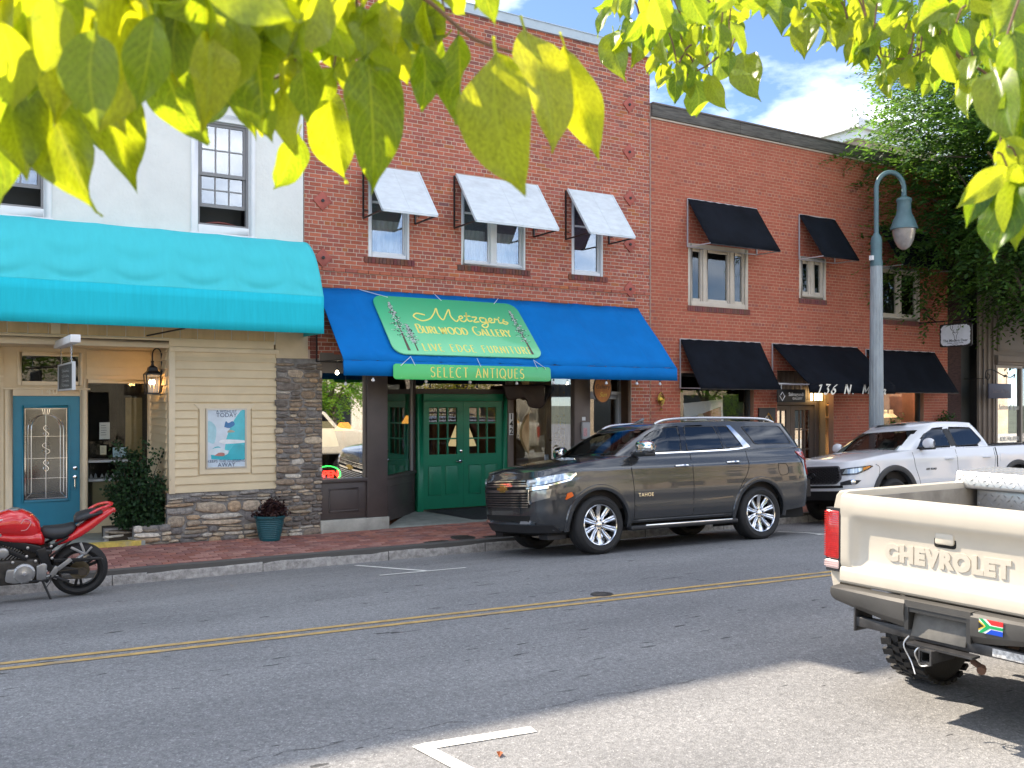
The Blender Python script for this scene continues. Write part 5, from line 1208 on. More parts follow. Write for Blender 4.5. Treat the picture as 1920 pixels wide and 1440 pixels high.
def square_lantern():
    t = thing('box_lantern', 'lit square wall lantern above the taupe double doors', 'lantern', (17.70, 15.12, 2.3)); m = MB(); frame_rect(m, 17.53, 17.86, 2.17, 2.45, .02, 15.05, 15.07); m.box(17.52, 17.87, 15.05, 15.18, 2.45, 2.47); m.build('housing', M_black, t)
    m = MB(); m.box(17.55, 17.84, 15.06, 15.16, 2.19, 2.43); m.build('diffuser', mat('lantern_diffuser', (1, .85, .55), .5, emit=(1, .70, .32), estr=1.1), t)
    m = MB()
    for q in (17.64, 17.74): m.box(q, q + .012, 15.052, 15.06, 2.19, 2.43)
    m.build('bar', M_black, t)
square_lantern()
HEM = ['above the left shop window', 'left end of the narrow sign', 'over the left leaf of the green doors', 'over the right leaf of the green doors', 'right end of the narrow sign', 'before the brown pier', 'just right of the oval Gallery sign', 'rightmost of the string']
M_bulb_on = mat('bulb_lit', (1, .9, .7), .3, emit=(1, .82, .55), estr=9); M_bulb = mat('bulb_glass', (.65, .66, .68), .12, spec=.8)
for i, (x, y, z, on) in enumerate([(5.62, 14.2, 2.62, True), (5.68, 14.0, 2.44, False), (6.0, 13.68, 2.50, False), (6.9, 13.66, 2.49, False), (7.7, 13.66, 2.49, False), (8.6, 13.66, 2.48, False), (9.35, 13.66, 2.49, False), (10.5, 13.67, 2.50, False), (11.2, 13.67, 2.50, False), (11.75, 13.67, 2.50, False)]):
    t = thing('string_bulb', 'small lit bulb hanging in the dark gap left of the blue awning' if on else ('unlit clear bulb hanging beside the stone pillar top' if i == 1 else 'unlit clear bulb under the blue awning hem, ' + HEM[i - 2]), 'light bulb', (x, y, z), group=None if i < 2 else 'string bulbs under the blue awning hem')
    m = MB(); m.lathe([(0, -.045), (.024, -.03), (.028, -.012), (.012, .018), (.012, .02)], 12, Matrix.Translation((x, y, z))); m.build('glass', M_bulb_on if on else M_bulb, t, smooth=True)
    m = MB(); m.lathe([(.013, .02), (.013, .055), (.004, .06)], 8, Matrix.Translation((x, y, z))); m.tube([(x, y, z + .06), (x, y + .01, z + .22)], .003, 4); m.build('socket', M_black, t)

def street_lamp():
    X, Y = 17.72, 13.5; t = thing('street_lamp', 'street lamp with fluted grey post, blue green crook arm and hanging bell lantern', 'street lamp', (X, Y, walk_z(X, Y)))
    gal = mat('galvanised_fluted', (.30, .34, .36), .5, var=.18, vscale=9, bump=.15, bscale=30, stretch=(1, 1, .25)); bg = mat('lamp_blue_green', (.085, .155, .175), .45, var=.15, vscale=4)
    m = MB(); n = 48; vs = []
    for z, r in ((-.1, .165), (1.5, .155), (5.12, .125)):
        vs.append([(X + (r * (1 - .075 * (k % 4 == 0))) * math.cos(2 * math.pi * k / n), Y + (r * (1 - .075 * (k % 4 == 0))) * math.sin(2 * math.pi * k / n), z) for k in range(n)])
    m.add([p for r_ in vs for p in r_], [(j * n + k, j * n + (k + 1) % n, (j + 1) * n + (k + 1) % n, (j + 1) * n + k) for j in range(2) for k in range(n)]); m.build('post', gal, t, smooth=25)
    m = MB(); m.lathe([(.26, -.1), (.26, .25), (.20, .42), (.17, .5)], 12, Matrix.Translation((X, Y, 0))); m.build('base', bg, t)
    m = MB(); m.lathe([(.132, 5.10), (.132, 5.2), (.118, 5.24), (.118, 5.66), (.10, 5.74), (.06, 5.80), (.055, 5.82)], 20, Matrix.Translation((X, Y, 0))); m.build('collar', bg, t, smooth=True)
    ex, ey = math.cos(R(-YAW)), math.sin(R(-YAW)); r = .30
    P = [(X, Y, 5.8), (X, Y, 6.6)] + [(X + (r - r * math.cos(R(a))) * ex, Y + (r - r * math.cos(R(a))) * ey, 6.78 + r * 1.2 * math.sin(R(a))) for a in range(0, 181, 12)] + [(X + 2 * r * ex, Y + 2 * r * ey, 6.62)]
    m = MB(); m.tube(P, .052, 12); m.build('arm', bg, t, smooth=True)
    HX, HY = X + 2 * r * ex, Y + 2 * r * ey; M = Matrix.Translation((HX, HY, 0))
    m = MB(); m.lathe([(.05, 6.68), (.06, 6.62), (.15, 6.57), (.165, 6.52), (.145, 6.48), (.15, 6.30), (.16, 6.24), (.235, 6.08), (.265, 5.98), (.285, 5.93), (.285, 5.90), (.25, 5.90)], 28, M); hd = m.build('lamp_head', bg, t, smooth=35)
    m = MB(); m.lathe([(.24, 5.90), (.235, 5.82), (.20, 5.66), (.13, 5.52), (.05, 5.46), (0, 5.45)], 28, M)
    gl = mat('prismatic_glass', (.42, .38, .36), .15, var=.12, vscale=12, spec=.6, trans=.35); m.build('globe', gl, t, smooth=True)
    m = MB(); m.box(X - .19, X - .13, Y - .04, Y + .04, 5.22, 5.32); m.build('photocell', M_white, t)
street_lamp()

# ---- plants
def leaf_cloud(mb, rr, n, pts, size, tints, spread=.05, flat=False, upbias=.3):
    for _ in range(n):
        c = Vector(rr.choice(pts)) + Vector((rr.gauss(0, spread), rr.gauss(0, spread), rr.gauss(0, spread)))
        d = Vector((rr.gauss(0, 1), rr.gauss(0, 1), rr.gauss(0, 1) + upbias)).normalized(); s = size * rr.uniform(.7, 1.35)
        o = d.cross(Vector((rr.gauss(0, 1), rr.gauss(0, 1), rr.gauss(0, 1)))).normalized() * s * .42; nrm = d.cross(o).normalized() * s * .1
        k = rr.uniform(.75, 1.2); mb.cur = tuple(v * k for v in rr.choice(tints))
        mb.add([c, c + d * s * .45 + o + nrm, c + d * s, c + d * s * .45 - o + nrm], [(0, 1, 2), (0, 2, 3)])
def leaf_mat(name, rough=.5, trans=.35, tcol=(1.5, 1.4, .5), spec=.25):
    m = bpy.data.materials.new(name); m.use_nodes = True; nt = m.node_tree; N = nt.nodes; L = nt.links; b = N['Principled BSDF']; out = N['Material Output']
    a = N.new('ShaderNodeVertexColor'); a.layer_name = 'tint'; L.new(a.outputs['Color'], b.inputs['Base Color']); b.inputs['Roughness'].default_value = rough; b.inputs['Specular IOR Level'].default_value = spec
    t = N.new('ShaderNodeBsdfTranslucent'); mm = N.new('ShaderNodeMix'); mm.data_type = 'RGBA'; mm.blend_type = 'MULTIPLY'; mm.inputs['Factor'].default_value = 1; mm.inputs['B'].default_value = (*tcol, 1)
    L.new(a.outputs['Color'], mm.inputs['A']); L.new(mm.outputs['Result'], t.inputs['Color']); x = N.new('ShaderNodeMixShader'); x.inputs[0].default_value = trans
    L.new(b.outputs[0], x.inputs[1]); L.new(t.outputs[0], x.inputs[2]); L.new(x.outputs[0], out.inputs['Surface']); return m
M_leaf = leaf_mat('small_leaf', trans=.25); M_elm = leaf_mat('elm_leaf', trans=.5, tcol=(5.5, 4.2, 2.0))
def shrub():
    rr = random.Random(8); t = thing('holly_shrub', 'dark green bushy shrub in the stone planter by the shop entrance', 'shrub', (2.82, 15.05, .25)); pts = []; stem = MB()
    for k in range(170):
        a = rr.uniform(0, 2 * math.pi); h = rr.uniform(.05, 1.12); w = .47 * (math.sin(math.pi * min(1, (h + .22) / 1.35)) ** .6) * rr.uniform(.45, 1); 
        p = Vector((2.82 + w * math.cos(a) + .05 * math.sin(h * 5), 15.02 + w * .62 * math.sin(a), .26 + h)); b = Vector((2.82 + .1 * math.cos(a), 15.05, .25)); stem.tube([b, (b + p) / 2 + Vector((0, 0, .08)), p], [.009, .006, .003], 4)
        for q in range(7): pts.append(b.lerp(p, rr.uniform(.5, 1.08)))
    for (dx, h) in ((-.3, 1.28), (.1, 1.3), (.36, 1.16), (-.38, 1.1)):
        p = Vector((2.82 + dx, 15.0, .26 + h)); pts += [p - Vector((dx * .1 * q, 0, .035 * q)) for q in range(7)]; stem.tube([(2.82, 15.05, .5), p], [.008, .003], 4)
    stem.build('stem', mat('stem_brown', (.06, .045, .03), .9), t, kind='stuff')
    m = MB(); leaf_cloud(m, rr, 7500, pts, .05, [(.018, .048, .02), (.025, .062, .024), (.035, .085, .03), (.014, .036, .018)], .04); m.build('foliage', M_leaf, t, kind='stuff')
shrub()
def planter():
    rr = random.Random(9); X, Y = 4.63, 14.46; z0 = walk_z(X, Y); t = thing('plant_pot', 'ribbed teal pot standing on the brick pavement before the stone wall', 'planter', (X, Y, z0)); prof = [(.0, 0), (.15, 0), (.155, .02)]
    for k in range(11): z = .03 + k * .029; r = .157 + .062 * (k / 11) ** .8; prof += [(r, z), (r + .004, z + .012), (r, z + .026)]
    prof += [(.232, .35), (.24, .355), (.24, .385), (.222, .385), (.215, .33), (0, .33)]
    m = MB(); m.lathe(prof, 28, Matrix.Translation((X, Y, z0))); m.build('pot', mat('teal_glaze', (.008, .085, .105), .4, var=.12, vscale=5), t, smooth=30)
    m = MB(); m.lathe([(0, .345), (.214, .34)], 20, Matrix.Translation((X, Y, z0))); m.build('soil', mat('pot_soil', (.03, .022, .016), .95), t)
    t2 = thing('purple_plant', 'bushy dark purple foliage plant growing out of the teal pot', 'plant', (X, Y, z0 + .34)); pts = []; st = MB()
    for k in range(110):
        a = rr.uniform(0, 2 * math.pi); w = rr.uniform(0, .30); h = .24 * (1 - (w / .33) ** 2) * rr.uniform(.6, 1.1) + .02; b = Vector((X, Y, z0 + .34)); p = b + Vector((w * math.cos(a) + .03, w * math.sin(a), h)); st.tube([b, p], [.004, .002], 3); pts += [b.lerp(p, rr.uniform(.55, 1.05)) for _ in range(6)]
    st.build('stem', mat('purple_stem', (.05, .02, .025), .9), t2, kind='stuff'); m = MB(); leaf_cloud(m, rr, 2600, pts, .035, [(.032, .012, .014), (.05, .02, .02), (.022, .010, .014), (.07, .035, .03)], .02); m.build('foliage', M_leaf, t2, kind='stuff')
planter()

# ---- iron covers, small road things
M_iron = mat('cast_iron', (.05, .045, .04), .7, var=.4, vscale=14, bump=.4, bscale=60)
for (x, y, rx, rect, lab) in ((6.92, 13.24, .17, True, 'square iron cover set in the bricks at the kerb, leftmost of three'), (7.46, 13.46, .20, False, 'round iron cover set in the brick pavement'), (8.0, 13.26, .17, True, 'square iron cover at the kerb just behind the SUV bumper')):
    t = thing('utility_cover', lab, 'cover', (x, y, walk_z(x, y))); z = walk_z(x, y); tx = math.atan2(walk_z(x, y + .1) - z, .1); M = Matrix.Translation((x, y, z + .002)) @ Matrix.Rotation(tx, 4, 'X')
    m = MB()
    if rect: m.box(-rx * 1.25, rx * 1.25, -rx * .8, rx * .8, -.01, .012, M)
    else: m.lathe([(0, .012), (rx, .012), (rx, -.01)], 24, M)
    m.build('lid', M_iron, t)
    m = MB()
    for k in range(-3, 4): m.box(-rx * .8, rx * .8, k * .04 - .007, k * .04 + .007, .0125, .017, M)
    m.build('rib', M_iron, t, kind='stuff')
t = thing('valve_cover', 'dark worn valve cover in the road beside the yellow centre lines', 'cover', (6.22, 8.22, rz(8.22))); m = MB(); m.lathe([(0, .008), (.075, .008), (.09, .002), (.10, -.01)], 20, Matrix.Translation((6.22, 8.22, rz(8.22)))); m.build('lid', M_iron, t); m = MB(); m.lathe([(.105, .006), (.125, .007), (.13, .0)], 9, Matrix.Translation((6.24, 8.2, rz(8.2)))); m.build('patch_ring', mat('tar', (.025, .024, .023), .6), t)
t = thing('fallen_leaf', 'orange brown fallen leaf on the sunlit asphalt near the white corner mark', 'leaf', (3.0, 4.95, rz(4.95) + .005)); m = MB(); m.cur = (.32, .09, .03); m.add([(2.98, 4.93, rz(4.93) + .006), (3.02, 4.95, rz(4.95) + .02), (3.03, 5.0, rz(5) + .008), (2.99, 4.98, rz(4.98) + .02)], [(0, 1, 2), (0, 2, 3)]); m.build('blade', M_leaf, t)

# ---- things behind the glass
def shade_lamp(x, y, z, r, h, mt, label, base=True):
    t = thing('table_lamp', label, 'lamp', (x, y, z)); m = MB(); m.lathe([(r, 0), (r * .45, h)], 18, Matrix.Translation((x, y, z)), caps=False); m.build('lamp_shade', mt, t, smooth=True); m = MB(); m.lathe([(.09, -.45), (.06, -.43), (.03, -.35), (.06, -.2), (.025, -.05), (.012, h * .6)], 12, Matrix.Translation((x, y, z))); m.build('lamp_base', mat('lamp_base', (.10, .06, .03), .5), t, smooth=True)
amber = mat('amber_shade', (.8, .35, .06), .6, emit=(1, .42, .06), estr=.55)
cream_sh = mat('cream_shade', (.6, .52, .34), .7, emit=(.9, .7, .35), estr=.12)
shade_lamp(6.30, 15.6, 1.66, .17, .14, amber, 'small lit amber lamp in the left shop window')
shade_lamp(5.93, 15.5, 1.40, .22, .42, cream_sh, 'cream cone lamp shade by the stone pillar edge of the shop window')
shade_lamp(8.52, 17.6, 1.72, .17, .16, amber, 'lit amber lamp seen through the left green door')
shade_lamp(9.62, 17.4, 1.25, .30, .42, cream_sh, 'cream lamp shade seen through the right green door')
for i, (x, y, w, h, c, lab) in enumerate(((8.6, 18.2, .9, .8, (.05, .022, .012), 'dark wooden cabinet inside the burl wood shop'), (9.9, 18.6, .7, 1.9, (.14, .06, .03), 'tall reddish cabinet inside the shop behind the green doors'))):
    t = thing('cabinet', lab, 'cabinet', (x, y, .14)); m = MB(); m.box(x - w / 2, x + w / 2, y, y + .5, .14, .14 + h); m.build('carcass', mat('cabinet_wood', c, .4, var=.4, vscale=8), t, bevel=.02); m = MB(); frame_rect(m, x - w / 2 + .05, x - .01, .2, h + .08, .05, y - .015, y - .001); frame_rect(m, x + .01, x + w / 2 - .05, .2, h + .08, .05, y - .015, y - .001); m.build('door', mat('cabinet_door', c, .4), t)
# burl wood and dried grasses in the right window
rr = random.Random(12)
t = thing('live_edge_slab', 'pale wavy burl wood slab standing in the right shop window', 'wood slab', (10.75, 15.6, .6)); P = [(-.55 + .12 * math.sin(z * 5.3), z) for z in [i * .12 for i in range(17)]] + [(.42 + .16 * math.sin(z * 3.7 + 1), z) for z in [i * .12 for i in range(16, -1, -1)]]
m = MB(); m.prism(P, -.04, .04, frame_m((10.62, 15.75, .65), (1, .12, 0), (0, 0, 1))); m.build('slab', mat('burl_wood', (.50, .28, .12), .45, var=.45, vscale=3.5, col2=(.80, .60, .32), stretch=(2.5, 1, .5)), t)
t = thing('dried_bouquet', 'golden dried flower bunch in the right shop window', 'dried flowers', (10.72, 15.25, .6)); m = MB(); pts = [(10.70 + rr.gauss(0, .10), 15.25 + rr.gauss(0, .06), 1.2 + rr.gauss(0, .3)) for _ in range(120)]; leaf_cloud(m, rr, 1500, pts, .05, [(.45, .26, .04), (.34, .18, .03), (.5, .34, .09)], .05); m.build('flowers', M_leaf, t, kind='stuff'); m = MB(); [m.tube([(10.70, 15.25, .62), p], .004, 3) for p in pts[:30]]; m.build('stem', mat('straw', (.4, .28, .1), .8), t, kind='stuff')
t = thing('hanging_burl', 'dark carved wooden slab hung across the top of the right shop window', 'wood carving', (10.15, 15.5, 2.2)); m = MB(); m.prism([(p.x, p.y) for p in smooth_path([(-.5, .25, 0), (-.42, -.02, 0), (-.1, .0, 0), (.0, -.16, 0), (.22, -.18, 0), (.36, 0, 0), (.42, .25, 0), (-.5, .25, 0)], 5)], -.05, .05, frame_m((10.08, 15.55, 2.22), (1, -.5, 0), (0, 0, 1))); m.build('slab', mat('dark_walnut', (.035, .016, .01), .5, var=.3), t, bevel=.02)
t = thing('price_card', 'small white card standing in the right shop window', 'card', (10.35, 15.4, .9)); m = MB(); m.box(10.31, 10.40, 15.36, 15.37, .92, 1.14); m.build('card', M_white, t); m = MB(); m.box(10.30, 10.41, 15.35, 15.40, .90, .92); m.build('stand', M_black, t)
# jewellery shop window things
t = thing('display_case', 'glass topped jewellery counter with olive base in the tan shop window', 'display case', (2.75, 16.25, .3)); m = MB(); m.box(2.36, 3.12, 16.15, 16.6, .2, .90); m.build('base', mat('olive_panel', (.24, .21, .11), .6), t); m = MB(); frame_rect(m, 2.28, 2.98, .93, 1.22, .015, 16.12, 16.14); m.box(2.27, 2.99, 16.12, 16.62, .91, .93); m.box(2.27, 2.99, 16.12, 16.62, 1.22, 1.24); m.build('frame', mat('case_white', (.7, .72, .75), .4), t); m = MB()
for k in range(8): m.lathe([(.03, 0), (.02, .05), (0, .09)], 8, Matrix.Translation((2.36 + k * .08, 16.3 + .1 * (k % 2), .935)))
m.build('jewellery_stand', mat('velvet_grey', (.35, .36, .36), .7), t)
for (x, z, w, h, c, lab) in ((2.52, 1.70, .15, .26, (.58, .60, .58), 'white printed notice in a dark frame in the jewellery window'), (2.74, 1.36, .20, .15, (.38, .56, .66), 'pale blue notice low in the jewellery window'), (2.50, 1.40, .09, .14, (.62, .58, .42), 'small cream notice left of the pale blue one')):
    t = thing('window_notice', lab, 'notice', (x, 16.06, z - h / 2)); m = MB(); m.box(x - w / 2, x + w / 2, 16.05, 16.058, z - h / 2, z + h / 2); m.build('sheet', mat('notice_sheet', c, .6), t); m = MB()
    for k in range(5): m.box(x - w * .36, x + w * (.1 + .05 * (k % 3)), 16.048, 16.0495, z + h * (.30 - .14 * k), z + h * (.33 - .14 * k))
    m.build('print', mat('notice_print', (.15, .16, .18), .7), t)
t = thing('window_banner', 'tall gold toned portrait banner standing in the dark jewellery window', 'banner', (2.98, 16.5, .9)); m = MB(); m.box(2.94, 3.20, 16.7, 16.71, .9, 2.22); m.build('banner', mat('banner_gold', (.34, .27, .12), .6, var=.25, vscale=2), t); m = MB(); m.prism(smooth_path and [(p.x, p.y) for p in smooth_path([(.0, 0, 0), (.06, .25, 0), (.16, .38, 0), (.22, .3, 0), (.2, 0, 0), (0, 0, 0)], 5)], 0, .004, frame_m((2.96, 16.699, .92), (1, 0, 0), (0, 0, 1))); m.build('portrait_print', mat('skin_print', (.36, .20, .12), .7), t)
# dress window
for i, (x, y, lab, c) in enumerate(((21.22, 15.9, 'bare shouldered mannequin in a brown patterned dress in the right shop window', (.23, .14, .07)), (21.66, 16.05, 'second mannequin behind in a dark beaded dress with white neck', (.30, .26, .20)))):
    t = thing('mannequin', lab, 'mannequin', (x, y, .55)); prof = [(.20, .3), (.19, .9), (.16, 1.12), (.20, 1.32), (.215, 1.42), (.19, 1.50)]
    m = MB(); m.lathe(prof, 20, Matrix.Translation((x, y, 0)) @ Matrix.Diagonal((1.15, .7, 1, 1))); m.tube(smooth_path([(x - .19, y, 1.47), (x - .27, y - .02, 1.38), (x - .30, y, 1.15)], 5), .065, 8); m.tube(smooth_path([(x + .19, y, 1.47), (x + .27, y - .02, 1.38), (x + .30, y, 1.15)], 5), .065, 8); m.v = [(a_, b_, c_ + .26) for a_, b_, c_ in m.v]; m.build('dress', mat('dress_cloth', c, .8, var=.5, vscale=25), t, smooth=True)
    m = MB(); m.lathe([(.19, 1.50), (.12, 1.56), (.065, 1.60), (.06, 1.68), (.05, 1.70), (0, 1.70)], 16, Matrix.Translation((x, y, 0)) @ Matrix.Diagonal((1.1, .75, 1, 1))); m.v = [(a_, b_, c_ + .26) for a_, b_, c_ in m.v]; m.build('torso', mat('mannequin_white', (.62, .56, .48), .5), t, smooth=True)
t = thing('shop_shelf', 'wooden shelf with small goods inside the dress window', 'shelf', (20.4, 16.7, 1.7)); m = MB(); m.box(19.5, 21.6, 16.6, 16.95, 1.72, 1.76); m.build('board', mat('shelf_wood', (.2, .12, .06), .6), t); m = MB(); m.box(20.3, 20.6, 16.7, 16.9, 1.76, 1.80); m.bar((20.45, 16.8, 1.8), (20.45, 16.8, 2.1), .04); m.box(20.2, 20.7, 16.7, 16.9, 2.1, 2.13); m.build('display_stand', M_dark_in, t)
for (x, y, z, n, s, lab) in ((19.75, 14.7, 1.1, 500, .07, 'leafy window box plant left of the dress window behind the lamp post'), (21.9, 14.65, 1.35, 350, .06, 'small leafy wall plant by the brick corner')):
    t = thing('wall_plant', lab, 'plant', (x, y, z)); m = MB(); pts = [(x + rr.gauss(0, .16), y + rr.gauss(0, .06), z + .25 + rr.gauss(0, .14)) for _ in range(60)]; leaf_cloud(m, rr, n, pts, s, [(.03, .08, .02), (.05, .13, .03), (.02, .05, .02)], .05); m.build('foliage', M_leaf, t, kind='stuff'); m = MB(); m.box(x - .25, x + .25, y - .06, y + .09, z - .02, z + .14); m.build('trough', M_black, t)
# gallery window pictures
t = thing('framed_painting', 'large landscape painting with white frame in the gallery window above the SUV roof', 'painting', (14.35, 15.25, 1.5)); F = frame_m((14.40, 15.3, 1.62), (1, .1, .07), (-.07, 0, 1)); m = MB(); m.prism([(-.62, -.55), (.62, -.55), (.62, .55), (-.62, .55)], -.02, 0, F); m.build('frame', M_white, t); m = MB(); m.prism([(-.55, -.48), (.55, -.48), (.55, .40), (-.55, .2)], 0, .004, F); m.build('canvas', mat('painted_hills', (.05, .12, .04), .6, var=.6, vscale=3.5, col2=(.36, .10, .05)), t)
t = thing('warning_board', 'pale triangular card with dark print leaning in the gallery window', 'card', (14.2, 15.1, 1.4)); F = frame_m((14.15, 15.12, 1.55), (1, 0, 0), (0, 0, 1)); m = MB(); m.prism([(-.45, -.28), (.45, -.18), (.38, -.02), (0, .36), (-.08, .36), (-.42, -.1)], -.01, .01, F); m.build('card', mat('card_cream', (.62, .52, .36), .6), t); m = MB(); m.prism([(-.3, -.16), (.3, -.1), (.05, .16), (-.1, .16)], .01, .014, F); m.build('print', mat('card_tan', (.48, .33, .12), .6), t)
# ---------------------------------------------------------------- vehicles
def interp(tab, x):
    if x <= tab[0][0]: return tab[0][1]
    for (a, va), (b, vb) in zip(tab, tab[1:]):
        if x <= b:
            t = (x - a) / (b - a); return va + (vb - va) * t
    return tab[-1][1]
def smooth_tab(tab, n=6): return [(p.x, p.y) for p in smooth_path([(a, b, 0) for a, b in tab], n)]
class Shell:
    """body surface: plan outline (superellipse ends, straight sides) whose nose, tail and half width change with height"""
    def __init__(s, F, B, W, Lf, Lb, nf=3.2, nb=3.2, taper=((0, 1), (9, 1))):
        s.F = smooth_tab(F); s.B = smooth_tab(B); s.W = smooth_tab(W); s.Lf = Lf; s.Lb = Lb; s.nf = nf; s.nb = nb; s.taper = smooth_tab(list(taper))
    def side_y(s, x, z):
        F, B, W = interp(s.F, z), interp(s.B, z), interp(s.W, z) * interp(s.taper, x); k = 1.0
        if x < F + s.Lf: q = min(1, max(0, (F + s.Lf - x) / s.Lf)); k = (1 - q ** s.nf) ** (1 / s.nf)
        if x > B - s.Lb: q = min(1, max(0, (x - B + s.Lb) / s.Lb)); k = (1 - q ** s.nb) ** (1 / s.nb)
        return W * k
    def front_x(s, y, z):
        F, W = interp(s.F, z), interp(s.W, z); q = min(.9999, abs(y) / (W * interp(s.taper, F + .3)))
        return F + s.Lf * (1 - (1 - q ** s.nf) ** (1 / s.nf))
    def rear_x(s, y, z):
        B, W = interp(s.B, z), interp(s.W, z); q = min(.9999, abs(y) / (W * interp(s.taper, B - .3)))
        return B - s.Lb * (1 - (1 - q ** s.nb) ** (1 / s.nb))
    def outline(s, z, zfun, n=14, side=60):
        """near-side half outline, nose centre to tail centre; z is a row parameter 0..1 mapped by zfun(x, v)"""
        P = []; 
        def put(fx):
            x = 0.5; zz = 0
            for _ in range(3): zz = zfun(fx(zz)[0], z); 
            x, y = fx(zz); P.append((x, -y, zfun(x, z)))
        for i in range(n + 1):
            a = R(90 * i / n)
            def fx(zz, a=a):
                F, W = interp(s.F, zz), interp(s.W, zz); c, d = math.cos(a), math.sin(a)
                x = F + s.Lf - s.Lf * abs(c) ** (2 / s.nf); return x, W * interp(s.taper, x) * abs(d) ** (2 / s.nf)
            put(fx)
        for i in range(1, side):
            def fx(zz, t=i / side):
                F, B = interp(s.F, zz) + s.Lf, interp(s.B, zz) - s.Lb; x = F + (B - F) * t; return x, interp(s.W, zz) * interp(s.taper, x)
            put(fx)
        for i in range(n + 1):
            a = R(90 * i / n)
            def fx(zz, a=a):
                B, W = interp(s.B, zz), interp(s.W, zz); c, d = math.cos(a), math.sin(a)
                x = B - s.Lb + s.Lb * abs(d) ** (2 / s.nb); return x, W * interp(s.taper, x) * abs(c) ** (2 / s.nb)
            put(fx)
        return P
    def build(s, mb, zb, zt, rows, fillet=.05, crown=.05, cap=True, ncap=10, arches=(), side=70, n=14):
        zfun = lambda x, v: zb(x) + (zt(x) - zb(x)) * min(v, 1)
        rings = []
        for v in rows:
            ring = s.outline(v, zfun, n, side); rings.append(ring)
        top = rings[-1]; fl = []
        if fillet:
            # lower the last ring slightly and roll inwards
            for k, (ins, up) in enumerate(((.12, .55), (.42, .88), (1.0, 1.0))):
                fl.append([(x, y * (1 - ins * fillet / max(.2, abs(y)) * (1 if abs(y) > .1 else .0)) if abs(y) > .1 else y, z + up * fillet * .55) for x, y, z in top])
            rings += fl
        w = len(top); bm = bmesh.new()
        V = [[bm.verts.new(p) for p in r] for r in rings]; VM = [[bm.verts.new((p[0], -p[1], p[2])) for p in r] for r in rings]
        for grid, flip in ((V, False), (VM, True)):
            for j in range(len(rings) - 1):
                for i in range(w - 1):
                    f = (grid[j][i], grid[j][i + 1], grid[j + 1][i + 1], grid[j + 1][i]); bm.faces.new(f[::-1] if flip else f)
        if cap:
            tr = rings[-1]; grid = []
            for i in range(w):
                x, y, z = tr[i]; row = []
                for k in range(ncap + 1):
                    q = 1 - 2 * k / ncap; row.append(bm.verts.new((x, y * q, z + crown * (1 - q * q) * min(1, abs(y) / .5))))
                grid.append(row)
            for i in range(w - 1):
                for k in range(ncap):
                    try: bm.faces.new((grid[i][k], grid[i + 1][k], grid[i + 1][k + 1], grid[i][k + 1]))
                    except Exception: pass
        bmesh.ops.remove_doubles(bm, verts=bm.verts, dist=2e-4)
        bmesh.ops.dissolve_degenerate(bm, edges=bm.edges, dist=1e-5)
        for (ax, az, ar) in arches:
            dead = [f for f in bm.faces if abs(f.calc_center_median().y) > .45 and (f.calc_center_median().x - ax) ** 2 + (f.calc_center_median().z - az) ** 2 < ar * ar]
            bmesh.ops.delete(bm, geom=dead, context='FACES')
            for v in bm.verts:
                if v.is_boundary and abs(v.co.y) > .45:
                    d = Vector((v.co.x - ax, 0, v.co.z - az))
                    if ar * .8 < d.length < ar * 1.25 and v.co.z > .2: d.normalize(); v.co.x = ax + d.x * ar; v.co.z = az + d.z * ar
        bmesh.ops.recalc_face_normals(bm, faces=bm.faces)
        o = len(mb.v); bm.verts.index_update(); mb.v += [tuple(v.co) for v in bm.verts]; mb.f += [tuple(v.index + o for v in f.verts) for f in bm.faces]; mb.c += [None] * len(bm.faces); bm.free()

def patch(mb, poly, fn, off=.004, thick=.02, step=.09, inset=0.0):
    """polygon of (a, b) laid on a surface: fn(a, b, offset) -> point"""
    bm = bmesh.new(); bm.faces.new([bm.verts.new((a, b, 0)) for a, b in poly])
    lo = [min(p[i] for p in poly) for i in (0, 1)]; hi = [max(p[i] for p in poly) for i in (0, 1)]
    for i in (0, 1):
        k = lo[i] + step
        while k < hi[i] - 1e-4:
            n = [0, 0, 0]; n[i] = 1; c = [0, 0, 0]; c[i] = k
            bmesh.ops.bisect_plane(bm, geom=bm.verts[:] + bm.edges[:] + bm.faces[:], plane_co=c, plane_no=n); k += step
    bm.verts.index_update(); n = len(bm.verts); o = len(mb.v); co = [v.co.copy() for v in bm.verts]
    mb.v += [tuple(fn(c.x, c.y, off)) for c in co] + [tuple(fn(c.x, c.y, off - thick)) for c in co]
    fs = [tuple(v.index + o for v in f.verts) for f in bm.faces]
    fs += [(e.verts[0].index + o, e.verts[1].index + o, e.verts[1].index + n + o, e.verts[0].index + n + o) for e in bm.edges if e.is_boundary]
    mb.f += fs; mb.c += [None] * len(fs); bm.free()
def ribbon(path, w):
    """2D polyline widened to a polygon"""
    P = [Vector((a, b)) for a, b in path]; L_, R_ = [], []
    for i in range(len(P)):
        t = (P[min(i + 1, len(P) - 1)] - P[max(i - 1, 0)]).normalized(); n = Vector((-t.y, t.x)) * w / 2; L_.append(P[i] + n); R_.append(P[i] - n)
    return [(p.x, p.y) for p in L_ + R_[::-1]]
def rpoly(poly, r=.04, n=4):
    """round the corners of a polygon"""
    out = []; m = len(poly)
    for i in range(m):
        p0, p1, p2 = Vector(poly[i - 1]), Vector(poly[i]), Vector(poly[(i + 1) % m]); a = (p0 - p1); c = (p2 - p1); ra = min(r, a.length * .45, c.length * .45); a = p1 + a.normalized() * ra; c = p1 + c.normalized() * ra
        for k in range(n + 1): t = k / n; q = a * (1 - t) ** 2 + p1 * 2 * t * (1 - t) + c * t * t; out.append((q.x, q.y))
    return out

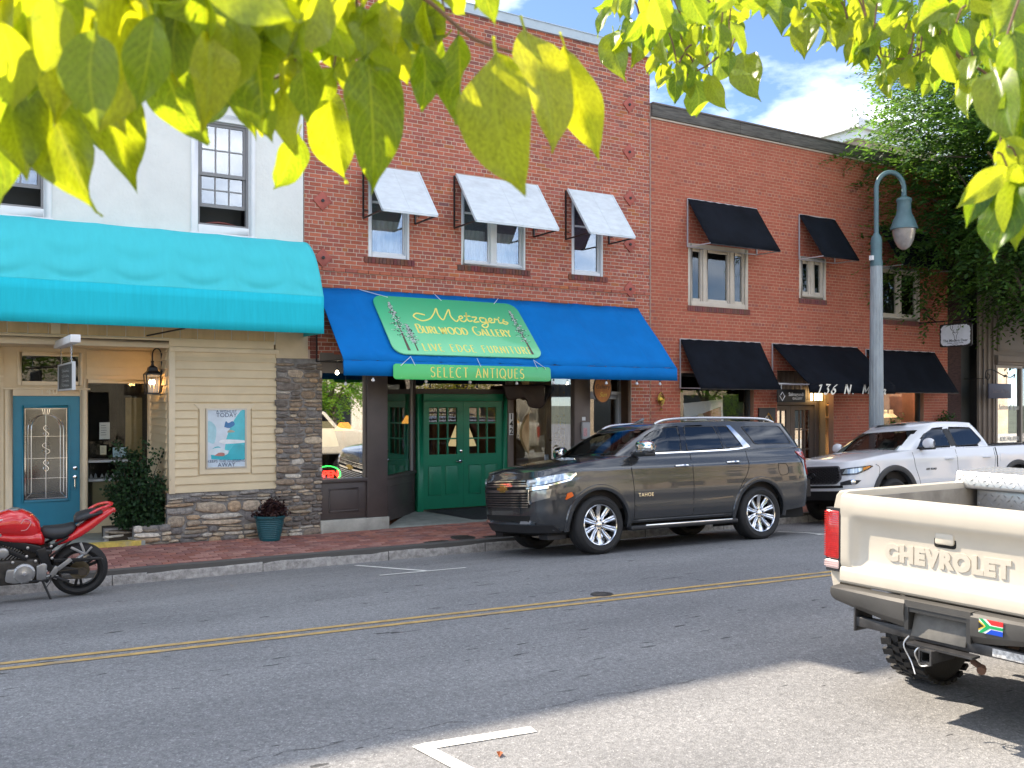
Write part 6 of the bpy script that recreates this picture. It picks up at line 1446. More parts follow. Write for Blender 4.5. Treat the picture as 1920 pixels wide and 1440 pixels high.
M_tyre = mat('tyre_rubber', (.016, .016, .017), .75, bump=.2, bscale=60); M_alloy = mat('polished_alloy', (.72, .73, .75), .16, metal=1); M_trim_black = mat('black_plastic', (.016, .016, .018), .55); M_under = mat('underbody', (.006, .006, .006), .9)
M_auto_glass = glass_mat('tinted_auto_glass', (.75, .80, .82), refl=.10, dark=.55); M_auto_dark = glass_mat('privacy_glass', (.5, .52, .55), refl=.11, dark=.88); M_screen = glass_mat('windscreen_glass', (.82, .9, .86), refl=.03, dark=.4, fres=.5)
def wheel(parent, cx, cy, r, w, rim, side, spokes=10, style='polished', steer=0.0, hidden=False):
    M = Matrix.Translation((cx, cy, r)) @ Matrix.Rotation(R(steer), 4, 'Z') @ Matrix.Rotation(R(90 * (1 if side < 0 else -1)), 4, 'X')
    m = MB(); m.lathe([(rim, -w / 2 + .02), (rim + .03, -w / 2), (r - .05, -w / 2 - .004), (r - .012, -w / 2 + .02), (r, -w / 2 + .045), (r, -.03), (r - .008, -.026), (r - .008, -.02), (r, -.016), (r, .016), (r - .008, .02), (r - .008, .026), (r, .03), (r, w / 2 - .045), (r - .012, w / 2 - .02), (r - .05, w / 2 + .004), (r - .06, w / 2 + .007), (r - .066, w / 2 + .003), (rim + .035, w / 2 + .002), (rim + .012, w / 2 - .006), (rim, w / 2 - .02)], 56, M, caps=False)
    t = m.build('wheel', M_tyre, parent, local=True, smooth=35)
    m = MB(); m.lathe([(rim + .002, w / 2 - .012), (rim - .006, w / 2 - .004), (rim - .018, w / 2 - .010), (rim - .024, w / 2 - .03), (rim - .03, -.02), (rim - .04, -.06), (.05, -.07)], 48, M, caps=False); m.build('rim_barrel', M_alloy if style == 'polished' else mat('rim_dark', (.03, .03, .032), .4, metal=.6), t, smooth=35)
    m = MB(); m.lathe([(rim * .62, -.05), (rim * .62, -.035), (.05, -.035)], 32, M); m.build('brake_disc', mat('disc_iron', (.12, .115, .11), .45, metal=.7), t)
    if hidden: return t
    zf = w / 2 - .035
    if style == 'polished':
        m = MB()
        for k in range(spokes):
            S = M @ Matrix.Rotation(2 * math.pi * (k + .5) / spokes, 4, 'Z')
            r0, r1 = .055, rim - .012; a0, a1, a2 = .024, .030, .040; zc = zf - .012
            vs = []
            for rr_, hw, z in ((r0, a0, zc), (r0 + (r1 - r0) * .35, a1, zc - .012), (r1, a2, zf + .012)):
                vs += [(rr_, -hw, z - .03), (rr_, -hw, z - .004), (rr_, -hw * .45, z + .006), (rr_, 0, z + .002), (rr_, hw * .45, z + .006), (rr_, hw, z - .004), (rr_, hw, z - .03)]
            m.add(vs, [(j * 7 + i, j * 7 + i + 1, (j + 1) * 7 + i + 1, (j + 1) * 7 + i) for j in range(2) for i in range(6)], S)
        m.build('rim_spokes', M_alloy, t, smooth=25)
        m = MB(); m.lathe([(.088, zf - .05), (.088, zf - .022), (.075, zf - .012), (.044, zf - .012)], 24, M); m.build('hub', M_alloy, t, smooth=30)
        m = MB(); m.lathe([(.044, zf - .03), (.044, zf - .002), (.034, zf + .004), (0, zf + .006)], 20, M); m.build('hub_cap', M_chrome, t, smooth=30)
        for k in range(6): m = MB(); a = R(60 * k + 10); m.lathe([(.013, zf - .03), (.013, zf), (.006, zf + .006), (0, zf + .006)], 6, M @ Matrix.Translation((.068 * math.cos(a), .068 * math.sin(a), 0))); m.build('lug_nut', M_trim_black, t)
    else:
        m = MB()
        for k in range(spokes):
            for d in (-.11, .11):
                S = M @ Matrix.Rotation(2 * math.pi * k / spokes + d, 4, 'Z'); m.box(.05, rim - .015, -.018, .018, zf - .04, zf - .005, S)
        m.lathe([(.07, zf - .05), (.07, zf), (.05, zf + .008), (0, zf + .008)], 20, M); m.build('rim_spokes', M_alloy, t, bevel=.004)
    return t
def side_fn(sh):
    """both sides are served: sign picks the side"""
    def f(sign):
        def g(x, z, off):
            y = sh.side_y(x, z); e = .01; nx = -(sh.side_y(x + e, z) - sh.side_y(x - e, z)) / (2 * e); nz = -(sh.side_y(x, z + e) - sh.side_y(x, z - e)) / (2 * e); l = math.sqrt(1 + nx * nx + nz * nz)
            return (x + nx / l * off, sign * (y + off / l), z + nz / l * off)
        return g
    return f
def front_fn(sh, rear=False):
    fx = sh.rear_x if rear else sh.front_x; s = 1 if rear else -1
    def g(y, z, off):
        e = .01; x = fx(y, z); ny = -s * (fx(y + e, z) - fx(y - e, z)) / (2 * e) * s * s; dy = (fx(y + e, z) - fx(y - e, z)) / (2 * e); dz = (fx(y, z + e) - fx(y, z - e)) / (2 * e)
        n = Vector((1, -dy, -dz)).normalized() * s
        return tuple(Vector((x, y, z)) + n * off)
    return g
def wrap_fn(sh, sign=-1):
    """(t, z): distance t along the outline from the nose centre"""
    cache = {}
    def line(z):
        k = round(z, 3)
        if k not in cache:
            P = sh.outline(k, lambda x, v: v, 24, 30); P = [Vector((p[0], p[1])) for p in P]; A = [0]
            for a, b in zip(P, P[1:]): A.append(A[-1] + (b - a).length)
            cache[k] = (P, A)
        return cache[k]
    def g(t, z, off):
        P, A = line(z)
        for i in range(len(A) - 1):
            if A[i + 1] >= t and A[i + 1] > A[i]: break
        q = (t - A[i]) / (A[i + 1] - A[i]); p = P[i].lerp(P[i + 1], q); d = (P[i + 1] - P[i]).normalized(); n = Vector((d.y, -d.x))
        if n.y > 0 and abs(n.y) > abs(n.x): n = -n
        if n.x > 0 and abs(n.x) > abs(n.y): n = -n
        p = p + n * off; return (p.x, p.y * (-sign), z) if sign > 0 else (p.x, p.y, z)
    return g
def arch_ring(mb, sh, ax, az, r0, r1, off, a0=-8, a1=188, n=36, sign=-1, drop=.0):
    """lip round a wheel opening, from r0 to r1, following the body side"""
    vs = []
    for i in range(n + 1):
        a = R(a0 + (a1 - a0) * i / n); c, s_ = math.cos(a), math.sin(a)
        for r, o in ((r0, -.07), (r0, off * .55), (r0 + (r1 - r0) * .35, off), (r1 - .01, off * .85), (r1, .001)):
            x, z = ax + r * c, az + r * s_; vs.append((x, sign * (sh.side_y(x, max(z, .36)) + o), z))
    mb.add(vs, [(i * 5 + k, (i + 1) * 5 + k, (i + 1) * 5 + k + 1, i * 5 + k + 1) for i in range(n) for k in range(4)])
def wheel_wells(root, axles, r, y0=.45, y1=.93):
    for ax, az in axles:
        for s in (-1, 1):
            m = MB(); M = Matrix.Translation((ax, s * y0 if s > 0 else -y1, az)) @ Matrix.Rotation(R(-90), 4, 'X'); m.lathe([(r, 0), (r, y1 - y0)], 14, M, a0=180, a1=360, caps=False)
            m.box(ax - r, ax + r, s * y0 - .01, s * y0 + .01, az - .2, az + r); m.build('wheel_well', M_under, root, local=True)
def seat_row(root, xs, ys, z, mt):
    for x in xs:
        for y in ys:
            m = MB(); m.box(x - .25, x + .25, y - .25, y + .25, z - .1, z + .06); m.prism([(x + .18, z), (x + .34, z), (x + .44, z + .60), (x + .34, z + .62)], y - .23, y + .23, Matrix(((1, 0, 0, 0), (0, 0, 1, 0), (0, 1, 0, 0), (0, 0, 0, 1))))
            m.box(x + .36, x + .46, y - .13, y + .13, z + .64, z + .84); m.build('seat', mt, root, local=True, bevel=.04)
def vehicle(name, label, cat, x0, yn, halfw, yaw, roll, group=None):
    """Empty on the ground under the vehicle's nose centre; near side runs through (x0, yn)"""
    c, s = math.cos(R(yaw)), math.sin(R(yaw)); M = Euler((R(-roll), 0, 0)).to_matrix(); d = M @ Vector((0, halfw, 0)); d = Matrix.Rotation(R(yaw), 3, 'Z') @ d
    q = (Matrix.Rotation(R(yaw), 3, 'Z') @ M).to_euler()
    return thing(name, label, cat, (x0 + d.x, yn + d.y, d.z), tuple(q), group)

def suv():
    t = vehicle('parked_suv', 'large dark grey SUV with chrome grille and roof rails parked before the blue awning shop', 'car', 7.23, 10.875, .985, -3.2, 4.9, 'vehicles parked along the far kerb')
    paint = mat('grey_metallic_paint', (.048, .051, .056), .24, metal=.4, coat=1.0, var=.05, vscale=300)
    zt = smooth_tab([(0, 1.145), (.25, 1.20), (.8, 1.28), (1.5, 1.345), (2.2, 1.365), (3.5, 1.385), (4.7, 1.40), (5.3, 1.39)]); zb = smooth_tab([(0, .34), (.5, .36), (.9, .40), (3.9, .40), (4.5, .42), (5.3, .50)])
    lo = Shell([(.3, .10), (.42, .03), (.55, .0), (.75, .0), (.95, .005), (1.10, .02), (1.17, .05), (1.28, .15)], [(.3, 5.22), (.5, 5.27), (.75, 5.30), (1.1, 5.29), (1.42, 5.25)],
               [(.3, .92), (.40, .945), (.52, .985), (.66, 1.0), (.72, 1.003), (.85, 1.018), (1.0, 1.022), (1.14, 1.012), (1.2, 1.018), (1.28, .985), (1.42, .955)], .62, .42, 3.3, 3.0, ((0, .985), (1.6, 1), (3.6, 1), (4.6, .99), (5.3, .955)))
    Z = lambda tab: (lambda x: interp(tab, x))
    arches = [(1.0, .42, .50), (4.02, .42, .50)]
    m = MB(); lo.build(m, Z(zb), Z(zt), [0, .03, .10, .17, .24, .31, .38, .44, .5, .56, .62, .68, .74, .80, .86, .92, .96, 1.0], fillet=.055, crown=.055, arches=arches, side=110)
    body = m.build('body', paint, t, local=True, smooth=32)
    gh = Shell([(1.30, 1.18), (1.42, 1.33), (1.6, 1.62), (1.78, 1.98), (1.9, 2.3)], [(1.3, 5.27), (1.42, 5.24), (1.84, 5.0), (1.9, 4.9)], [(1.3, .945), (1.42, .925), (1.6, .875), (1.80, .80), (1.9, .76)], .45, .40, 3.0, 3.2, ((0, .97), (2, 1), (4.0, .995), (5.3, .94)))
    zr = smooth_tab([(1.2, 1.76), (2.0, 1.79), (2.5, 1.83), (3.2, 1.85), (4.2, 1.84), (4.9, 1.80), (5.3, 1.78)])
    m = MB(); gh.build(m, lambda x: interp(zt, x) - .04, Z(zr), [0, .12, .3, .5, .7, .85, .94, 1.0], fillet=.05, crown=.045, side=90); roof = m.build('cabin', paint, t, local=True, smooth=32)
    S = side_fn(gh); SL = side_fn(lo); FG = front_fn(gh); FL = front_fn(lo); WR = wrap_fn(lo)
    def cutout(obj, sh, polys, fn, test):
        bm = bmesh.new(); bm.from_mesh(obj.data); dead = []
        for f in bm.faces:
            c = f.calc_center_median()
            if test(c): dead.append(f)
        bmesh.ops.delete(bm, geom=dead, context='FACES'); bm.to_mesh(obj.data); bm.free()
    g1 = rpoly([(1.70, 1.42), (2.56, 1.425), (2.60, 1.79), (2.42, 1.79), (2.12, 1.73), (1.88, 1.60)], .03); g2 = rpoly([(2.66, 1.425), (3.40, 1.44), (3.30, 1.795), (2.72, 1.795)], .03); g3 = rpoly([(3.45, 1.445), (3.78, 1.47), (3.55, 1.795), (3.36, 1.795)], .025); g4 = rpoly([(4.05, 1.49), (4.86, 1.49), (4.70, 1.785), (3.86, 1.785)], .04)
    def inside(poly, x, z):
        r = False; n = len(poly)
        for i in range(n):
            (a, b), (c, d) = poly[i], poly[i - 1]
            if (b > z) != (d > z) and x < (c - a) * (z - b) / (d - b) + a: r = not r
        return r
    ws = [(-.80, 1.40), (.80, 1.40), (.70, 1.755), (-.70, 1.755)]
    cutout(roof, gh, None, None, lambda c: (abs(c.y) > .6 and any(inside(p, c.x, c.z) for p in (g1, g2, g3))) or (c.x < 2.3 and abs(c.y) < .74 and 1.41 < c.z < 1.755 and abs(c.x - gh.front_x(c.y, c.z)) < .05))
    blk = M_trim_black
    for sg in (-1, 1):
        m = MB()
        for p in (g1, g2, g3, g4):
            P = [Vector((a, b)) for a, b in p]; n = len(P); c = sum(P, Vector((0, 0))) / n; I = [q.lerp(c, .05) for q in P]; f = S(sg); o = len(m.v)
            m.add([f(q.x, q.y, .006) for q in P] + [f(q.x, q.y, .006) for q in I] + [f(q.x, q.y, -.02) for q in I] + [f(q.x, q.y, -.005) for q in P], [(k * n + i, k * n + (i + 1) % n, (k + 1) * n + (i + 1) % n, (k + 1) * n + i) for k in range(2) for i in range(n)] + [(i, (i + 1) % n, 3 * n + (i + 1) % n, 3 * n + i) for i in range(n)])
        m.build('window_seal', blk, t, local=True)
        for p, gm in ((g1, M_auto_glass), (g2, M_auto_dark), (g3, M_auto_dark), (g4, M_auto_dark)): m = MB(); patch(m, p, S(sg), .002, .004); m.build('window', gm, t, local=True, smooth=True)
        m = MB(); patch(m, ribbon([(1.62, 1.395), (2.6, 1.40), (3.4, 1.415), (3.70, 1.43), (3.86, 1.455)], .022), S(sg), .012, .02); patch(m, [(3.80, 1.435), (3.93, 1.455), (3.64, 1.80), (3.56, 1.80)], S(sg), .014, .02); m.build('chrome_trim', M_chrome, t, local=True, smooth=True)
        m = MB(); patch(m, ribbon([(2.61, 1.42), (2.66, 1.79)], .09), S(sg), .004, .01); patch(m, ribbon([(3.425, 1.44), (3.33, 1.795)], .05), S(sg), .004, .01); m.build('pillar_trim', mat('gloss_black', (.008, .008, .01), .08, coat=1), t, local=True, smooth=True)
        m = MB()
        for path in ([(1.56, 1.34), (1.575, 1.1), (1.60, .8), (1.60, .46)], [(2.69, 1.37), (2.69, .9), (2.68, .46)], [(3.80, 1.39), (3.80, 1.15), (3.74, 1.02), (3.62, .86), (3.55, .66), (3.50, .47)], [(1.60, .455), (3.50, .455)], [(4.85, 1.38), (5.0, 1.1)], [(4.42, 1.17), (4.6, 1.16), (4.63, 1.02), (4.45, 1.0), (4.42, 1.17)]): patch(m, ribbon(smooth_path and [(p.x, p.y) for p in smooth_path([(a, b, 0) for a, b in path], 4)], .009), SL(sg), .0015, .008)
        m.build('door_gap', mat('gap_black', (.004, .004, .004), .9), t, local=True, kind='stuff')
        for ax, az, r in arches: m = MB(); arch_ring(m, lo, ax, az, r - .012, r + .065, .022, sign=sg); m.build('wheel_arch', paint, t, local=True, smooth=40)
        for x, z in ((2.50, 1.20), (3.50, 1.225)):
            m = MB(); y = sg * (lo.side_y(x, z)); m.tube([(x - .13, y, z), (x - .10, y + sg * .035, z), (x, y + sg * .045, z + .004), (x + .10, y + sg * .035, z), (x + .13, y, z)], [.016, .019, .02, .019, .016], 8); m.build('door_handle', M_chrome, t, local=True, smooth=True)
        y = sg * gh.side_y(1.75, 1.42)
        m = MB(); m.grid(lambda u, v: (1.70 + .03 * v + .10 * (math.sin(math.pi * (v * .92 + .04)) ** .35) * math.copysign(abs(math.sin(2 * math.pi * u)) ** .6, math.sin(2 * math.pi * u)), y + sg * (.09 + .33 * v), 1.485 + (.12 * (1 - .3 * v)) * math.copysign(abs(math.cos(2 * math.pi * u)) ** .6, math.cos(2 * math.pi * u)) * (math.sin(math.pi * (v * .92 + .04)) ** .25)), 20, 10); mi = m.build('mirror', M_chrome, t, local=True, smooth=True)
        m = MB(); m.box(1.61, 1.80, *sorted((y + sg * .12, y + sg * .38)), 1.355, 1.41); m.bar((1.68, y - sg * .02, 1.38), (1.68, y + sg * .16, 1.41), .10, .05); m.build('mirror_base', blk, mi, local=True, bevel=.015)
        m = MB(); y0, y1 = sorted((sg * .90, sg * 1.045)); m.box(1.50, 3.50, y0, y1, .30, .365); m.build('running_board', blk, t, local=True, bevel=.02); m = MB(); y0, y1 = sorted((sg * 1.02, sg * 1.050)); m.box(1.75, 3.38, y0, y1, .345, .372); m.build('board_trim', M_chrome, t, local=True, bevel=.008)
        m = MB(); m.tube(smooth_path([(2.25, sg * .70, 1.845), (2.45, sg * .715, 1.905), (3.0, sg * .725, 1.93), (4.0, sg * .72, 1.92), (4.45, sg * .705, 1.90), (4.66, sg * .695, 1.845)], 5), .022, 8); m.build('roof_rail', mat('satin_silver', (.68, .69, .70), .25, metal=.9), t, local=True, smooth=True)
        m = MB(); patch(m, ribbon([(1.62, .645), (2.5, .66), (3.45, .70)], .022), SL(sg), .008, .015); patch(m, ribbon([(1.64, .60), (3.48, .60)], .06), SL(sg), .004, .012); m.build('door_moulding', paint, t, local=True, smooth=True)
        # lights
        WS = wrap_fn(lo, sg)
        m = MB(); patch(m, [(.60, .985), (.92, 1.02), (1.28, 1.09), (1.34, 1.145), (1.22, 1.165), (.62, 1.085)], WS, .010, .03, .05); hl = m.build('headlight', mat('headlight_lens', (.50, .56, .60), .06, spec=.9, coat=1, metal=.55), t, local=True, smooth=30)
        m = MB(); patch(m, [(.66, 1.04), (.80, 1.055), (.80, 1.09), (.66, 1.075)], WS, .014, .01, .05); patch(m, [(.86, 1.06), (1.02, 1.085), (1.02, 1.12), (.86, 1.10)], WS, .014, .01, .05); m.build('projector_lens', mat('lens_white', (.85, .9, .92), .05, spec=1), hl, local=True, smooth=True)
        m = MB(); patch(m, ribbon([(.60, .965), (.95, .995), (1.30, 1.075)], .022), WS, .016, .03, .05); patch(m, ribbon([(.98, .975), (.78, .955), (.66, .94), (.655, .80), (.68, .745)], .026), WS, .016, .03, .05); patch(m, ribbon([(1.28, 1.08), (1.36, 1.15)], .04), WS, .014, .03, .05); m.build('chrome_trim', M_chrome, t, local=True, smooth=True)
        m = MB(); patch(m, [(.70, .77), (.99, .83), (1.02, .95), (.70, .92)], WS, .006, .02, .05); m.build('daylight_lens', mat('lens_smoke', (.22, .22, .21), .08, spec=.9, metal=.3, coat=1), t, local=True, smooth=True)
        m = MB(); patch(m, [(1.02, .60), (1.08, .60), (1.06, .80), (1.01, .80)], WS, .004, .02, .05); m.build('air_curtain', blk, t, local=True)
        m = MB(); patch(m, rpoly([(.43, .79), (.56, .84), (.53, .90), (.46, .88)], .02), SL(sg), .012, .02, .03); m.build('side_marker', mat('amber_lens', (.75, .13, .01), .2, spec=.8), t, local=True, smooth=True)
        m = MB(); f = front_fn(lo, True); patch(m, [(sg * .82, .98), (sg * .955, .98), (sg * .955, 1.36), (sg * .84, 1.36)], f, .012, .03, .06); m.build('tail_light', mat('tail_red_clear', (.5, .03, .02), .15, spec=.8, var=.5, vscale=8, coat=1), t, local=True, smooth=True)
    m = MB(); patch(m, ws, FG, .004, .006, .12); m.build('windscreen', M_screen, t, local=True, smooth=True)
    m = MB()
    for k, (y0, y1) in enumerate(((-.62, .05), (.02, .68))): m.bar((gh.front_x(y0, 1.42) - .01, y0, 1.425), (gh.front_x(y1, 1.44) - .012, y1, 1.44), .018, .012)
    m.build('wiper', blk, t, local=True)
    # grille
    m = MB(); patch(m, rpoly([(-.66, .70), (.66, .70), (.68, .98), (.62, 1.085), (-.62, 1.085), (-.68, .98)], .02), FL, .004, .03, .08); gr = m.build('grille', M_under, t, local=True, smooth=True)
    gm = mat('bright_chrome', (.80, .80, .82), .12, metal=1)
    for z, h, y in ((1.07, .012, .60), (1.035, .010, .62), (1.005, .026, .64), (.93, .036, .66), (.88, .012, .66), (.845, .014, .66), (.81, .014, .66), (.775, .014, .655), (.74, .014, .65), (.708, .014, .64)): m = MB(); patch(m, [(-y, z - h / 2), (y, z - h / 2), (y, z + h / 2), (-y, z + h / 2)], FL, .022, .03, .08); m.build('grille_bar', gm, gr, local=True, smooth=30)
    m = MB(); patch(m, [(-.16, .945), (-.075, .945), (-.06, .915), (.06, .915), (.075, .945), (.16, .945), (.145, .985), (.075, .985), (.06, 1.01), (-.06, 1.01), (-.075, .985), (-.145, .985)], FL, .034, .02, .08); m.build('bowtie_emblem', mat('gold_emblem', (.60, .42, .12), .25, metal=.9), t, local=True)
    m = MB(); patch(m, rpoly([(-.62, .50), (.62, .50), (.66, .585), (-.66, .585)], .02), FL, .005, .03, .08); m.build('lower_grille', M_under, t, local=True)
    m = MB(); patch(m, ribbon([(-.72, .475), (.72, .475)], .03), FL, .022, .05, .08); m.build('bumper_trim', mat('dark_bumper_trim', (.10, .12, .14), .25, metal=.7), t, local=True, smooth=True)
    for s in (-1, 1): m = MB(); patch(m, [(s * .44, .478), (s * .66, .478), (s * .62, .515), (s * .48, .515)], FL, .032, .04, .08); m.build('tow_hook_trim', M_chrome, t, local=True, smooth=True)
    m = MB(); patch(m, [(-.90, .345), (.90, .345), (.90, .455), (-.90, .455)], FL, .012, .05, .08); m.build('chin', blk, t, local=True, smooth=True)
    m = MB(); m.box(.25, 5.1, -.80, .80, .30, .62); m.build('underbody', M_under, t, local=True); wheel_wells(t, [(1.0, .42), (4.02, .42)], .52)
    m = MB(); m.box(.3, 5.2, -.9, .9, .62, .9); m.build('floor', M_dark_in, t, local=True)
    seat_row(t, (2.15, 3.1), (-.42, .42), .98, mat('tan_leather', (.36, .34, .31), .6)); m = MB(); m.box(1.45, 1.75, -.8, .8, 1.15, 1.37); m.build('dashboard', mat('dash', (.10, .09, .085), .6), t, local=True, bevel=.05)
    m = MB(); m.tube([(2.02 + .06 * math.sin(R(a)) , -.42 + .19 * math.cos(R(a)), 1.35 + .17 * math.sin(R(a))) for a in range(0, 360, 20)], .016, 6, closed=True); m.build('steering_wheel', blk, t, local=True)
    for ax in (1.0, 4.02):
        for s in (-1, 1): wheel(t, ax, s * .855, .414, .285, .292, s, 10, hidden=(s > 0), steer=3 if ax < 2 else 0)
    m = MB(); m.prism([(2.62, 1.90), (2.80, 1.90), (2.84, 1.98), (2.80, 1.98)], -.02, .02, Matrix(((1, 0, 0, 0), (0, 0, 1, 0), (0, 1, 0, 0), (0, 0, 0, 1)))); m.v = [(x - .25, y, z) for x, y, z in m.v]; m.build('antenna_fin', paint, t, local=True, bevel=.008)
    m = text_mesh('badge', 'TAHOE', .075, M_chrome, depth=.004, spacing=1.15); m.transform(frame_m((1.80, -lo.side_y(1.8, .80) - .004, .80), (1, 0, 0), (0, 0, 1))); piece('badge', m, t, (0, 0, 0), local=True)
    for s in (-1, 1): m = MB(); m.box(.25, .55, s * .66 - .12, s * .66 + .12, .24, .36); m.build('air_dam', blk, t, local=True)
suv()

def white_pickup():
    t = vehicle('parked_pickup', 'white crew cab pickup with black honeycomb grille parked behind the grey SUV', 'car', 13.97, 10.985, .93, -3.0, 4.9, 'vehicles parked along the far kerb')
    paint = mat('white_paint', (.74, .75, .78), .25, coat=1.0); blk = M_trim_black; flare = mat('grey_flare', (.05, .05, .052), .55)
    zt = smooth_tab([(-.1, 1.06), (.1, 1.10), (.6, 1.175), (1.4, 1.25), (2.0, 1.27), (3.9, 1.28), (5.4, 1.29)]); zb = smooth_tab([(0, .52), (.5, .50), (.9, .50), (5.3, .55)])
    lo = Shell([(.4, .04), (.52, -.05), (.62, -.10), (.8, -.09), (.95, -.06), (1.05, -.03), (1.14, .03), (1.25, .2)], [(.4, 5.35), (.6, 5.39), (1.3, 5.39)], [(.4, .84), (.5, .875), (.65, .915), (.8, .925), (1.0, .93), (1.12, .935), (1.2, .915), (1.3, .895)], .56, .20, 3.8, 3.5, ((0, .97), (1.3, 1), (5.4, 1)))
    arches = [(1.0, .44, .50), (4.57, .44, .50)]; Z = lambda tab: (lambda x: interp(tab, x))
    m = MB(); lo.build(m, Z(zb), Z(zt), [0, .05, .14, .23, .32, .41, .5, .59, .68, .77, .86, .94, 1.0], fillet=.05, crown=.06, arches=arches, side=110); body = m.build('body', paint, t, local=True, smooth=32)
    bm = bmesh.new(); bm.from_mesh(body.data); bmesh.ops.delete(bm, geom=[f for f in bm.faces if f.calc_center_median().x > 3.98 and abs(f.calc_center_median().y) < .80 and f.calc_center_median().z > 1.28 and f.calc_center_median().x < 5.3], context='FACES'); bm.to_mesh(body.data); bm.free()
    gh = Shell([(1.20, 1.12), (1.30, 1.25), (1.5, 1.58), (1.68, 1.92), (1.8, 2.2)], [(1.2, 3.95), (1.35, 3.93), (1.7, 3.74), (1.8, 3.6)], [(1.2, .90), (1.32, .875), (1.5, .81), (1.68, .735), (1.8, .68)], .40, .30, 2.8, 3.4)
    zr = smooth_tab([(1.1, 1.70), (2.0, 1.73), (2.6, 1.78), (3.3, 1.77), (3.9, 1.72)])
    m = MB(); gh.build(m, lambda x: interp(zt, x) - .03, Z(zr), [0, .12, .3, .5, .7, .85, .94, 1.0], fillet=.05, crown=.04, side=80); roof = m.build('cabin', paint, t, local=True, smooth=32)
    S, SL, FG, FL = side_fn(gh), side_fn(lo), front_fn(gh), front_fn(lo)
    g1 = rpoly([(1.72, 1.325), (2.66, 1.33), (2.63, 1.665), (2.30, 1.665), (2.0, 1.56)], .04); g2 = rpoly([(2.80, 1.33), (3.45, 1.345), (3.62, 1.43), (3.45, 1.665), (2.77, 1.67)], .04)
    def inside(poly, x, z):
        r = False
        for i in range(len(poly)):
            (a, b), (c, d) = poly[i], poly[i - 1]
            if (b > z) != (d > z) and x < (c - a) * (z - b) / (d - b) + a: r = not r
        return r
    bm = bmesh.new(); bm.from_mesh(roof.data); dead = []
    for f in bm.faces:
        c = f.calc_center_median()
        if (abs(c.y) > .55 and any(inside(p, c.x, c.z) for p in (g1, g2))) or (c.x < 2.2 and abs(c.y) < .68 and 1.30 < c.z < 1.65 and abs(c.x - gh.front_x(c.y, c.z)) < .05): dead.append(f)
    bmesh.ops.delete(bm, geom=dead, context='FACES'); bm.to_mesh(roof.data); bm.free()
    for sg in (-1, 1):
        m = MB()
        for p in (g1, g2):
            P = [Vector(q) for q in p]; n = len(P); c = sum(P, Vector((0, 0))) / n; I = [q.lerp(c, .06) for q in P]; f = S(sg)
            m.add([f(q.x, q.y, .006) for q in P] + [f(q.x, q.y, .006) for q in I] + [f(q.x, q.y, -.02) for q in I] + [f(q.x, q.y, -.006) for q in P], [(k * n + i, k * n + (i + 1) % n, (k + 1) * n + (i + 1) % n, (k + 1) * n + i) for k in range(2) for i in range(n)] + [(i, (i + 1) % n, 3 * n + (i + 1) % n, 3 * n + i) for i in range(n)])
        patch(m, ribbon([(2.73, 1.33), (2.70, 1.665)], .13), S(sg), .005, .01); m.build('window_seal', blk, t, local=True)
        for p, gm in ((g1, M_auto_glass), (g2, M_auto_dark)): m = MB(); patch(m, p, S(sg), .002, .004); m.build('window', gm, t, local=True, smooth=True)
        m = MB()
        for path in ([(1.52, 1.24), (1.55, 1.0), (1.66, .72), (1.68, .56)], [(2.73, 1.27), (2.74, .9), (2.72, .56)], [(3.87, 1.27), (3.86, 1.0), (3.82, .8), (3.80, .56)], [(1.68, .56), (3.80, .56)], [(.52, 1.05), (.62, .98), (.55, .75)]): patch(m, ribbon([(p.x, p.y) for p in smooth_path([(a, b, 0) for a, b in path], 4)], .009), SL(sg), .0015, .008)
        patch(m, ribbon([(3.93, 1.28), (3.92, .56)], .03), SL(sg), .002, .01); m.build('door_gap', mat('gap_grey', (.02, .02, .022), .9), t, local=True, kind='stuff')
        m = MB(); patch(m, rpoly([(4.02, 1.0), (4.2, 1.0), (4.2, 1.17), (4.02, 1.17)], .03), SL(sg), .004, .008); m.build('fuel_door', paint, t, local=True, smooth=True)
        for ax, az, r in arches: m = MB(); arch_ring(m, lo, ax, az, r - .012, r + .085, .04, sign=sg); m.build('wheel_flare', flare, t, local=True, smooth=40)
        for x in (2.50, 3.60): m = MB(); y = sg * lo.side_y(x, 1.10); m.tube([(x - .11, y, 1.10), (x - .08, y + sg * .035, 1.10), (x + .08, y + sg * .035, 1.10), (x + .11, y, 1.10)], .017, 8); m.build('door_handle', paint, t, local=True, smooth=True)
        y = sg * gh.side_y(1.85, 1.34)
        m = MB(); m.grid(lambda u, v: (1.78 + .07 * math.cos(2 * math.pi * u) * (math.sin(math.pi * (v * .92 + .04)) ** .4), y + sg * (.09 + .23 * v), 1.385 + .105 * math.sin(2 * math.pi * u) * (math.sin(math.pi * (v * .92 + .04)) ** .35)), 18, 9); mi = m.build('mirror', paint, t, local=True, smooth=True); m = MB(); m.box(1.72, 1.85, *sorted((y + sg * .08, y + sg * .30)), 1.275, 1.31); m.bar((1.78, y - sg * .03, 1.29), (1.78, y + sg * .14, 1.31), .09, .05); m.build('mirror_base', blk, mi, local=True, bevel=.014)
        WS = wrap_fn(lo, sg)
        m = MB(); patch(m, [(.64, .875), (.90, .885), (1.12, .965), (1.22, 1.02), (1.14, 1.04), (.78, 1.01), (.56, .985)], WS, .012, .03, .05); hl = m.build('headlight', mat('headlight_black', (.03, .03, .035), .1, coat=1), t, local=True, smooth=30)
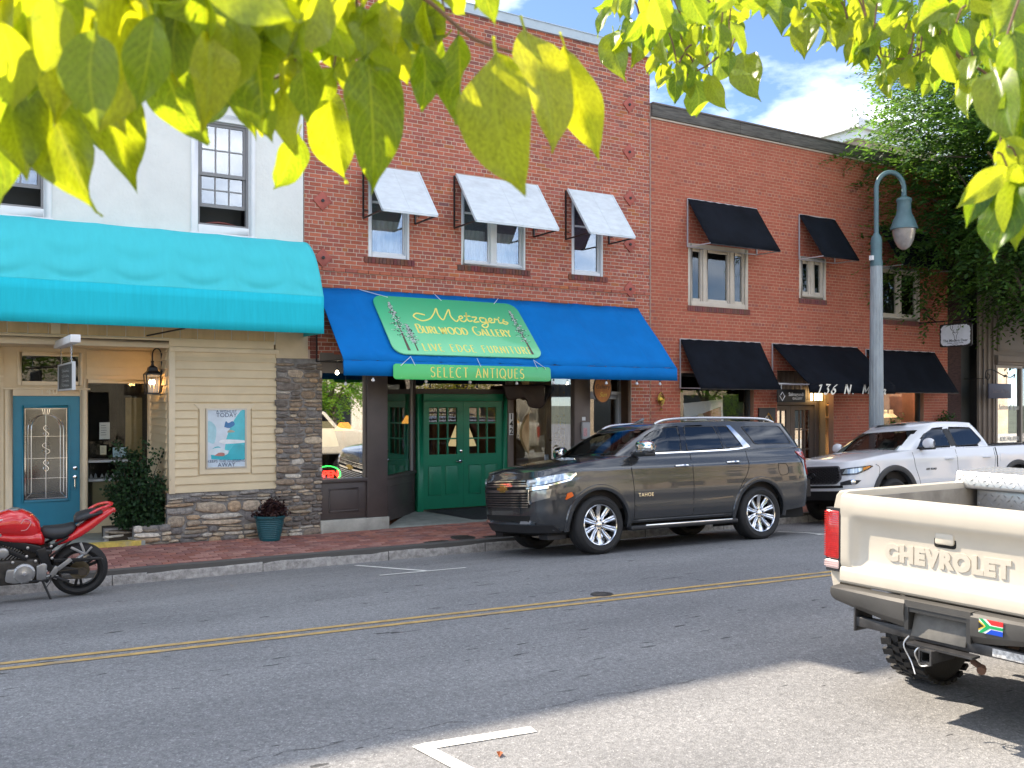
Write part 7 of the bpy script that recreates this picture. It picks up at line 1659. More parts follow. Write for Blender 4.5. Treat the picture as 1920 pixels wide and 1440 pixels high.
        m = MB(); patch(m, [(.66, .905), (.88, .91), (.98, .95), (.98, 1.0), (.70, .98)], WS, .017, .01, .05); m.build('headlight_lens', mat('pickup_lens', (.45, .52, .56), .06, metal=.5, spec=.9, coat=1), hl, local=True, smooth=True); m = MB(); patch(m, [(1.0, .95), (1.15, 1.01), (1.12, 1.03), (1.0, 1.0)], WS, .018, .01, .05); m.build('indicator', mat('orange_lens', (.65, .22, .02), .15, spec=.9), hl, local=True, smooth=True)
        m = MB(); patch(m, [(.62, .70), (.90, .715), (.98, .78), (.80, .80), (.62, .755)], WS, .010, .03, .05); fg = m.build('fog_surround', blk, t, local=True, smooth=True); M = Matrix.Translation(WS(.84, .757, .012)) @ (Matrix.Rotation(R(-90), 4, 'Y') @ Matrix.Rotation(R(40 * -sg), 4, 'X')); m = MB(); m.lathe([(.045, 0), (.048, .015), (.03, .02), (0, .022)], 16, M); m.build('fog_light', M_chrome, fg, local=True, smooth=True)
    m = MB(); patch(m, [(-.72, 1.295), (.72, 1.295), (.62, 1.655), (-.62, 1.655)], FG, .004, .006, .12); m.build('windscreen', M_screen, t, local=True, smooth=True)
    hexa = rpoly([(-.54, .74), (.54, .74), (.63, .82), (.57, 1.03), (-.57, 1.03), (-.63, .82)], .03)
    m = MB(); patch(m, hexa, FL, .004, .03, .08); gr = m.build('grille', M_under, t, local=True, smooth=True); m = MB(); patch(m, ribbon(hexa + hexa[:2], .03), FL, .012, .03, .08); m.build('grille_surround', mat('grille_grey', (.09, .09, .095), .4), gr, local=True)
    m = MB(); row = 0; z = .745
    while z < 1.02:
        y = -.56 + (.045 if row % 2 else 0)
        while y < .56:
            if inside([(a * .95, b) for a, b in hexa], y, z): h = [(y + .043 * math.cos(R(60 * k)), z + .02 * math.sin(R(60 * k))) for k in range(6)]; patch(m, ribbon(h + h[:1], .012), FL, .014, .012, .5)
            y += .09
        z += .024; row += 1
    m.build('honeycomb_mesh', mat('mesh_black', (.02, .02, .022), .3), gr, local=True, kind='stuff')
    m = MB(); M = Matrix.Translation(FL(0, .87, .03)) @ Matrix.Rotation(R(-90), 4, 'Y'); m.tube([M @ Vector((.055 * math.sin(R(a)), .08 * math.cos(R(a)), 0)) for a in range(0, 360, 15)], .009, 6, closed=True); m.tube([M @ Vector((.055 * math.sin(R(a)) * .95, .03 * math.cos(R(a)), 0)) for a in range(0, 360, 15)], .008, 6, closed=True); m.tube([M @ Vector((.02 * math.sin(R(a)) + .03, .05 * math.cos(R(a)), 0)) for a in range(0, 360, 15)], .007, 6, closed=True); m.build('front_emblem', mat('emblem_black', (.04, .04, .045), .2, metal=.6), t, local=True)
    m = MB(); patch(m, [(-.66, .655), (.66, .655), (.66, .70), (-.66, .70)], FL, .006, .03, .08); m.build('lower_slot', M_under, t, local=True); m = MB(); patch(m, [(-.62, .44), (.62, .44), (.70, .60), (-.70, .60)], FL, .010, .06, .08); m.build('chin', blk, t, local=True, smooth=True)
    m = MB(); m.box(.3, 5.2, -.72, .72, .36, .70); m.build('underbody', M_under, t, local=True); wheel_wells(t, [(1.0, .44), (4.57, .44)], .53, .4, .85); m = MB(); m.box(.9, 3.9, -.82, .82, .7, .9); m.build('floor', M_dark_in, t, local=True)
    m = MB(); m.box(3.97, 5.30, -.80, .80, .82, .85); m.box(3.95, 3.99, -.80, .80, .85, 1.31); [m.box(3.97, 5.32, *sorted((s * .79, s * .815)), .85, 1.325) for s in (-1, 1)]; m.build('bed_liner', blk, t, local=True)
    seat_row(t, (2.05, 3.0), (-.38, .38), .92, mat('dark_seat', (.05, .05, .052), .8)); m = MB(); m.box(1.35, 1.65, -.72, .72, 1.05, 1.26); m.build('dashboard', mat('dash_dark', (.05, .05, .05), .6), t, local=True, bevel=.05); m = MB(); m.tube([(1.90 + .06 * math.sin(R(a)), -.38 + .19 * math.cos(R(a)), 1.26 + .17 * math.sin(R(a))) for a in range(0, 360, 20)], .016, 6, closed=True); m.build('steering_wheel', blk, t, local=True)
    for ax in (1.0, 4.57):
        for s in (-1, 1): wheel(t, ax, s * .79, .39, .265, .215, s, 6, 'dark', hidden=(s > 0))
    m = MB(); m.box(1.98, 2.55, -.36, .36, 1.79, 1.797); m.build('sunroof', M_auto_dark, t, local=True)
    m = text_mesh('badge', 'OFF ROAD', .055, blk, depth=.003, shear=.2, spacing=1.1); m.transform(frame_m((1.98, -lo.side_y(1.98, .92) - .004, .92), (1, 0, 0), (0, 0, 1))); piece('badge', m, t, (0, 0, 0), local=True)
white_pickup()
def beige_pickup():
    t = thing('parked_pickup', 'cream older pickup with aluminium tool box, seen from its tailgate at right foreground', 'car', (5.80, 3.885, .0), (R(.4), 0, R(2.0)))
    paint = mat('cream_paint', (.55, .50, .415), .42, coat=.25, var=.05, vscale=3, dirt=.12, dirtcol=(.40, .35, .28)); blk = M_trim_black; inner = mat('bed_paint', (.30, .28, .25), .7, var=.25, vscale=5, dirt=.6, dirtcol=(.12, .10, .08))
    prof = [(.80, 1.44), (.81, 1.475), (.84, 1.485), (.885, 1.475), (.915, 1.44), (.935, 1.36), (.955, 1.20), (.963, 1.03), (.962, .88), (.955, .82), (.94, .76), (.905, .70), (.87, .69), (.87, .80), (.80, .86)]
    cut = [(.80, 1.44), (.81, 1.475), (.84, 1.485), (.885, 1.475), (.915, 1.44), (.935, 1.36), (.955, 1.20), (.963, 1.03), (.963, .97), (.80, .97)]
    for s in (1, -1):
        m = MB()
        for x0, x1, pr in ((.03, .42, prof), (.42, 1.40, cut), (1.40, 2.50, prof)):
            n = len(pr); vs = [(x, s * y, z) for x in (x0, x1) for y, z in pr]; fs = [(i, (i + 1) % n, n + (i + 1) % n, n + i) for i in range(n)]
            if x0 < .1:
                # rounded rear corner
                vs = [(x0 + .035, s * y, z) for y, z in pr] + vs[n:]; e = [(x0, s * (.80 + (y - .80) * .80), .70 + (z - .70) * .985) for y, z in pr]; o = len(vs); vs += e; fs += [(o + i, o + (i + 1) % n, (i + 1) % n, i) for i in range(n)]; fs.append(tuple(o + i for i in range(n)))
            m.add(vs, fs)
        m.build('bed_side', paint, t, local=True, smooth=35)
        m = MB()
        for k in range(19):
            a = R(180 * k / 18)
            for r, o in ((.49, -.06), (.49, .008), (.545, .012), (.56, -.004)): m.v.append((.91 + r * math.cos(a), s * (.958 + o), .47 + r * math.sin(a)))
        m.f = [(i * 4 + k, i * 4 + k + 1, (i + 1) * 4 + k + 1, (i + 1) * 4 + k) for i in range(18) for k in range(3)]; m.c = [None] * len(m.f); m.build('wheel_arch', paint, t, local=True, smooth=40)
        # tall wrap-round lamp: red over clear
        for z0, z1, mt_, nm in ((.975, 1.335, mat('lamp_red', (.55, .014, .01), .2, spec=.8, coat=.8, var=.15, vscale=30), 'tail_light'), (.90, .972, mat('lamp_clear', (.75, .55, .52), .15, spec=.8, coat=.8), 'reverse_light')):
            m = MB(); m.box(-.004, .10, *sorted((s * .838, s * .966)), z0, z1); tl = m.build(nm, mt_, t, local=True, bevel=.014)
            m = MB(); z = z0 + .02
            while z < z1 - .015: m.box(-.008, .09, *sorted((s * .845, s * .9685)), z, z + .006); z += .016
            m.build('lens_rib', mt_, tl, local=True, kind='stuff')
        m = MB(); m.box(.0, .06, *sorted((s * .828, s * .955)), .885, 1.35); m.build('lamp_bezel', blk, t, local=True)
    # tailgate with a dished centre panel and pressed lettering
    tz = [(0.03, .80), (-.004, .815), (-.012, .83), (-.012, .895), (-.006, .915), (.004, .93), (.026, .955), (.040, 1.0), (.040, 1.20), (.030, 1.255), (.008, 1.285), (-.004, 1.30), (-.010, 1.33), (-.012, 1.40), (.0, 1.445), (.02, 1.46), (.05, 1.462), (.07, 1.45), (.07, .80)]
    ys = [-.825, -.815, -.77, -.74, -.71, -.68] + [-.6 + .15 * k for k in range(9)] + [.68, .71, .74, .77, .815, .825]
    def dish(y):
        a = abs(y); k = 1 if a < .68 else max(0, 1 - (a - .68) / .075); return k * k * (3 - 2 * k)
    m = MB(); n = len(tz)
    for y in ys:
        for x, z in tz: m.v.append((x if not (.93 < z < 1.29 and x < .06) else -.004 + (x + .004) * dish(y), y, z))
    m.f = [(i * n + k, (i + 1) * n + k, (i + 1) * n + (k + 1) % n, i * n + (k + 1) % n) for i in range(len(ys) - 1) for k in range(n)] + [tuple(range(n)), tuple((len(ys) - 1) * n + k for k in range(n))[::-1]]; m.c = [None] * len(m.f)
    tg = m.build('tailgate', paint, t, local=True, smooth=28)
    F = lambda y, z, x=.040: frame_m((x, y, z), (0, -1, 0), (0, 0, 1))
    me = text_mesh('lettering', 'CHEVROLET', .148, paint, depth=.005, bold=.011, spacing=1.16); me.transform(F(.035, 1.075, .038) @ Matrix.Diagonal((.97, 1, 1, 1))); lo_ = piece('lettering', me, tg, (0, 0, 0), local=True); bv = lo_.modifiers.new('soft_edge', 'BEVEL'); bv.width = .005; bv.segments = 2
    m = MB(); m.prism(rounded(.155, .105, .018), -.002, .004, F(.03, 1.215)); h = m.build('handle_recess', M_under, tg, local=True); m = MB(); m.prism(rounded(.135, .075, .016), -.006, .016, F(.03, 1.222)); m.build('handle', paint, h, local=True, bevel=.006)
    # bumper with number-plate pocket
    bm_ = mat('dusty_bumper', (.075, .072, .068), .55, metal=.25, var=.15, vscale=3, dirt=.5, dirtcol=(.07, .06, .05)); m = MB()
    pz = [(.0, .80), (-.09, .795), (-.11, .775), (-.115, .715), (-.105, .66), (-.07, .615), (.03, .60)]; n = len(pz); Y = [-.86, -.84, -.62, -.42, -.245]
    def sect(m, yy, lows=1.0):
        o = len(m.v); m.v += [(x, y, .80 - (.80 - z) * (l if z < .79 else 1)) for y, l in yy for x, z in pz]; fs = [(o + i * n + k, o + (i + 1) * n + k, o + (i + 1) * n + k + 1, o + i * n + k + 1) for i in range(len(yy) - 1) for k in range(n - 1)] + [tuple(o + k for k in range(n)), tuple(o + (len(yy) - 1) * n + k for k in range(n))[::-1]]; m.f += fs; m.c += [None] * len(fs)
    sect(m, [(-.83, .50), (-.82, .58), (-.62, .78), (-.42, .95), (-.30, 1.03), (-.235, 1.06)]); sect(m, [(.235, 1.06), (.30, 1.03), (.42, .95), (.62, .78), (.82, .58), (.83, .50)]); m.box(-.105, 0, -.235, .235, .755, .80); m.box(-.02, .0, -.235, .235, .60, .755)
    bp = m.build('bumper', bm_, t, local=True, smooth=25)
    m = MB(); m.box(-.104, -.02, .205, .235, .60, .755); m.box(-.104, -.02, -.235, -.205, .60, .755); m.box(-.10, -.02, -.205, .205, .725, .755); m.build('plate_pocket', mat('pocket_dark', (.03, .03, .03), .5), bp, local=True); m = MB(); m.add([(-.035, -.19, .72), (-.035, .20, .72), (-.085, .20, .56), (-.085, -.19, .56), (-.025, -.19, .72), (-.025, .20, .72), (-.075, .20, .56), (-.075, -.19, .56)], [(0, 1, 2, 3), (7, 6, 5, 4), (0, 3, 7, 4), (1, 5, 6, 2), (2, 6, 7, 3), (0, 4, 5, 1)]); m.build('plate_panel', mat('dusty_panel', (.12, .115, .105), .6, var=.25, vscale=8, dirt=.6, dirtcol=(.06, .05, .04)), bp, local=True, bevel=.01); m = MB(); m.box(-.075, -.04, -.06, .06, .735, .75); m.build('plate_lamp', M_steel, bp, local=True)
    # flag sticker
    F2 = lambda: frame_m((-.117, -.375, .735), (0, -1, 0), (.06, 0, 1)); w, h = .155, .088
    def fl(pts, c, k): m = MB(); m.prism([(a * w - w / 2, b * h - h / 2) for a, b in pts], 0, .0012 + .0008 * k, F2()); m.build('flag_print', mat('flag_ink', c, .4), bp, local=True)
    fl([(0, 0), (1, 0), (1, 1), (0, 1)], (.72, .72, .72), 0); fl([(.3, 1), (1, 1), (1, .66), (.52, .66)], (.62, .02, .02), 1); fl([(.3, 0), (1, 0), (1, .34), (.52, .34)], (.0, .05, .45), 1); fl([(0, 1), (.16, 1), (.46, .6), (1, .6), (1, .4), (.46, .4), (.16, 0), (0, 0), (.30, .5)], (.0, .28, .08), 2); fl([(0, .86), (.30, .5), (0, .14)], (.62, .42, .02), 2); fl([(0, .74), (.22, .5), (0, .26)], (.01, .01, .01), 3)
    # tow bar and receiver
    bar = mat('worn_black_steel', (.045, .045, .048), .45, metal=.4, var=.35, vscale=9, dirt=.6, dirtcol=(.14, .13, .12)); m = MB(); m.box(-.07, -.005, -.66, .655, .535, .605); hb = m.build('tow_bar', bar, t, local=True, bevel=.006); m = MB(); m.box(-.08, .12, .64, .655, .50, .70); m.build('end_plate', bar, hb, local=True, bevel=.004); m = MB(); m.box(-.08, .12, -.675, -.66, .50, .70); m.build('end_plate', bar, hb, local=True, bevel=.004)
    m = MB(); m.box(-.16, -.07, -.28, .18, .515, .53); m.build('safety_plate', bar, hb, local=True)
    m = MB(); q = .038; L_ = (-.22, .05)
    m.box(*L_, -q, q, .44, .452); m.box(*L_, -q, q, .508, .52); m.box(*L_, -q, -q + .011, .452, .508); m.box(*L_, q - .011, q, .452, .508); q = .046; m.box(-.232, -.215, -q, q, .432, .443); m.box(-.232, -.215, -q, q, .517, .528); m.box(-.232, -.215, -q, -q + .012, .443, .517); m.box(-.232, -.215, q - .012, q, .443, .517); m.build('receiver', bar, hb, local=True)
    m = MB(); m.tube(smooth_path([(-.12, .10, .52), (-.14, .13, .47), (-.13, .11, .41), (-.17, .06, .40), (-.16, .0, .42)], 6), .006, 6); m.tube(smooth_path([(-.10, .20, .56), (-.13, .22, .50), (-.12, .17, .40), (-.15, .12, .33)], 6), .006, 6); m.build('hitch_clip', M_steel, hb, local=True, smooth=True)
    m = MB(); m.tube([(-.05, -.28, .45), (-.09, -.30, .44)], .028, 8); m.tube([(-.02, -.20, .47), (-.05, -.28, .45)], .02, 6); m.build('trailer_plug', mat('rust', (.10, .05, .03), .8), hb, local=True)
    m = MB(); m.box(-.0715, -.0705, -.62, -.36, .545, .595); m.build('warning_label', mat('label_white', (.50, .50, .50), .6, var=.5, vscale=45), hb, local=True)
    # bed, tool box, cab
    m = MB(); m.box(.07, 2.5, -.80, .80, .83, .87); m.box(2.48, 2.51, -.82, .82, .86, 1.44); [m.box(.07, 2.5, *sorted((s * .79, s * .803)), .87, 1.43) for s in (1, -1)]; m.build('bed', inner, t, local=True)
    tread = mat('diamond_plate', (.50, .51, .52), .30, metal=.75, var=.06, vscale=20, dirt=.25, dirtcol=(.3, .28, .25)); tb = thing('tool_box', 'aluminium diamond plate tool box lying across the cream pickup bed', 'tool box', (7.55, 3.945, 1.375), (R(.4), 0, R(2.0))); T0 = (1.72, 0, 1.44)
    m = MB(); m.box(-.14, .36, -.72, .72, -.36, .05); bx = m.build('box', tread, tb, local=True, bevel=.008); m = MB(); m.prism([(-.20, .05), (-.20, .085), (-.16, .19), (.38, .205), (.42, .05)], -.885, .885, Matrix(((1, 0, 0, 0), (0, 0, 1, 0), (0, 1, 0, 0), (0, 0, 0, 1)))); ld = m.build('lid', tread, tb, local=True, bevel=.010)
    def dia(mb, P, u, v, nu, nv, du):
        for i in range(nu):
            for j in range(nv):
                c = Vector(P) + Vector(u) * (i + .5 * (j % 2)) * du + Vector(v) * j * du * .62; d = (Vector(u) * (1 if (i + j) % 2 else -1) + Vector(v)).normalized() * du * .36; e = (Vector(u) * (1 if (i + j) % 2 else -1) - Vector(v)).normalized() * du * .07; n_ = Vector(u).cross(Vector(v)).normalized() * .004
                mb.add([c - d, c + e, c + d, c - e, c + n_ * 1.0], [(0, 1, 4), (1, 2, 4), (2, 3, 4), (3, 0, 4)])
    m = MB(); dia(m, (-.1425, .70, -.33), (0, -1, 0), (0, 0, 1), 26, 11, .054); dia(m, (-.20, .87, .09), (0, -1, 0), (.36, 0, .95), 32, 3, .054); dia(m, (-.15, .87, .193), (0, -1, 0), (1, 0, .028), 32, 15, .054); dia(m, (.32, .7225, -.33), (-1, 0, 0), (0, 0, 1), 8, 10, .054); m.build('tread_pattern', tread, bx, local=True, kind='stuff')
    m = MB(); m.prism([(2.56, .75), (2.56, 1.42), (2.66, 1.88), (3.2, 1.95), (3.7, 1.90), (4.1, 1.45), (4.9, 1.36), (5.25, 1.28), (5.28, .70)], -.88, .88, Matrix(((1, 0, 0, 0), (0, 0, 1, 0), (0, 1, 0, 0), (0, 0, 0, 1)))); m.build('cab', paint, t, local=True, bevel=.07)
    m = MB(); m.prism(rounded(1.35, .36, .05), 0, .01, frame_m((2.605, 0, 1.68), (0, -1, 0), (.2, 0, 1))); [m.prism([(2.8, 1.45), (2.87, 1.84), (3.6, 1.84), (3.95, 1.45)], s * .885 - .006, s * .885 + .006, Matrix(((1, 0, 0, 0), (0, 0, 1, 0), (0, 1, 0, 0), (0, 0, 0, 1)))) for s in (1, -1)]; m.build('window', M_auto_dark, t, local=True)
    m = MB(); m.box(.3, 5.0, -.5, .5, .48, .82); m.tube([(.91, -.6, .42), (.91, .6, .42)], .06, 10); m.build('chassis', M_under, t, local=True)
    m = MB(); m.tube(smooth_path([(1.05, -.35, .5), (.5, -.30, .55), (.1, -.32, .52)], 5), .03, 8); m.build('exhaust', mat('rusty_pipe', (.08, .05, .035), .7), t, local=True)
    for ax in (.91, 4.45):
        for s in (1, -1):
            w_ = wheel(t, ax, s * .685, .405, .29, .21, s, 6, 'dark'); m = MB()
            for k in range(30):
                for row, (y0, y1, tw) in enumerate(((-.15, -.06, .05), (-.055, .0, -.05), (.0, .055, .05), (.06, .15, -.05))):
                    a = 2 * math.pi * (k + .5 * (row % 2)) / 30; M = Matrix.Translation((ax, s * .685, .405)) @ Matrix.Rotation(a, 4, 'Y'); d = .026
                    m.add([(d * q0 + tw * .3 * (1 if yy > (y0 + y1) / 2 else -1) * .5, yy, zz) for zz in (.395, .424) for q0, yy in ((-1, y0), (1, y0), (1, y1), (-1, y1))], [(4, 5, 6, 7), (0, 1, 5, 4), (1, 2, 6, 5), (2, 3, 7, 6), (3, 0, 4, 7)], M)
            m.build('tread_block', M_tyre, w_, local=True, kind='stuff')
beige_pickup()

def loft(mb, st, n=18, e=2.6, cap=True):
    """st: (x, zc, half height, half width[, y]) rings"""
    o = len(mb.v)
    for q in st:
        x, zc, hz, hy = q[:4]; y0 = q[4] if len(q) > 4 else 0
        for k in range(n):
            a = 2 * math.pi * k / n; c, s = math.cos(a), math.sin(a); mb.v.append((x, y0 + hy * math.copysign(abs(c) ** (2 / e), c), zc + hz * math.copysign(abs(s) ** (2 / e), s)))
    m = len(st); fs = [(o + j * n + k, o + j * n + (k + 1) % n, o + (j + 1) * n + (k + 1) % n, o + (j + 1) * n + k) for j in range(m - 1) for k in range(n)]
    if cap: fs += [tuple(o + k for k in range(n))[::-1], tuple(o + (m - 1) * n + k for k in range(n))]
    mb.f += fs; mb.c += [None] * len(fs)
def motorcycle():
    X, Y = 1.655, 12.36; t = thing('motorcycle', 'red sport motorcycle leaning on its side stand at the kerb, cut by the left edge', 'motorcycle', (X, Y, rz(12.36) + .01), (R(9), 0, R(-3)))
    red = mat('red_paint', (.62, .008, .012), .18, coat=1.0); blk = mat('black_frame', (.014, .014, .015), .35); rub = M_tyre; vinyl = mat('black_vinyl', (.018, .02, .024), .45, bump=.1, bscale=120); alu = mat('cast_alu', (.42, .42, .42), .4, metal=.8, var=.12, vscale=12); dk = mat('engine_dark', (.055, .05, .045), .55, metal=.4, var=.4, vscale=12)
    def whl(cx, r, w, rear):
        M = Matrix.Translation((cx, 0, r)) @ Matrix.Rotation(R(90), 4, 'X'); m = MB(); m.lathe([(r - .095, -w * .36), (r - .06, -w * .48), (r - .02, -w * .40), (r - .004, -w * .2), (r, 0), (r - .004, w * .2), (r - .02, w * .40), (r - .06, w * .48), (r - .095, w * .36)], 48, M, caps=False); wo = m.build('wheel', rub, t, local=True, smooth=50)
        m = MB(); m.lathe([(r - .095, -w * .38), (r - .10, -w * .34), (r - .115, -.03), (r - .115, .03), (r - .10, w * .34), (r - .095, w * .38)], 40, M, caps=False); m.lathe([(.05, -.05), (.05, .05), (.0, .05)], 16, M)
        for k in range(3):
            for d in (-.16, .16): S = M @ Matrix.Rotation(2.09 * k + .5 + d, 4, 'Z'); m.box(.03, r - .10, -.014, .014, -.018, .018, S)
        m.build('rim', mat('rim_black', (.02, .02, .021), .35, metal=.5), wo, local=True)
        m = MB(); m.lathe([(.11 if rear else .15, .055), (.05, .055), (.05, .06), (.11 if rear else .15, .06)], 32, M); m.build('brake_disc', mat('gold_disc', (.36, .30, .20), .35, metal=.9), wo, local=True); return M
    whl(0, .315, .18, True); whl(-1.43, .30, .12, False)
    # red tank and tail
    m = MB(); loft(m, [(-.40, .74, .05, .06), (-.43, .80, .13, .10), (-.50, .86, .15, .155), (-.60, .91, .155, .185), (-.72, .925, .15, .19), (-.85, .91, .13, .175), (-.95, .88, .09, .14), (-1.0, .86, .05, .08)]); tk = m.build('tank', red, t, local=True, smooth=60)
    m = MB(); loft(m, [(-.37, .70, .06, .08), (-.41, .73, .09, .145), (-.52, .75, .07, .175), (-.7, .77, .06, .185), (-.9, .80, .05, .17)]); m.build('tank_panel', red, tk, local=True, smooth=60)
    m = MB(); m.lathe([(.055, 0), (.055, .012), (.04, .018), (0, .018)], 20, Matrix.Translation((-.68, 0, 1.07))); m.build('filler_cap', M_steel, tk, local=True, smooth=30)
    m = MB(); m.tube(smooth_path([(-.62, -.187, .95), (-.58, -.182, 1.0), (-.52, -.165, .96), (-.56, -.18, .88), (-.62, -.19, .87)], 6), .004, 4, closed=False); m.build('tank_graphic', mat('graphic_white', (.6, .3, .3), .4), tk, local=True)
    m = MB(); loft(m, [(-.26, .66, .03, .05), (-.22, .68, .05, .10), (-.10, .73, .06, .135), (.02, .80, .075, .135), (.14, .88, .075, .12), (.26, .96, .055, .095), (.34, 1.005, .035, .065), (.375, 1.02, .018, .03)]); tl = m.build('tail_fairing', red, t, local=True, smooth=60)
    m = MB(); m.tube(smooth_path([(.10, -.10, 1.0), (.20, -.105, 1.055), (.30, -.075, 1.08), (.345, 0, 1.085), (.30, .075, 1.08), (.20, .105, 1.055), (.10, .10, 1.0)], 5), .017, 8); m.build('grab_rail', red, tl, local=True, smooth=True)
    m = MB(); m.box(.33, .385, -.045, .045, .985, 1.03); m.build('tail_light', mat('tail_red', (.5, .01, .01), .15, coat=1), tl, local=True, bevel=.01)
    m = MB(); loft(m, [(-.06, .915, .035, .10), (-.03, .94, .05, .13), (.05, .965, .048, .135), (.14, .99, .04, .125), (.22, 1.005, .025, .10), (.24, 1.0, .012, .08)]); m.build('pillion_seat', vinyl, t, local=True, smooth=60)
    m = MB(); loft(m, [(-.42, .79, .04, .05), (-.38, .79, .065, .10), (-.28, .775, .075, .145), (-.17, .785, .07, .15), (-.08, .825, .05, .13), (-.05, .85, .02, .10)]); m.build('rider_seat', vinyl, t, local=True, smooth=60)
    # frame, swing arm, engine
    fr = MB()
    for s in (-1, 1):
        fr.bar((-.98, s * .10, .80), (-.42, s * .155, .62), .035, .085); fr.bar((-.42, s * .155, .64), (-.34, s * .14, .38), .035, .10); fr.bar((-.95, s * .12, .74), (-.55, s * .15, .52), .03, .05); fr.bar((-.36, s * .12, .62), (.12, s * .10, .86), .025, .03); fr.bar((-.34, s * .12, .50), (-.05, s * .11, .74), .022, .025)
    fr.build('frame', blk, t, local=True, bevel=.008)
    m = MB()
    for s in (-1, 1): m.bar((-.38, s * .13, .40), (.04, s * .13, .315), .03, .075)
    m.bar((-.2, -.14, .46), (.20, -.135, .47), .02, .035); m.build('swing_arm', blk, t, local=True, bevel=.008); m = MB(); m.box(-.02, .07, -.15, -.125, .28, .35); m.bar((-.33, -.152, .345), (.06, -.15, .37), .008, .012); m.bar((-.33, -.152, .285), (.02, -.15, .24), .008, .012); m.build('chain', mat('chain_brown', (.09, .075, .06), .5, metal=.6), t, local=True); m = MB(); m.prism([(-.28, .46), (.25, .455), (.22, .475), (-.05, .49), (-.28, .50)], -.15, -.13, Matrix(((1, 0, 0, 0), (0, 0, 1, 0), (0, 1, 0, 0), (0, 0, 0, 1)))); m.build('chain_guard', blk, t, local=True, bevel=.004)
    m = MB(); m.box(-.86, -.42, -.15, .15, .22, .52); m.bar((-.62, 0, .45), (-.88, 0, .70), .20, .20); m.bar((-.55, 0, .45), (-.50, 0, .72), .18, .18); m.build('engine', dk, t, local=True, bevel=.03)
    m = MB()
    for k in range(9): a = k / 9; m.box(-.115, .115, -.115, .115, .06 + .028 * k, .068 + .028 * k, Matrix.Translation((-.62, 0, .45)) @ Matrix.Rotation(R(-46), 4, 'Y'))
    m.build('cooling_fin', alu, t, local=True, kind='stuff')
    Fy = lambda x, z, y=-.16: frame_m((x, y, z), (1, 0, 0), (0, 0, 1)); m = MB(); m.lathe([(.115, -.03), (.115, .02), (.095, .035), (.03, .04), (.02, .046), (0, .046)], 28, Fy(-.585, .36)); ec = m.build('engine_cover', alu, t, local=True, smooth=30); m = MB(); m.lathe([(.014, .0), (.014, .05), (0, .052)], 10, Fy(-.585, .36)); m.build('bolt', M_chrome, ec, local=True)
    for k in range(6): a = R(60 * k + 15); m = MB(); m.lathe([(.009, 0), (.009, .028), (0, .032)], 8, Fy(-.585 + .105 * math.cos(a), .36 + .105 * math.sin(a))); m.build('bolt', M_steel, ec, local=True)
    m = MB(); m.prism(rpoly([(-.46, .27), (-.36, .27), (-.35, .45), (-.39, .47), (-.46, .44)], .02), -.185, -.14, Matrix(((1, 0, 0, 0), (0, 0, 1, 0), (0, 1, 0, 0), (0, 0, 0, 1)))); m.build('sprocket_cover', alu, t, local=True, bevel=.01)
    m = MB(); m.prism(rpoly([(-.78, .28), (-.68, .25), (-.60, .26), (-.66, .42), (-.76, .42)], .03), -.185, -.14, Matrix(((1, 0, 0, 0), (0, 0, 1, 0), (0, 1, 0, 0), (0, 0, 0, 1)))); m.build('side_cover', alu, t, local=True, bevel=.006); m = MB(); m.lathe([(.06, 0), (.06, .03), (.03, .04), (0, .04)], 20, Fy(-.80, .62)); m.build('side_cover', alu, t, local=True, bevel=.006)
    m = MB()
    for (x, z) in ((-.56, .56), (-.47, .50), (-.30, .52), (-.36, .37), (-.70, .50), (-.31, .66), (-.55, .66)): m.lathe([(.016, 0), (.016, .012), (.006, .016), (0, .016)], 10, Fy(x, z, -.165))
    m.build('frame_bolt', M_steel, t, local=True)
    m = MB(); m.tube([(-.27, -.17, .30), (-.13, -.27, .26)], .016, 8); m.tube([(-.55, -.18, .27), (-.40, -.19, .265), (-.27, -.19, .30)], .009, 6); m.build('foot_peg', rub, t, local=True); m = MB(); m.bar((-.30, -.165, .31), (-.24, -.165, .41), .012, .06); m.bar((-.24, -.165, .38), (-.10, -.165, .49), .012, .05); m.bar((-.30, -.165, .31), (-.24, -.165, .28), .012, .05); m.build('heel_guard', alu, t, local=True, bevel=.004)
    m = MB(); m.bar((-.10, -.13, .62), (.05, -.15, .53), .014, .028); m.bar((.0, -.13, .67), (.05, -.15, .53), .014, .026); m.bar((.05, -.15, .53), (.12, -.16, .62), .014, .022); m.build('pillion_bracket', alu, t, local=True, bevel=.004)
    m = MB(); m.bar((-.42, -.10, .30), (-.34, -.17, .24), .03, .03); m.tube([(-.40, -.14, .26), (-.28, -.205, -.035)], .013, 8); m.tube([(-.36, -.15, .16), (-.30, -.16, .26)], .005, 5); m.box(-.31, -.22, -.225, -.17, -.045, -.030); m.build('side_stand', blk, t, local=True)
    m = MB(); m.box(-.47, -.30, -.16, .16, .55, .62); m.build('lower_panel', blk, t, local=True, bevel=.02)
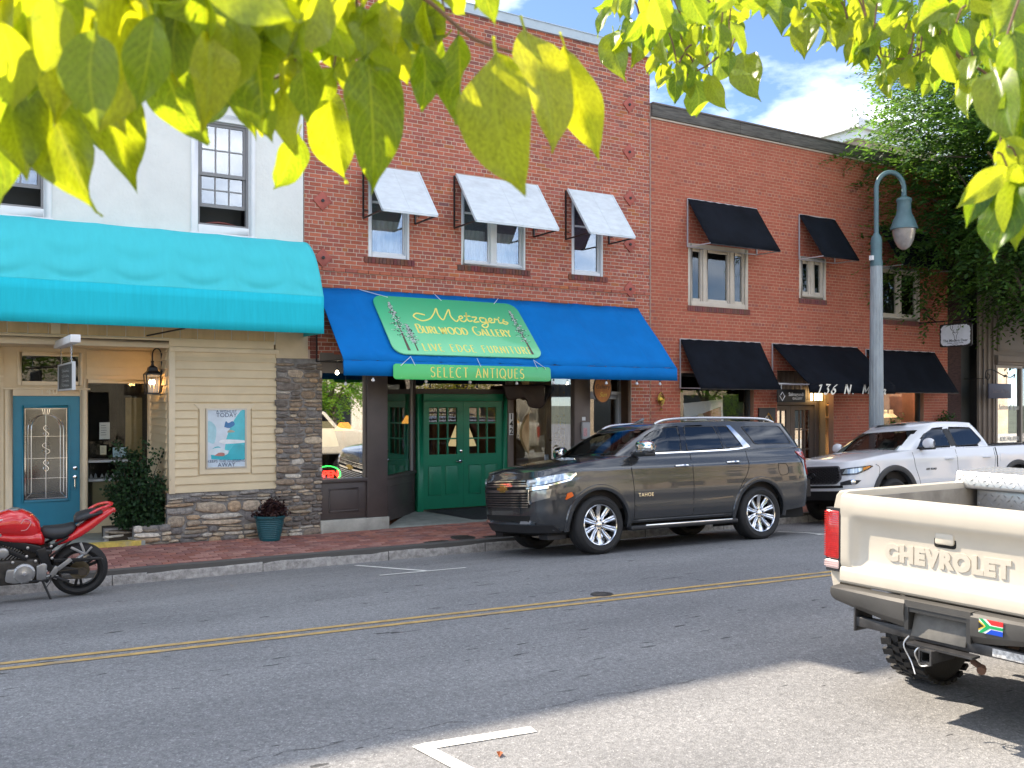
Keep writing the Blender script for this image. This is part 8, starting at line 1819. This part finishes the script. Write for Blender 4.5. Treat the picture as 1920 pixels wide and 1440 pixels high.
    m = MB(); m.tube([(-.98, -.12, .93), (-.93, -.30, .92), (-.90, -.35, .915)], .013, 8); m.tube([(-.98, .12, .93), (-.93, .30, .92), (-.86, .42, .91)], .013, 8); m.build('handlebar', blk, t, local=True); m = MB(); m.tube([(-.93, -.29, .92), (-.84, -.44, .905)], .019, 10); m.build('grip', rub, t, local=True); m = MB(); m.tube([(-.845, -.43, .905), (-.835, -.45, .903)], .021, 10); m.build('bar_end', M_steel, t, local=True); m = MB(); m.tube(smooth_path([(-.96, -.28, .915), (-.93, -.36, .90), (-.85, -.44, .85)], 4), .007, 5); m.build('clutch_lever', blk, t, local=True); m = MB(); m.tube([(-1.02, -.2, 1.0), (-.98, -.28, 1.08)], .008, 6); loft(m, [(-1.02, 1.10, .03, .05, -.30), (-.97, 1.10, .045, .08, -.31), (-.94, 1.10, .03, .07, -.31)]); m.build('mirror', blk, t, local=True, smooth=50)
    m = MB(); loft(m, [(-.95, .86, .10, .14), (-1.1, .90, .17, .19), (-1.3, .92, .17, .18), (-1.45, .88, .11, .14), (-1.58, .80, .04, .06)]); m.build('front_fairing', red, t, local=True, smooth=60); m = MB(); [m.tube([(-1.08, s * .10, .88), (-1.43, s * .10, .30)], .026, 10) for s in (-1, 1)]; m.build('fork', alu, t, local=True); m = MB(); m.lathe([(.31, -.07), (.335, -.03), (.34, 0), (.335, .03), (.31, .07)], 18, Matrix.Translation((-1.43, 0, .30)) @ Matrix.Rotation(R(90), 4, 'X'), a0=30, a1=170, caps=False); m.build('mudguard', red, t, local=True, smooth=True)
    m = MB(); m.tube(smooth_path([(-.75, .10, .30), (-.5, .14, .18), (-.2, .16, .22), (.12, .20, .42), (.2, .20, .46)], 5), [.025] * 12 + [.055] * 9, 10); m.build('exhaust', M_steel, t, local=True, smooth=True); m = MB(); m.box(-.73, -.64, -.155, -.152, .735, .76); m.box(-.90, -.80, -.16, -.155, .985, 1.005); m.build('sticker', M_white, t, local=True)
motorcycle()
# ---------------------------------------------------------------- trees
def at(px, py, d):
    """point at distance d metres ahead of the camera whose sight line has image slope (px, py)"""
    f = Vector((math.sin(R(YAW)), math.cos(R(YAW)), 0)); r = Vector((math.cos(R(YAW)), -math.sin(R(YAW)), 0))
    return Vector((0, 0, CAM_H)) + (f + r * ((px - 960) / 1800) + Vector((0, 0, (756 - py) / 1800))) * d
def dogwood_mat(name, base, tr, mixf, rough=.35):
    m = bpy.data.materials.new(name); m.use_nodes = True; nt = m.node_tree; N = nt.nodes; L = nt.links; b = N['Principled BSDF']; out = N['Material Output']
    at_ = N.new('ShaderNodeAttribute'); at_.attribute_name = 'leafuv'; sp = N.new('ShaderNodeSeparateXYZ'); L.new(at_.outputs['Vector'], sp.inputs[0])
    def mth(op, a, bb=None, c=None):
        n = N.new('ShaderNodeMath'); n.operation = op
        for i, v in enumerate((a, bb, c)):
            if v is None: continue
            if isinstance(v, (int, float)): n.inputs[i].default_value = v
            else: L.new(v, n.inputs[i])
        return n.outputs[0]
    av = mth('ABSOLUTE', sp.outputs[1]); k = mth('FRACT', mth('MULTIPLY', mth('SUBTRACT', sp.outputs[0], mth('MULTIPLY', mth('POWER', av, 1.4), .42)), 7.0))
    vein = mth('MULTIPLY', mth('LESS_THAN', mth('ABSOLUTE', mth('SUBTRACT', k, .5)), .075), .55); mid = mth('LESS_THAN', av, .045); vn = mth('MAXIMUM', vein, mid)
    oi = N.new('ShaderNodeObjectInfo'); no = N.new('ShaderNodeTexNoise'); no.inputs['Scale'].default_value = 22; no.inputs['Detail'].default_value = 4
    def col(c):
        h = N.new('ShaderNodeHueSaturation'); h.inputs['Color'].default_value = (*c, 1); L.new(mth('MULTIPLY_ADD', oi.outputs['Random'], -.05, .525), h.inputs['Hue']); L.new(mth('MULTIPLY_ADD', oi.outputs['Random'], .5, .75), h.inputs['Value'])
        x = N.new('ShaderNodeMix'); x.data_type = 'RGBA'; x.blend_type = 'MULTIPLY'; x.inputs['Factor'].default_value = 1; L.new(h.outputs[0], x.inputs['A']); r = N.new('ShaderNodeMapRange'); r.inputs['From Min'].default_value = .3; r.inputs['From Max'].default_value = .7; r.inputs['To Min'].default_value = .72; r.inputs['To Max'].default_value = 1.2; L.new(no.outputs[0], r.inputs['Value']); L.new(r.outputs[0], x.inputs['B'])
        y = N.new('ShaderNodeMix'); y.data_type = 'RGBA'; L.new(mth('MULTIPLY', vn, .6), y.inputs['Factor']); L.new(x.outputs['Result'], y.inputs['A']); y.inputs['B'].default_value = (*[min(1, q * 1.9) for q in c], 1); return y.outputs['Result']
    L.new(col(base), b.inputs['Base Color']); b.inputs['Roughness'].default_value = rough; b.inputs['Specular IOR Level'].default_value = .5
    t = N.new('ShaderNodeBsdfTranslucent'); L.new(col(tr), t.inputs['Color']); mx = N.new('ShaderNodeMixShader'); mx.inputs[0].default_value = mixf; L.new(b.outputs[0], mx.inputs[1]); L.new(t.outputs[0], mx.inputs[2]); L.new(mx.outputs[0], out.inputs['Surface'])
    bp = N.new('ShaderNodeBump'); bp.inputs['Strength'].default_value = .5; bp.inputs['Distance'].default_value = .004; L.new(mth('MULTIPLY', vn, -1.0), bp.inputs['Height']); L.new(bp.outputs[0], b.inputs['Normal']); L.new(bp.outputs[0], t.inputs['Normal'])
    return m
M_dog = dogwood_mat('dogwood_leaf', (.06, .12, .012), (.68, .76, .015), .5)
M_dog2 = dogwood_mat('dogwood_leaf_green', (.05, .12, .014), (.50, .64, .025), .5)
def leaf_meshes(n, mt, seed):
    rr = random.Random(seed); out = []
    for q in range(n):
        nu, nv = 12, 8; wmax = rr.uniform(.225, .285); fold = rr.uniform(.2, .6); droop = rr.uniform(-.05, .7); wav = rr.uniform(.02, .07); ph = rr.uniform(0, 6); skew = rr.uniform(-.07, .07); tw = rr.uniform(-.5, .5); vs = []; uv = []; fs = []
        for j in range(nu + 1):
            t = j / nu; w = wmax * (math.sin(math.pi * min(1, t * 1.06) ** .95) ** .72) if 0 < t < .94 else 0.002; w = max(w, .002 + .05 * max(0, 1 - t) * (t > .8))
            for i in range(nv + 1):
                v = 2 * i / nv - 1; x = v * w; z = fold * abs(x) - droop * t * t * .6 + wav * math.sin(t * 11 + ph + v * 1.3) * abs(v); a = tw * t; y = t + .02 * math.sin(v * 5 + ph)
                x, z = x * math.cos(a) - z * math.sin(a), x * math.sin(a) + z * math.cos(a); vs.append((x + skew * math.sin(math.pi * t), y * (1 - .06 * droop), z)); uv.append((t, v, 0))
        w_ = nv + 1; fs = [(j * w_ + i, j * w_ + i + 1, (j + 1) * w_ + i + 1, (j + 1) * w_ + i) for j in range(nu) for i in range(nv)]
        o = len(vs)
        for k, (y, z) in enumerate(((-.14, .02), (-.07, .008), (.02, .0))):
            for a in range(4): vs.append((.012 * math.cos(a * 1.57), y, z + .012 * math.sin(a * 1.57))); uv.append((0, 0, 0))
        fs += [(o + k * 4 + a, o + k * 4 + (a + 1) % 4, o + (k + 1) * 4 + (a + 1) % 4, o + (k + 1) * 4 + a) for k in range(2) for a in range(4)]
        me = bpy.data.meshes.new('leaf'); me.from_pydata(vs, [], fs); me.materials.append(mt); at_ = me.attributes.new('leafuv', 'FLOAT_VECTOR', 'POINT'); at_.data.foreach_set('vector', [c for p in uv for c in p]); me.polygons.foreach_set('use_smooth', [True] * len(me.polygons)); out.append(me)
    return out
def hang_leaf(me, parent, base, tip, face, twist=0.0, squash=1.0):
    """leaf from base to tip, its face turned towards face"""
    y = (tip - base); l = y.length; y.normalize(); z = (face - base).normalized(); z = (z - y * z.dot(y)).normalized(); x = y.cross(z); M = Matrix(((x.x, y.x, z.x, 0), (x.y, y.y, z.y, 0), (x.z, y.z, z.z, 0), (0, 0, 0, 1))) @ Matrix.Rotation(twist, 4, 'Y')
    o = bpy.data.objects.new('leaf', me); COL.objects.link(o); adopt(o, parent); o.location = base; o.rotation_euler = M.to_euler(); o.scale = (l * squash, l, l); return o
M_bark = mat('grey_bark', (.14, .115, .09), .9, var=.3, vscale=12, bump=.5, bscale=50); M_twig = mat('twig_red_brown', (.16, .09, .05), .7, var=.2, vscale=20)
def dogwood(trunk, label, specs, fills, twigs, seed, limbs):
    rr = random.Random(seed); t = thing('dogwood_tree', label, 'tree', trunk, group='dogwood trees along the near pavement'); ms = leaf_meshes(9, M_dog if seed == 4 else M_dog2, seed)
    m = MB(); p = Vector(trunk); m.tube(smooth_path([p, p + Vector((.05, .08, .9)), p + Vector((-.04, .15, 1.8)), limbs[0][0]], 6), [.11, .105, .10, .095, .09, .09, .088, .085, .082, .08, .078, .076, .074, .072, .07, .068, .066, .064, .06], 10); m.build('trunk', M_bark, t, smooth=True)
    for lb in limbs: m = MB(); P = smooth_path(lb, 6); m.tube(P, [.05 - .036 * i / (len(P) - 1) for i in range(len(P))], 8); m.build('limb', M_bark, t, smooth=True)
    for tw, r in twigs: m = MB(); P = smooth_path([at(*q) for q in tw], 6); m.tube(P, [r * (1 - .6 * i / (len(P) - 1)) for i in range(len(P))], 6); m.build('twig', M_twig, t, smooth=True)
    camp = Vector((0, 0, CAM_H)); n = 0
    for (x0, y0, x1, y1, d, tw) in specs:
        hang_leaf(rr.choice(ms), t, at(x0, y0, d), at(x1, y1, d + rr.uniform(-.06, .06) * d), camp + Vector((rr.uniform(-.5, .5), 0, rr.uniform(-.4, .4))), R(tw), rr.uniform(.9, 1.15)); n += 1
    for (xa, xb, ya, yb, cnt, px, d0, d1) in fills:
        for _ in range(cnt):
            x, y, d = rr.uniform(xa, xb), rr.uniform(ya, yb), rr.uniform(d0, d1); l = px * rr.uniform(.75, 1.2); a = rr.gauss(0, .45); b = at(x, y, d); e = at(x + l * math.sin(a), y + l * math.cos(a), d * (1 + rr.uniform(-.5, .5) * l / 1800 * 1.4))
            hang_leaf(rr.choice(ms), t, b, e, camp, R(rr.gauss(0, 42)), rr.uniform(.85, 1.15)); n += 1
            if rr.random() < .4: m = MB(); q = at(x + rr.uniform(-25, 25), y - rr.uniform(25, 60), d); m.tube(smooth_path([q, q.lerp(b, .5) + Vector((0, 0, .01)), b], 3), .0022 * d / 2, 4); m.build('twig', M_twig, t, smooth=True)
    return n
L1 = [(125, -40, 120, 205, 1.15, 10), (235, -30, 228, 245, 1.12, -12), (60, -60, 40, 150, 1.2, 20), (-20, 110, 0, 375, 1.3, 15), (20, 125, 55, 315, 1.28, -15), (85, 160, 140, 378, 1.3, 35), (165, 150, 247, 318, 1.35, -20), (300, 95, 372, 285, 1.4, 5), (340, -10, 330, 165, 1.25, 0), (430, 20, 425, 190, 1.2, -15), (470, 60, 480, 240, 1.3, 25), (545, 150, 540, 295, 1.4, 8), (560, 250, 530, 368, 1.55, -15), (615, 165, 632, 345, 1.55, 12), (690, 110, 722, 328, 1.45, -6), (640, 75, 640, 168, 1.6, 0), (735, 55, 765, 165, 1.6, 15), (790, 80, 800, 220, 1.5, -25), (860, 70, 850, 235, 1.55, 30), (700, 30, 640, 120, 1.5, 0), (930, 105, 968, 348, 1.4, 8), (975, 110, 985, 180, 1.5, 40), (985, 60, 1060, 260, 1.45, -35), (1060, 90, 1112, 300, 1.5, 40), (900, -60, 930, 28, 1.5, 0), (590, -20, 520, 120, 1.3, -10), (800, -10, 830, 95, 1.6, -20), (500, -20, 560, 110, 1.25, 12), (180, 60, 175, 225, 1.0, -8), (0, 40, 20, 210, 1.05, 6), (290, 30, 255, 200, 1.05, 14), (390, 60, 395, 225, 1.15, -18)]
F1 = [(-40, 420, -110, 20, 30, 175, 1.0, 1.4), (380, 620, -90, 50, 16, 140, 1.2, 1.6), (600, 840, -70, 30, 16, 110, 1.4, 1.8), (-40, 200, 40, 120, 6, 150, 1.1, 1.5), (420, 640, 60, 130, 8, 130, 1.3, 1.6), (640, 880, 40, 90, 6, 105, 1.5, 1.8), (-250, 950, -430, -110, 45, 160, 1.35, 2.3)]  # last fill: unseen leaves added above the frame to shade those below
T1 = [([(700, -60, 1.5), (800, 0, 1.5), (860, 52, 1.48), (905, 80, 1.47), (1000, 108, 1.46), (1060, 118, 1.47)], .0042), ([(560, -80, 1.3), (530, 30, 1.3), (555, 110, 1.32), (500, 150, 1.33), (440, 118, 1.34)], .004), ([(100, -200, 1.1), (300, -60, 1.15), (520, 10, 1.3), (700, -60, 1.5)], .006), ([(670, -60, 1.5), (668, 40, 1.5), (672, 85, 1.52)], .003)]
dogwood((-.55, -.75, -.1), 'dogwood with large close yellow green backlit leaves hanging over the top left', L1, F1, T1, 4, [[Vector((-.55, -.6, 2.6)), Vector((-.3, -.1, 3.1)), at(100, -200, 1.1)], [Vector((-.5, -.55, 2.75)), Vector((.2, .3, 3.2)), at(560, -80, 1.3)]])
L2 = [(1290, -25, 1320, 48, 1.9, 0), (1225, -10, 1245, 75, 2.1, 12), (1160, 55, 1135, 120, 3.0, 0), (1150, 60, 1155, 130, 3.0, 25), (1165, 62, 1178, 110, 2.9, -20), (1180, 30, 1172, 90, 2.9, 30), (1395, 100, 1402, 170, 2.7, 10), (1270, 130, 1262, 190, 2.8, 30), (1300, 150, 1306, 222, 2.8, -10), (1330, 140, 1350, 205, 2.8, 15), (1470, 5, 1468, 52, 2.8, 0), (1515, 35, 1500, 95, 2.7, 15), (1555, 30, 1552, 75, 2.7, -10), (1605, 70, 1600, 115, 2.8, 5),
      (1860, 130, 1880, 255, 1.7, 10), (1900, 60, 1905, 190, 1.7, -15), (1915, 150, 1900, 300, 1.65, 15), (1845, 330, 1815, 415, 1.7, -12), (1850, 335, 1865, 445, 1.7, 25), (1880, 320, 1860, 480, 1.7, 40), (1905, 330, 1900, 460, 1.65, -10), (1915, 230, 1905, 370, 1.65, 12), (1880, 240, 1875, 350, 1.75, -35), (1895, 380, 1890, 450, 1.7, 20)]
F2 = [(1200, 1400, -25, 45, 42, 58, 2.3, 3.2), (1225, 1375, 45, 105, 34, 48, 2.5, 3.3), (1245, 1330, 110, 150, 16, 46, 2.6, 3.2), (1140, 1215, -20, 20, 6, 50, 2.6, 3.1), (1400, 1560, -40, 15, 22, 55, 2.5, 3.1), (1490, 1640, -20, 50, 26, 55, 2.5, 3.2), (1600, 1780, -25, 105, 60, 55, 2.4, 3.2), (1640, 1760, 90, 135, 22, 48, 2.6, 3.2), (1760, 1925, -30, 110, 40, 75, 1.8, 2.8), (1800, 1890, 90, 150, 10, 60, 2.2, 2.8), (1870, 1960, 180, 340, 12, 105, 1.6, 1.9), (1150, 2000, -260, -60, 40, 70, 2.2, 3.2)]
T2 = [([(1750, -60, 2.6), (1757, 0, 2.6), (1775, 62, 2.6), (1800, 108, 2.6), (1845, 135, 2.6), (1880, 170, 2.6)], .0075), ([(1780, 70, 2.6), (1740, 92, 2.6), (1700, 110, 2.6), (1655, 105, 2.7)], .004), ([(1360, -60, 2.8), (1364, 20, 2.8), (1368, 80, 2.8), (1330, 120, 2.8), (1290, 140, 2.8)], .005), ([(1260, -60, 2.8), (1225, 20, 2.9), (1180, 68, 2.95), (1160, 75, 3.0)], .004), ([(1990, -200, 1.7), (1890, 60, 1.7), (1880, 200, 1.7), (1870, 320, 1.7), (1850, 330, 1.7)], .003)]
dogwood((4.6, -.9, -.1), 'dogwood with smaller curled leaves filling the sky at top centre and right', L2, F2, T2, 6, [[Vector((4.55, -.75, 2.6)), Vector((4.2, .2, 3.4)), Vector((3.6, 1.2, 3.75)), at(1750, -60, 2.6)], [Vector((4.5, -.7, 2.7)), Vector((3.2, .8, 3.8)), at(1360, -60, 2.8)], [Vector((3.3, .75, 3.75)), at(1260, -60, 2.8)], [Vector((4.2, .1, 3.3)), at(1990, -200, 1.7)]])

def street_tree(name, label, base, centre, radii, nspray, per, size, tints, seed, lean=.0, cat='tree', group=None, lobes=9, skip=None):
    rr = random.Random(seed); t = thing(name, label, cat, base, group=group); b = Vector(base); c = Vector(centre); m = MB()
    P = smooth_path([b, b.lerp(c, .35) + Vector((.1, 0, 0)), b.lerp(c, .75), c + Vector((0, 0, radii[2] * .4))], 6); m.tube(P, [.19 * (1 - .8 * i / (len(P) - 1)) for i in range(len(P))], 10); m.build('trunk', M_bark, t, smooth=True)
    lb = []; lm = MB()
    for k in range(lobes):
        a = 2 * math.pi * k / lobes + rr.uniform(-.4, .4); e = rr.uniform(-.75, .85); d = Vector((math.cos(a) * math.cos(e) * radii[0], math.sin(a) * math.cos(e) * radii[1], math.sin(e) * radii[2])) * rr.uniform(.5, .68); lb.append(c + d); s = b.lerp(c, rr.uniform(.4, .95)); lm.tube(smooth_path([s, s.lerp(c + d, .5) + Vector((0, 0, .25)), c + d], 5), [.06 - .045 * i / 10 for i in range(11)], 6)
    lm.build('limb', M_bark, t, smooth=True, kind='stuff'); m = MB()
    for _ in range(nspray):
        L0 = rr.choice(lb + [c]); d = Vector((rr.gauss(0, 1), rr.gauss(0, 1), rr.gauss(0, 1) * .9)).normalized(); k = rr.uniform(.35, 1) ** .6; p = L0 + Vector((d.x * radii[0], d.y * radii[1], d.z * radii[2])) * .42 * k
        if skip and skip(p): continue
        o = (p - c); o.z *= .3; out = (o.normalized() * .8 + Vector((rr.gauss(0, .4), rr.gauss(0, .4), -.12 + rr.gauss(0, .3)))).normalized(); sd = out.cross(Vector((0, 0, 1))).normalized(); sh = rr.uniform(.75, 1.2); base_c = rr.choice(tints)
        for q in range(per):
            w = q / per; s = 1 if q % 2 else -1; pp = p + out * (w * size * per * .42) + Vector((0, 0, -.12 * size * per * w * w)); ld = (out * .7 + sd * s * .9 + Vector((rr.gauss(0, .25), rr.gauss(0, .25), rr.gauss(-.1, .25)))).normalized(); ss = size * rr.uniform(.75, 1.2); up = ld.cross(sd * s).normalized() if ld.cross(sd).length > .01 else Vector((0, 0, 1)); wv = up.cross(ld).normalized() * ss * .24
            kk = sh * rr.uniform(.85, 1.15); m.cur = tuple(v * kk for v in base_c); dz = Vector((0, 0, rr.uniform(-.05, .12) * ss)); m.add([pp, pp + ld * ss * .45 + wv + dz, pp + ld * ss, pp + ld * ss * .45 - wv + dz], [(0, 1, 2), (0, 2, 3)])
    m.build('crown', M_elm, t, kind='stuff'); return t
street_tree('elm_tree', 'tall dark green elm standing before the painted brick building at right', (23.6, 13.0, -.1), (23.2, 12.9, 8.1), (6.1, 3.3, 5.5), 11500, 12, .14, [(.026, .066, .02), (.034, .086, .024), (.045, .108, .03), (.02, .05, .017)], 15, lobes=34, skip=lambda p: (p.z < 5 and p.x < 18.6 + (5 - p.z) * 1.1) or p.x < 17.9 or (5 <= p.z < 7.8 and (p.x < 18.9 or (p.x < 19.4 and p.y < 13.3))))
# across the street, seen only as reflections in the shop windows and in the car paint
for i, (x, y, r, h, lab) in enumerate(((13.2, -4.2, 2.2, 2.9, 'bushy sunlit green tree mirrored in the left shop window'), (20.5, -5.0, 2.6, 3.4, 'yellow green tree mirrored in the right shop window'), (33.0, -5.0, 3.2, 4.0, 'broad green tree mirrored in the gallery window'), (3.0, -6.0, 2.4, 4.2, 'green tree mirrored in the jewellery shop window'))):
    street_tree('leafy_tree', lab, (x, y, -.2), (x, y, h), (r, r * .85, r * .95), 700, 10, .16, [(.05, .12, .02), (.07, .16, .03), (.10, .18, .03)] if i != 1 else [(.14, .18, .03), (.20, .20, .04), (.10, .15, .03)], 40 + i, group='trees across the street')
def opposite_building():
    for x0, x1, y, H, c, lab in ((-30, 8, -12, 7.0, (.62, .54, .42), 'cream brick row of shops mirrored in the left windows'), (8.2, 24, -12.5, 5.2, (.66, .60, .50), 'low pale stone shop mirrored in the gallery windows'), (24.2, 70, -12, 7.5, (.58, .46, .34), 'tan stone building mirrored in the salon window')):
        b = thing('opposite_building', lab, 'building', ((x0 + x1) / 2, y, -.2)); hs = []; x = x0 + 1.2
        while x < x1 - 2.2: hs.append((x, x + 1.8, .5, 2.6)); (H > 6) and hs.append((x + .3, x + 1.4, 4.2, 5.9)); x += 3.1
        m = MB(); wall_panel(m, x0, x1, -.3, H, hs, 0, .15); m.v = [(a, y - q, z) for a, q, z in m.v]; m.box(x0, x1, y - 10, y - .4, -.3, H - .02); m.build('wall', mat('far_stone', c, .9, var=.18, vscale=1.2), b)
        for (a, c_, d, e) in hs: m = MB(); m.box(a, c_, y - .16, y - .12, d, e); m.build('window', mat('far_glass', (.02, .025, .03), .1), b)
        m = MB(); m.box(x0 - .1, x1 + .1, y - .3, y + .2, H, H + .3); m.build('cornice', M_cream, b)
opposite_building()
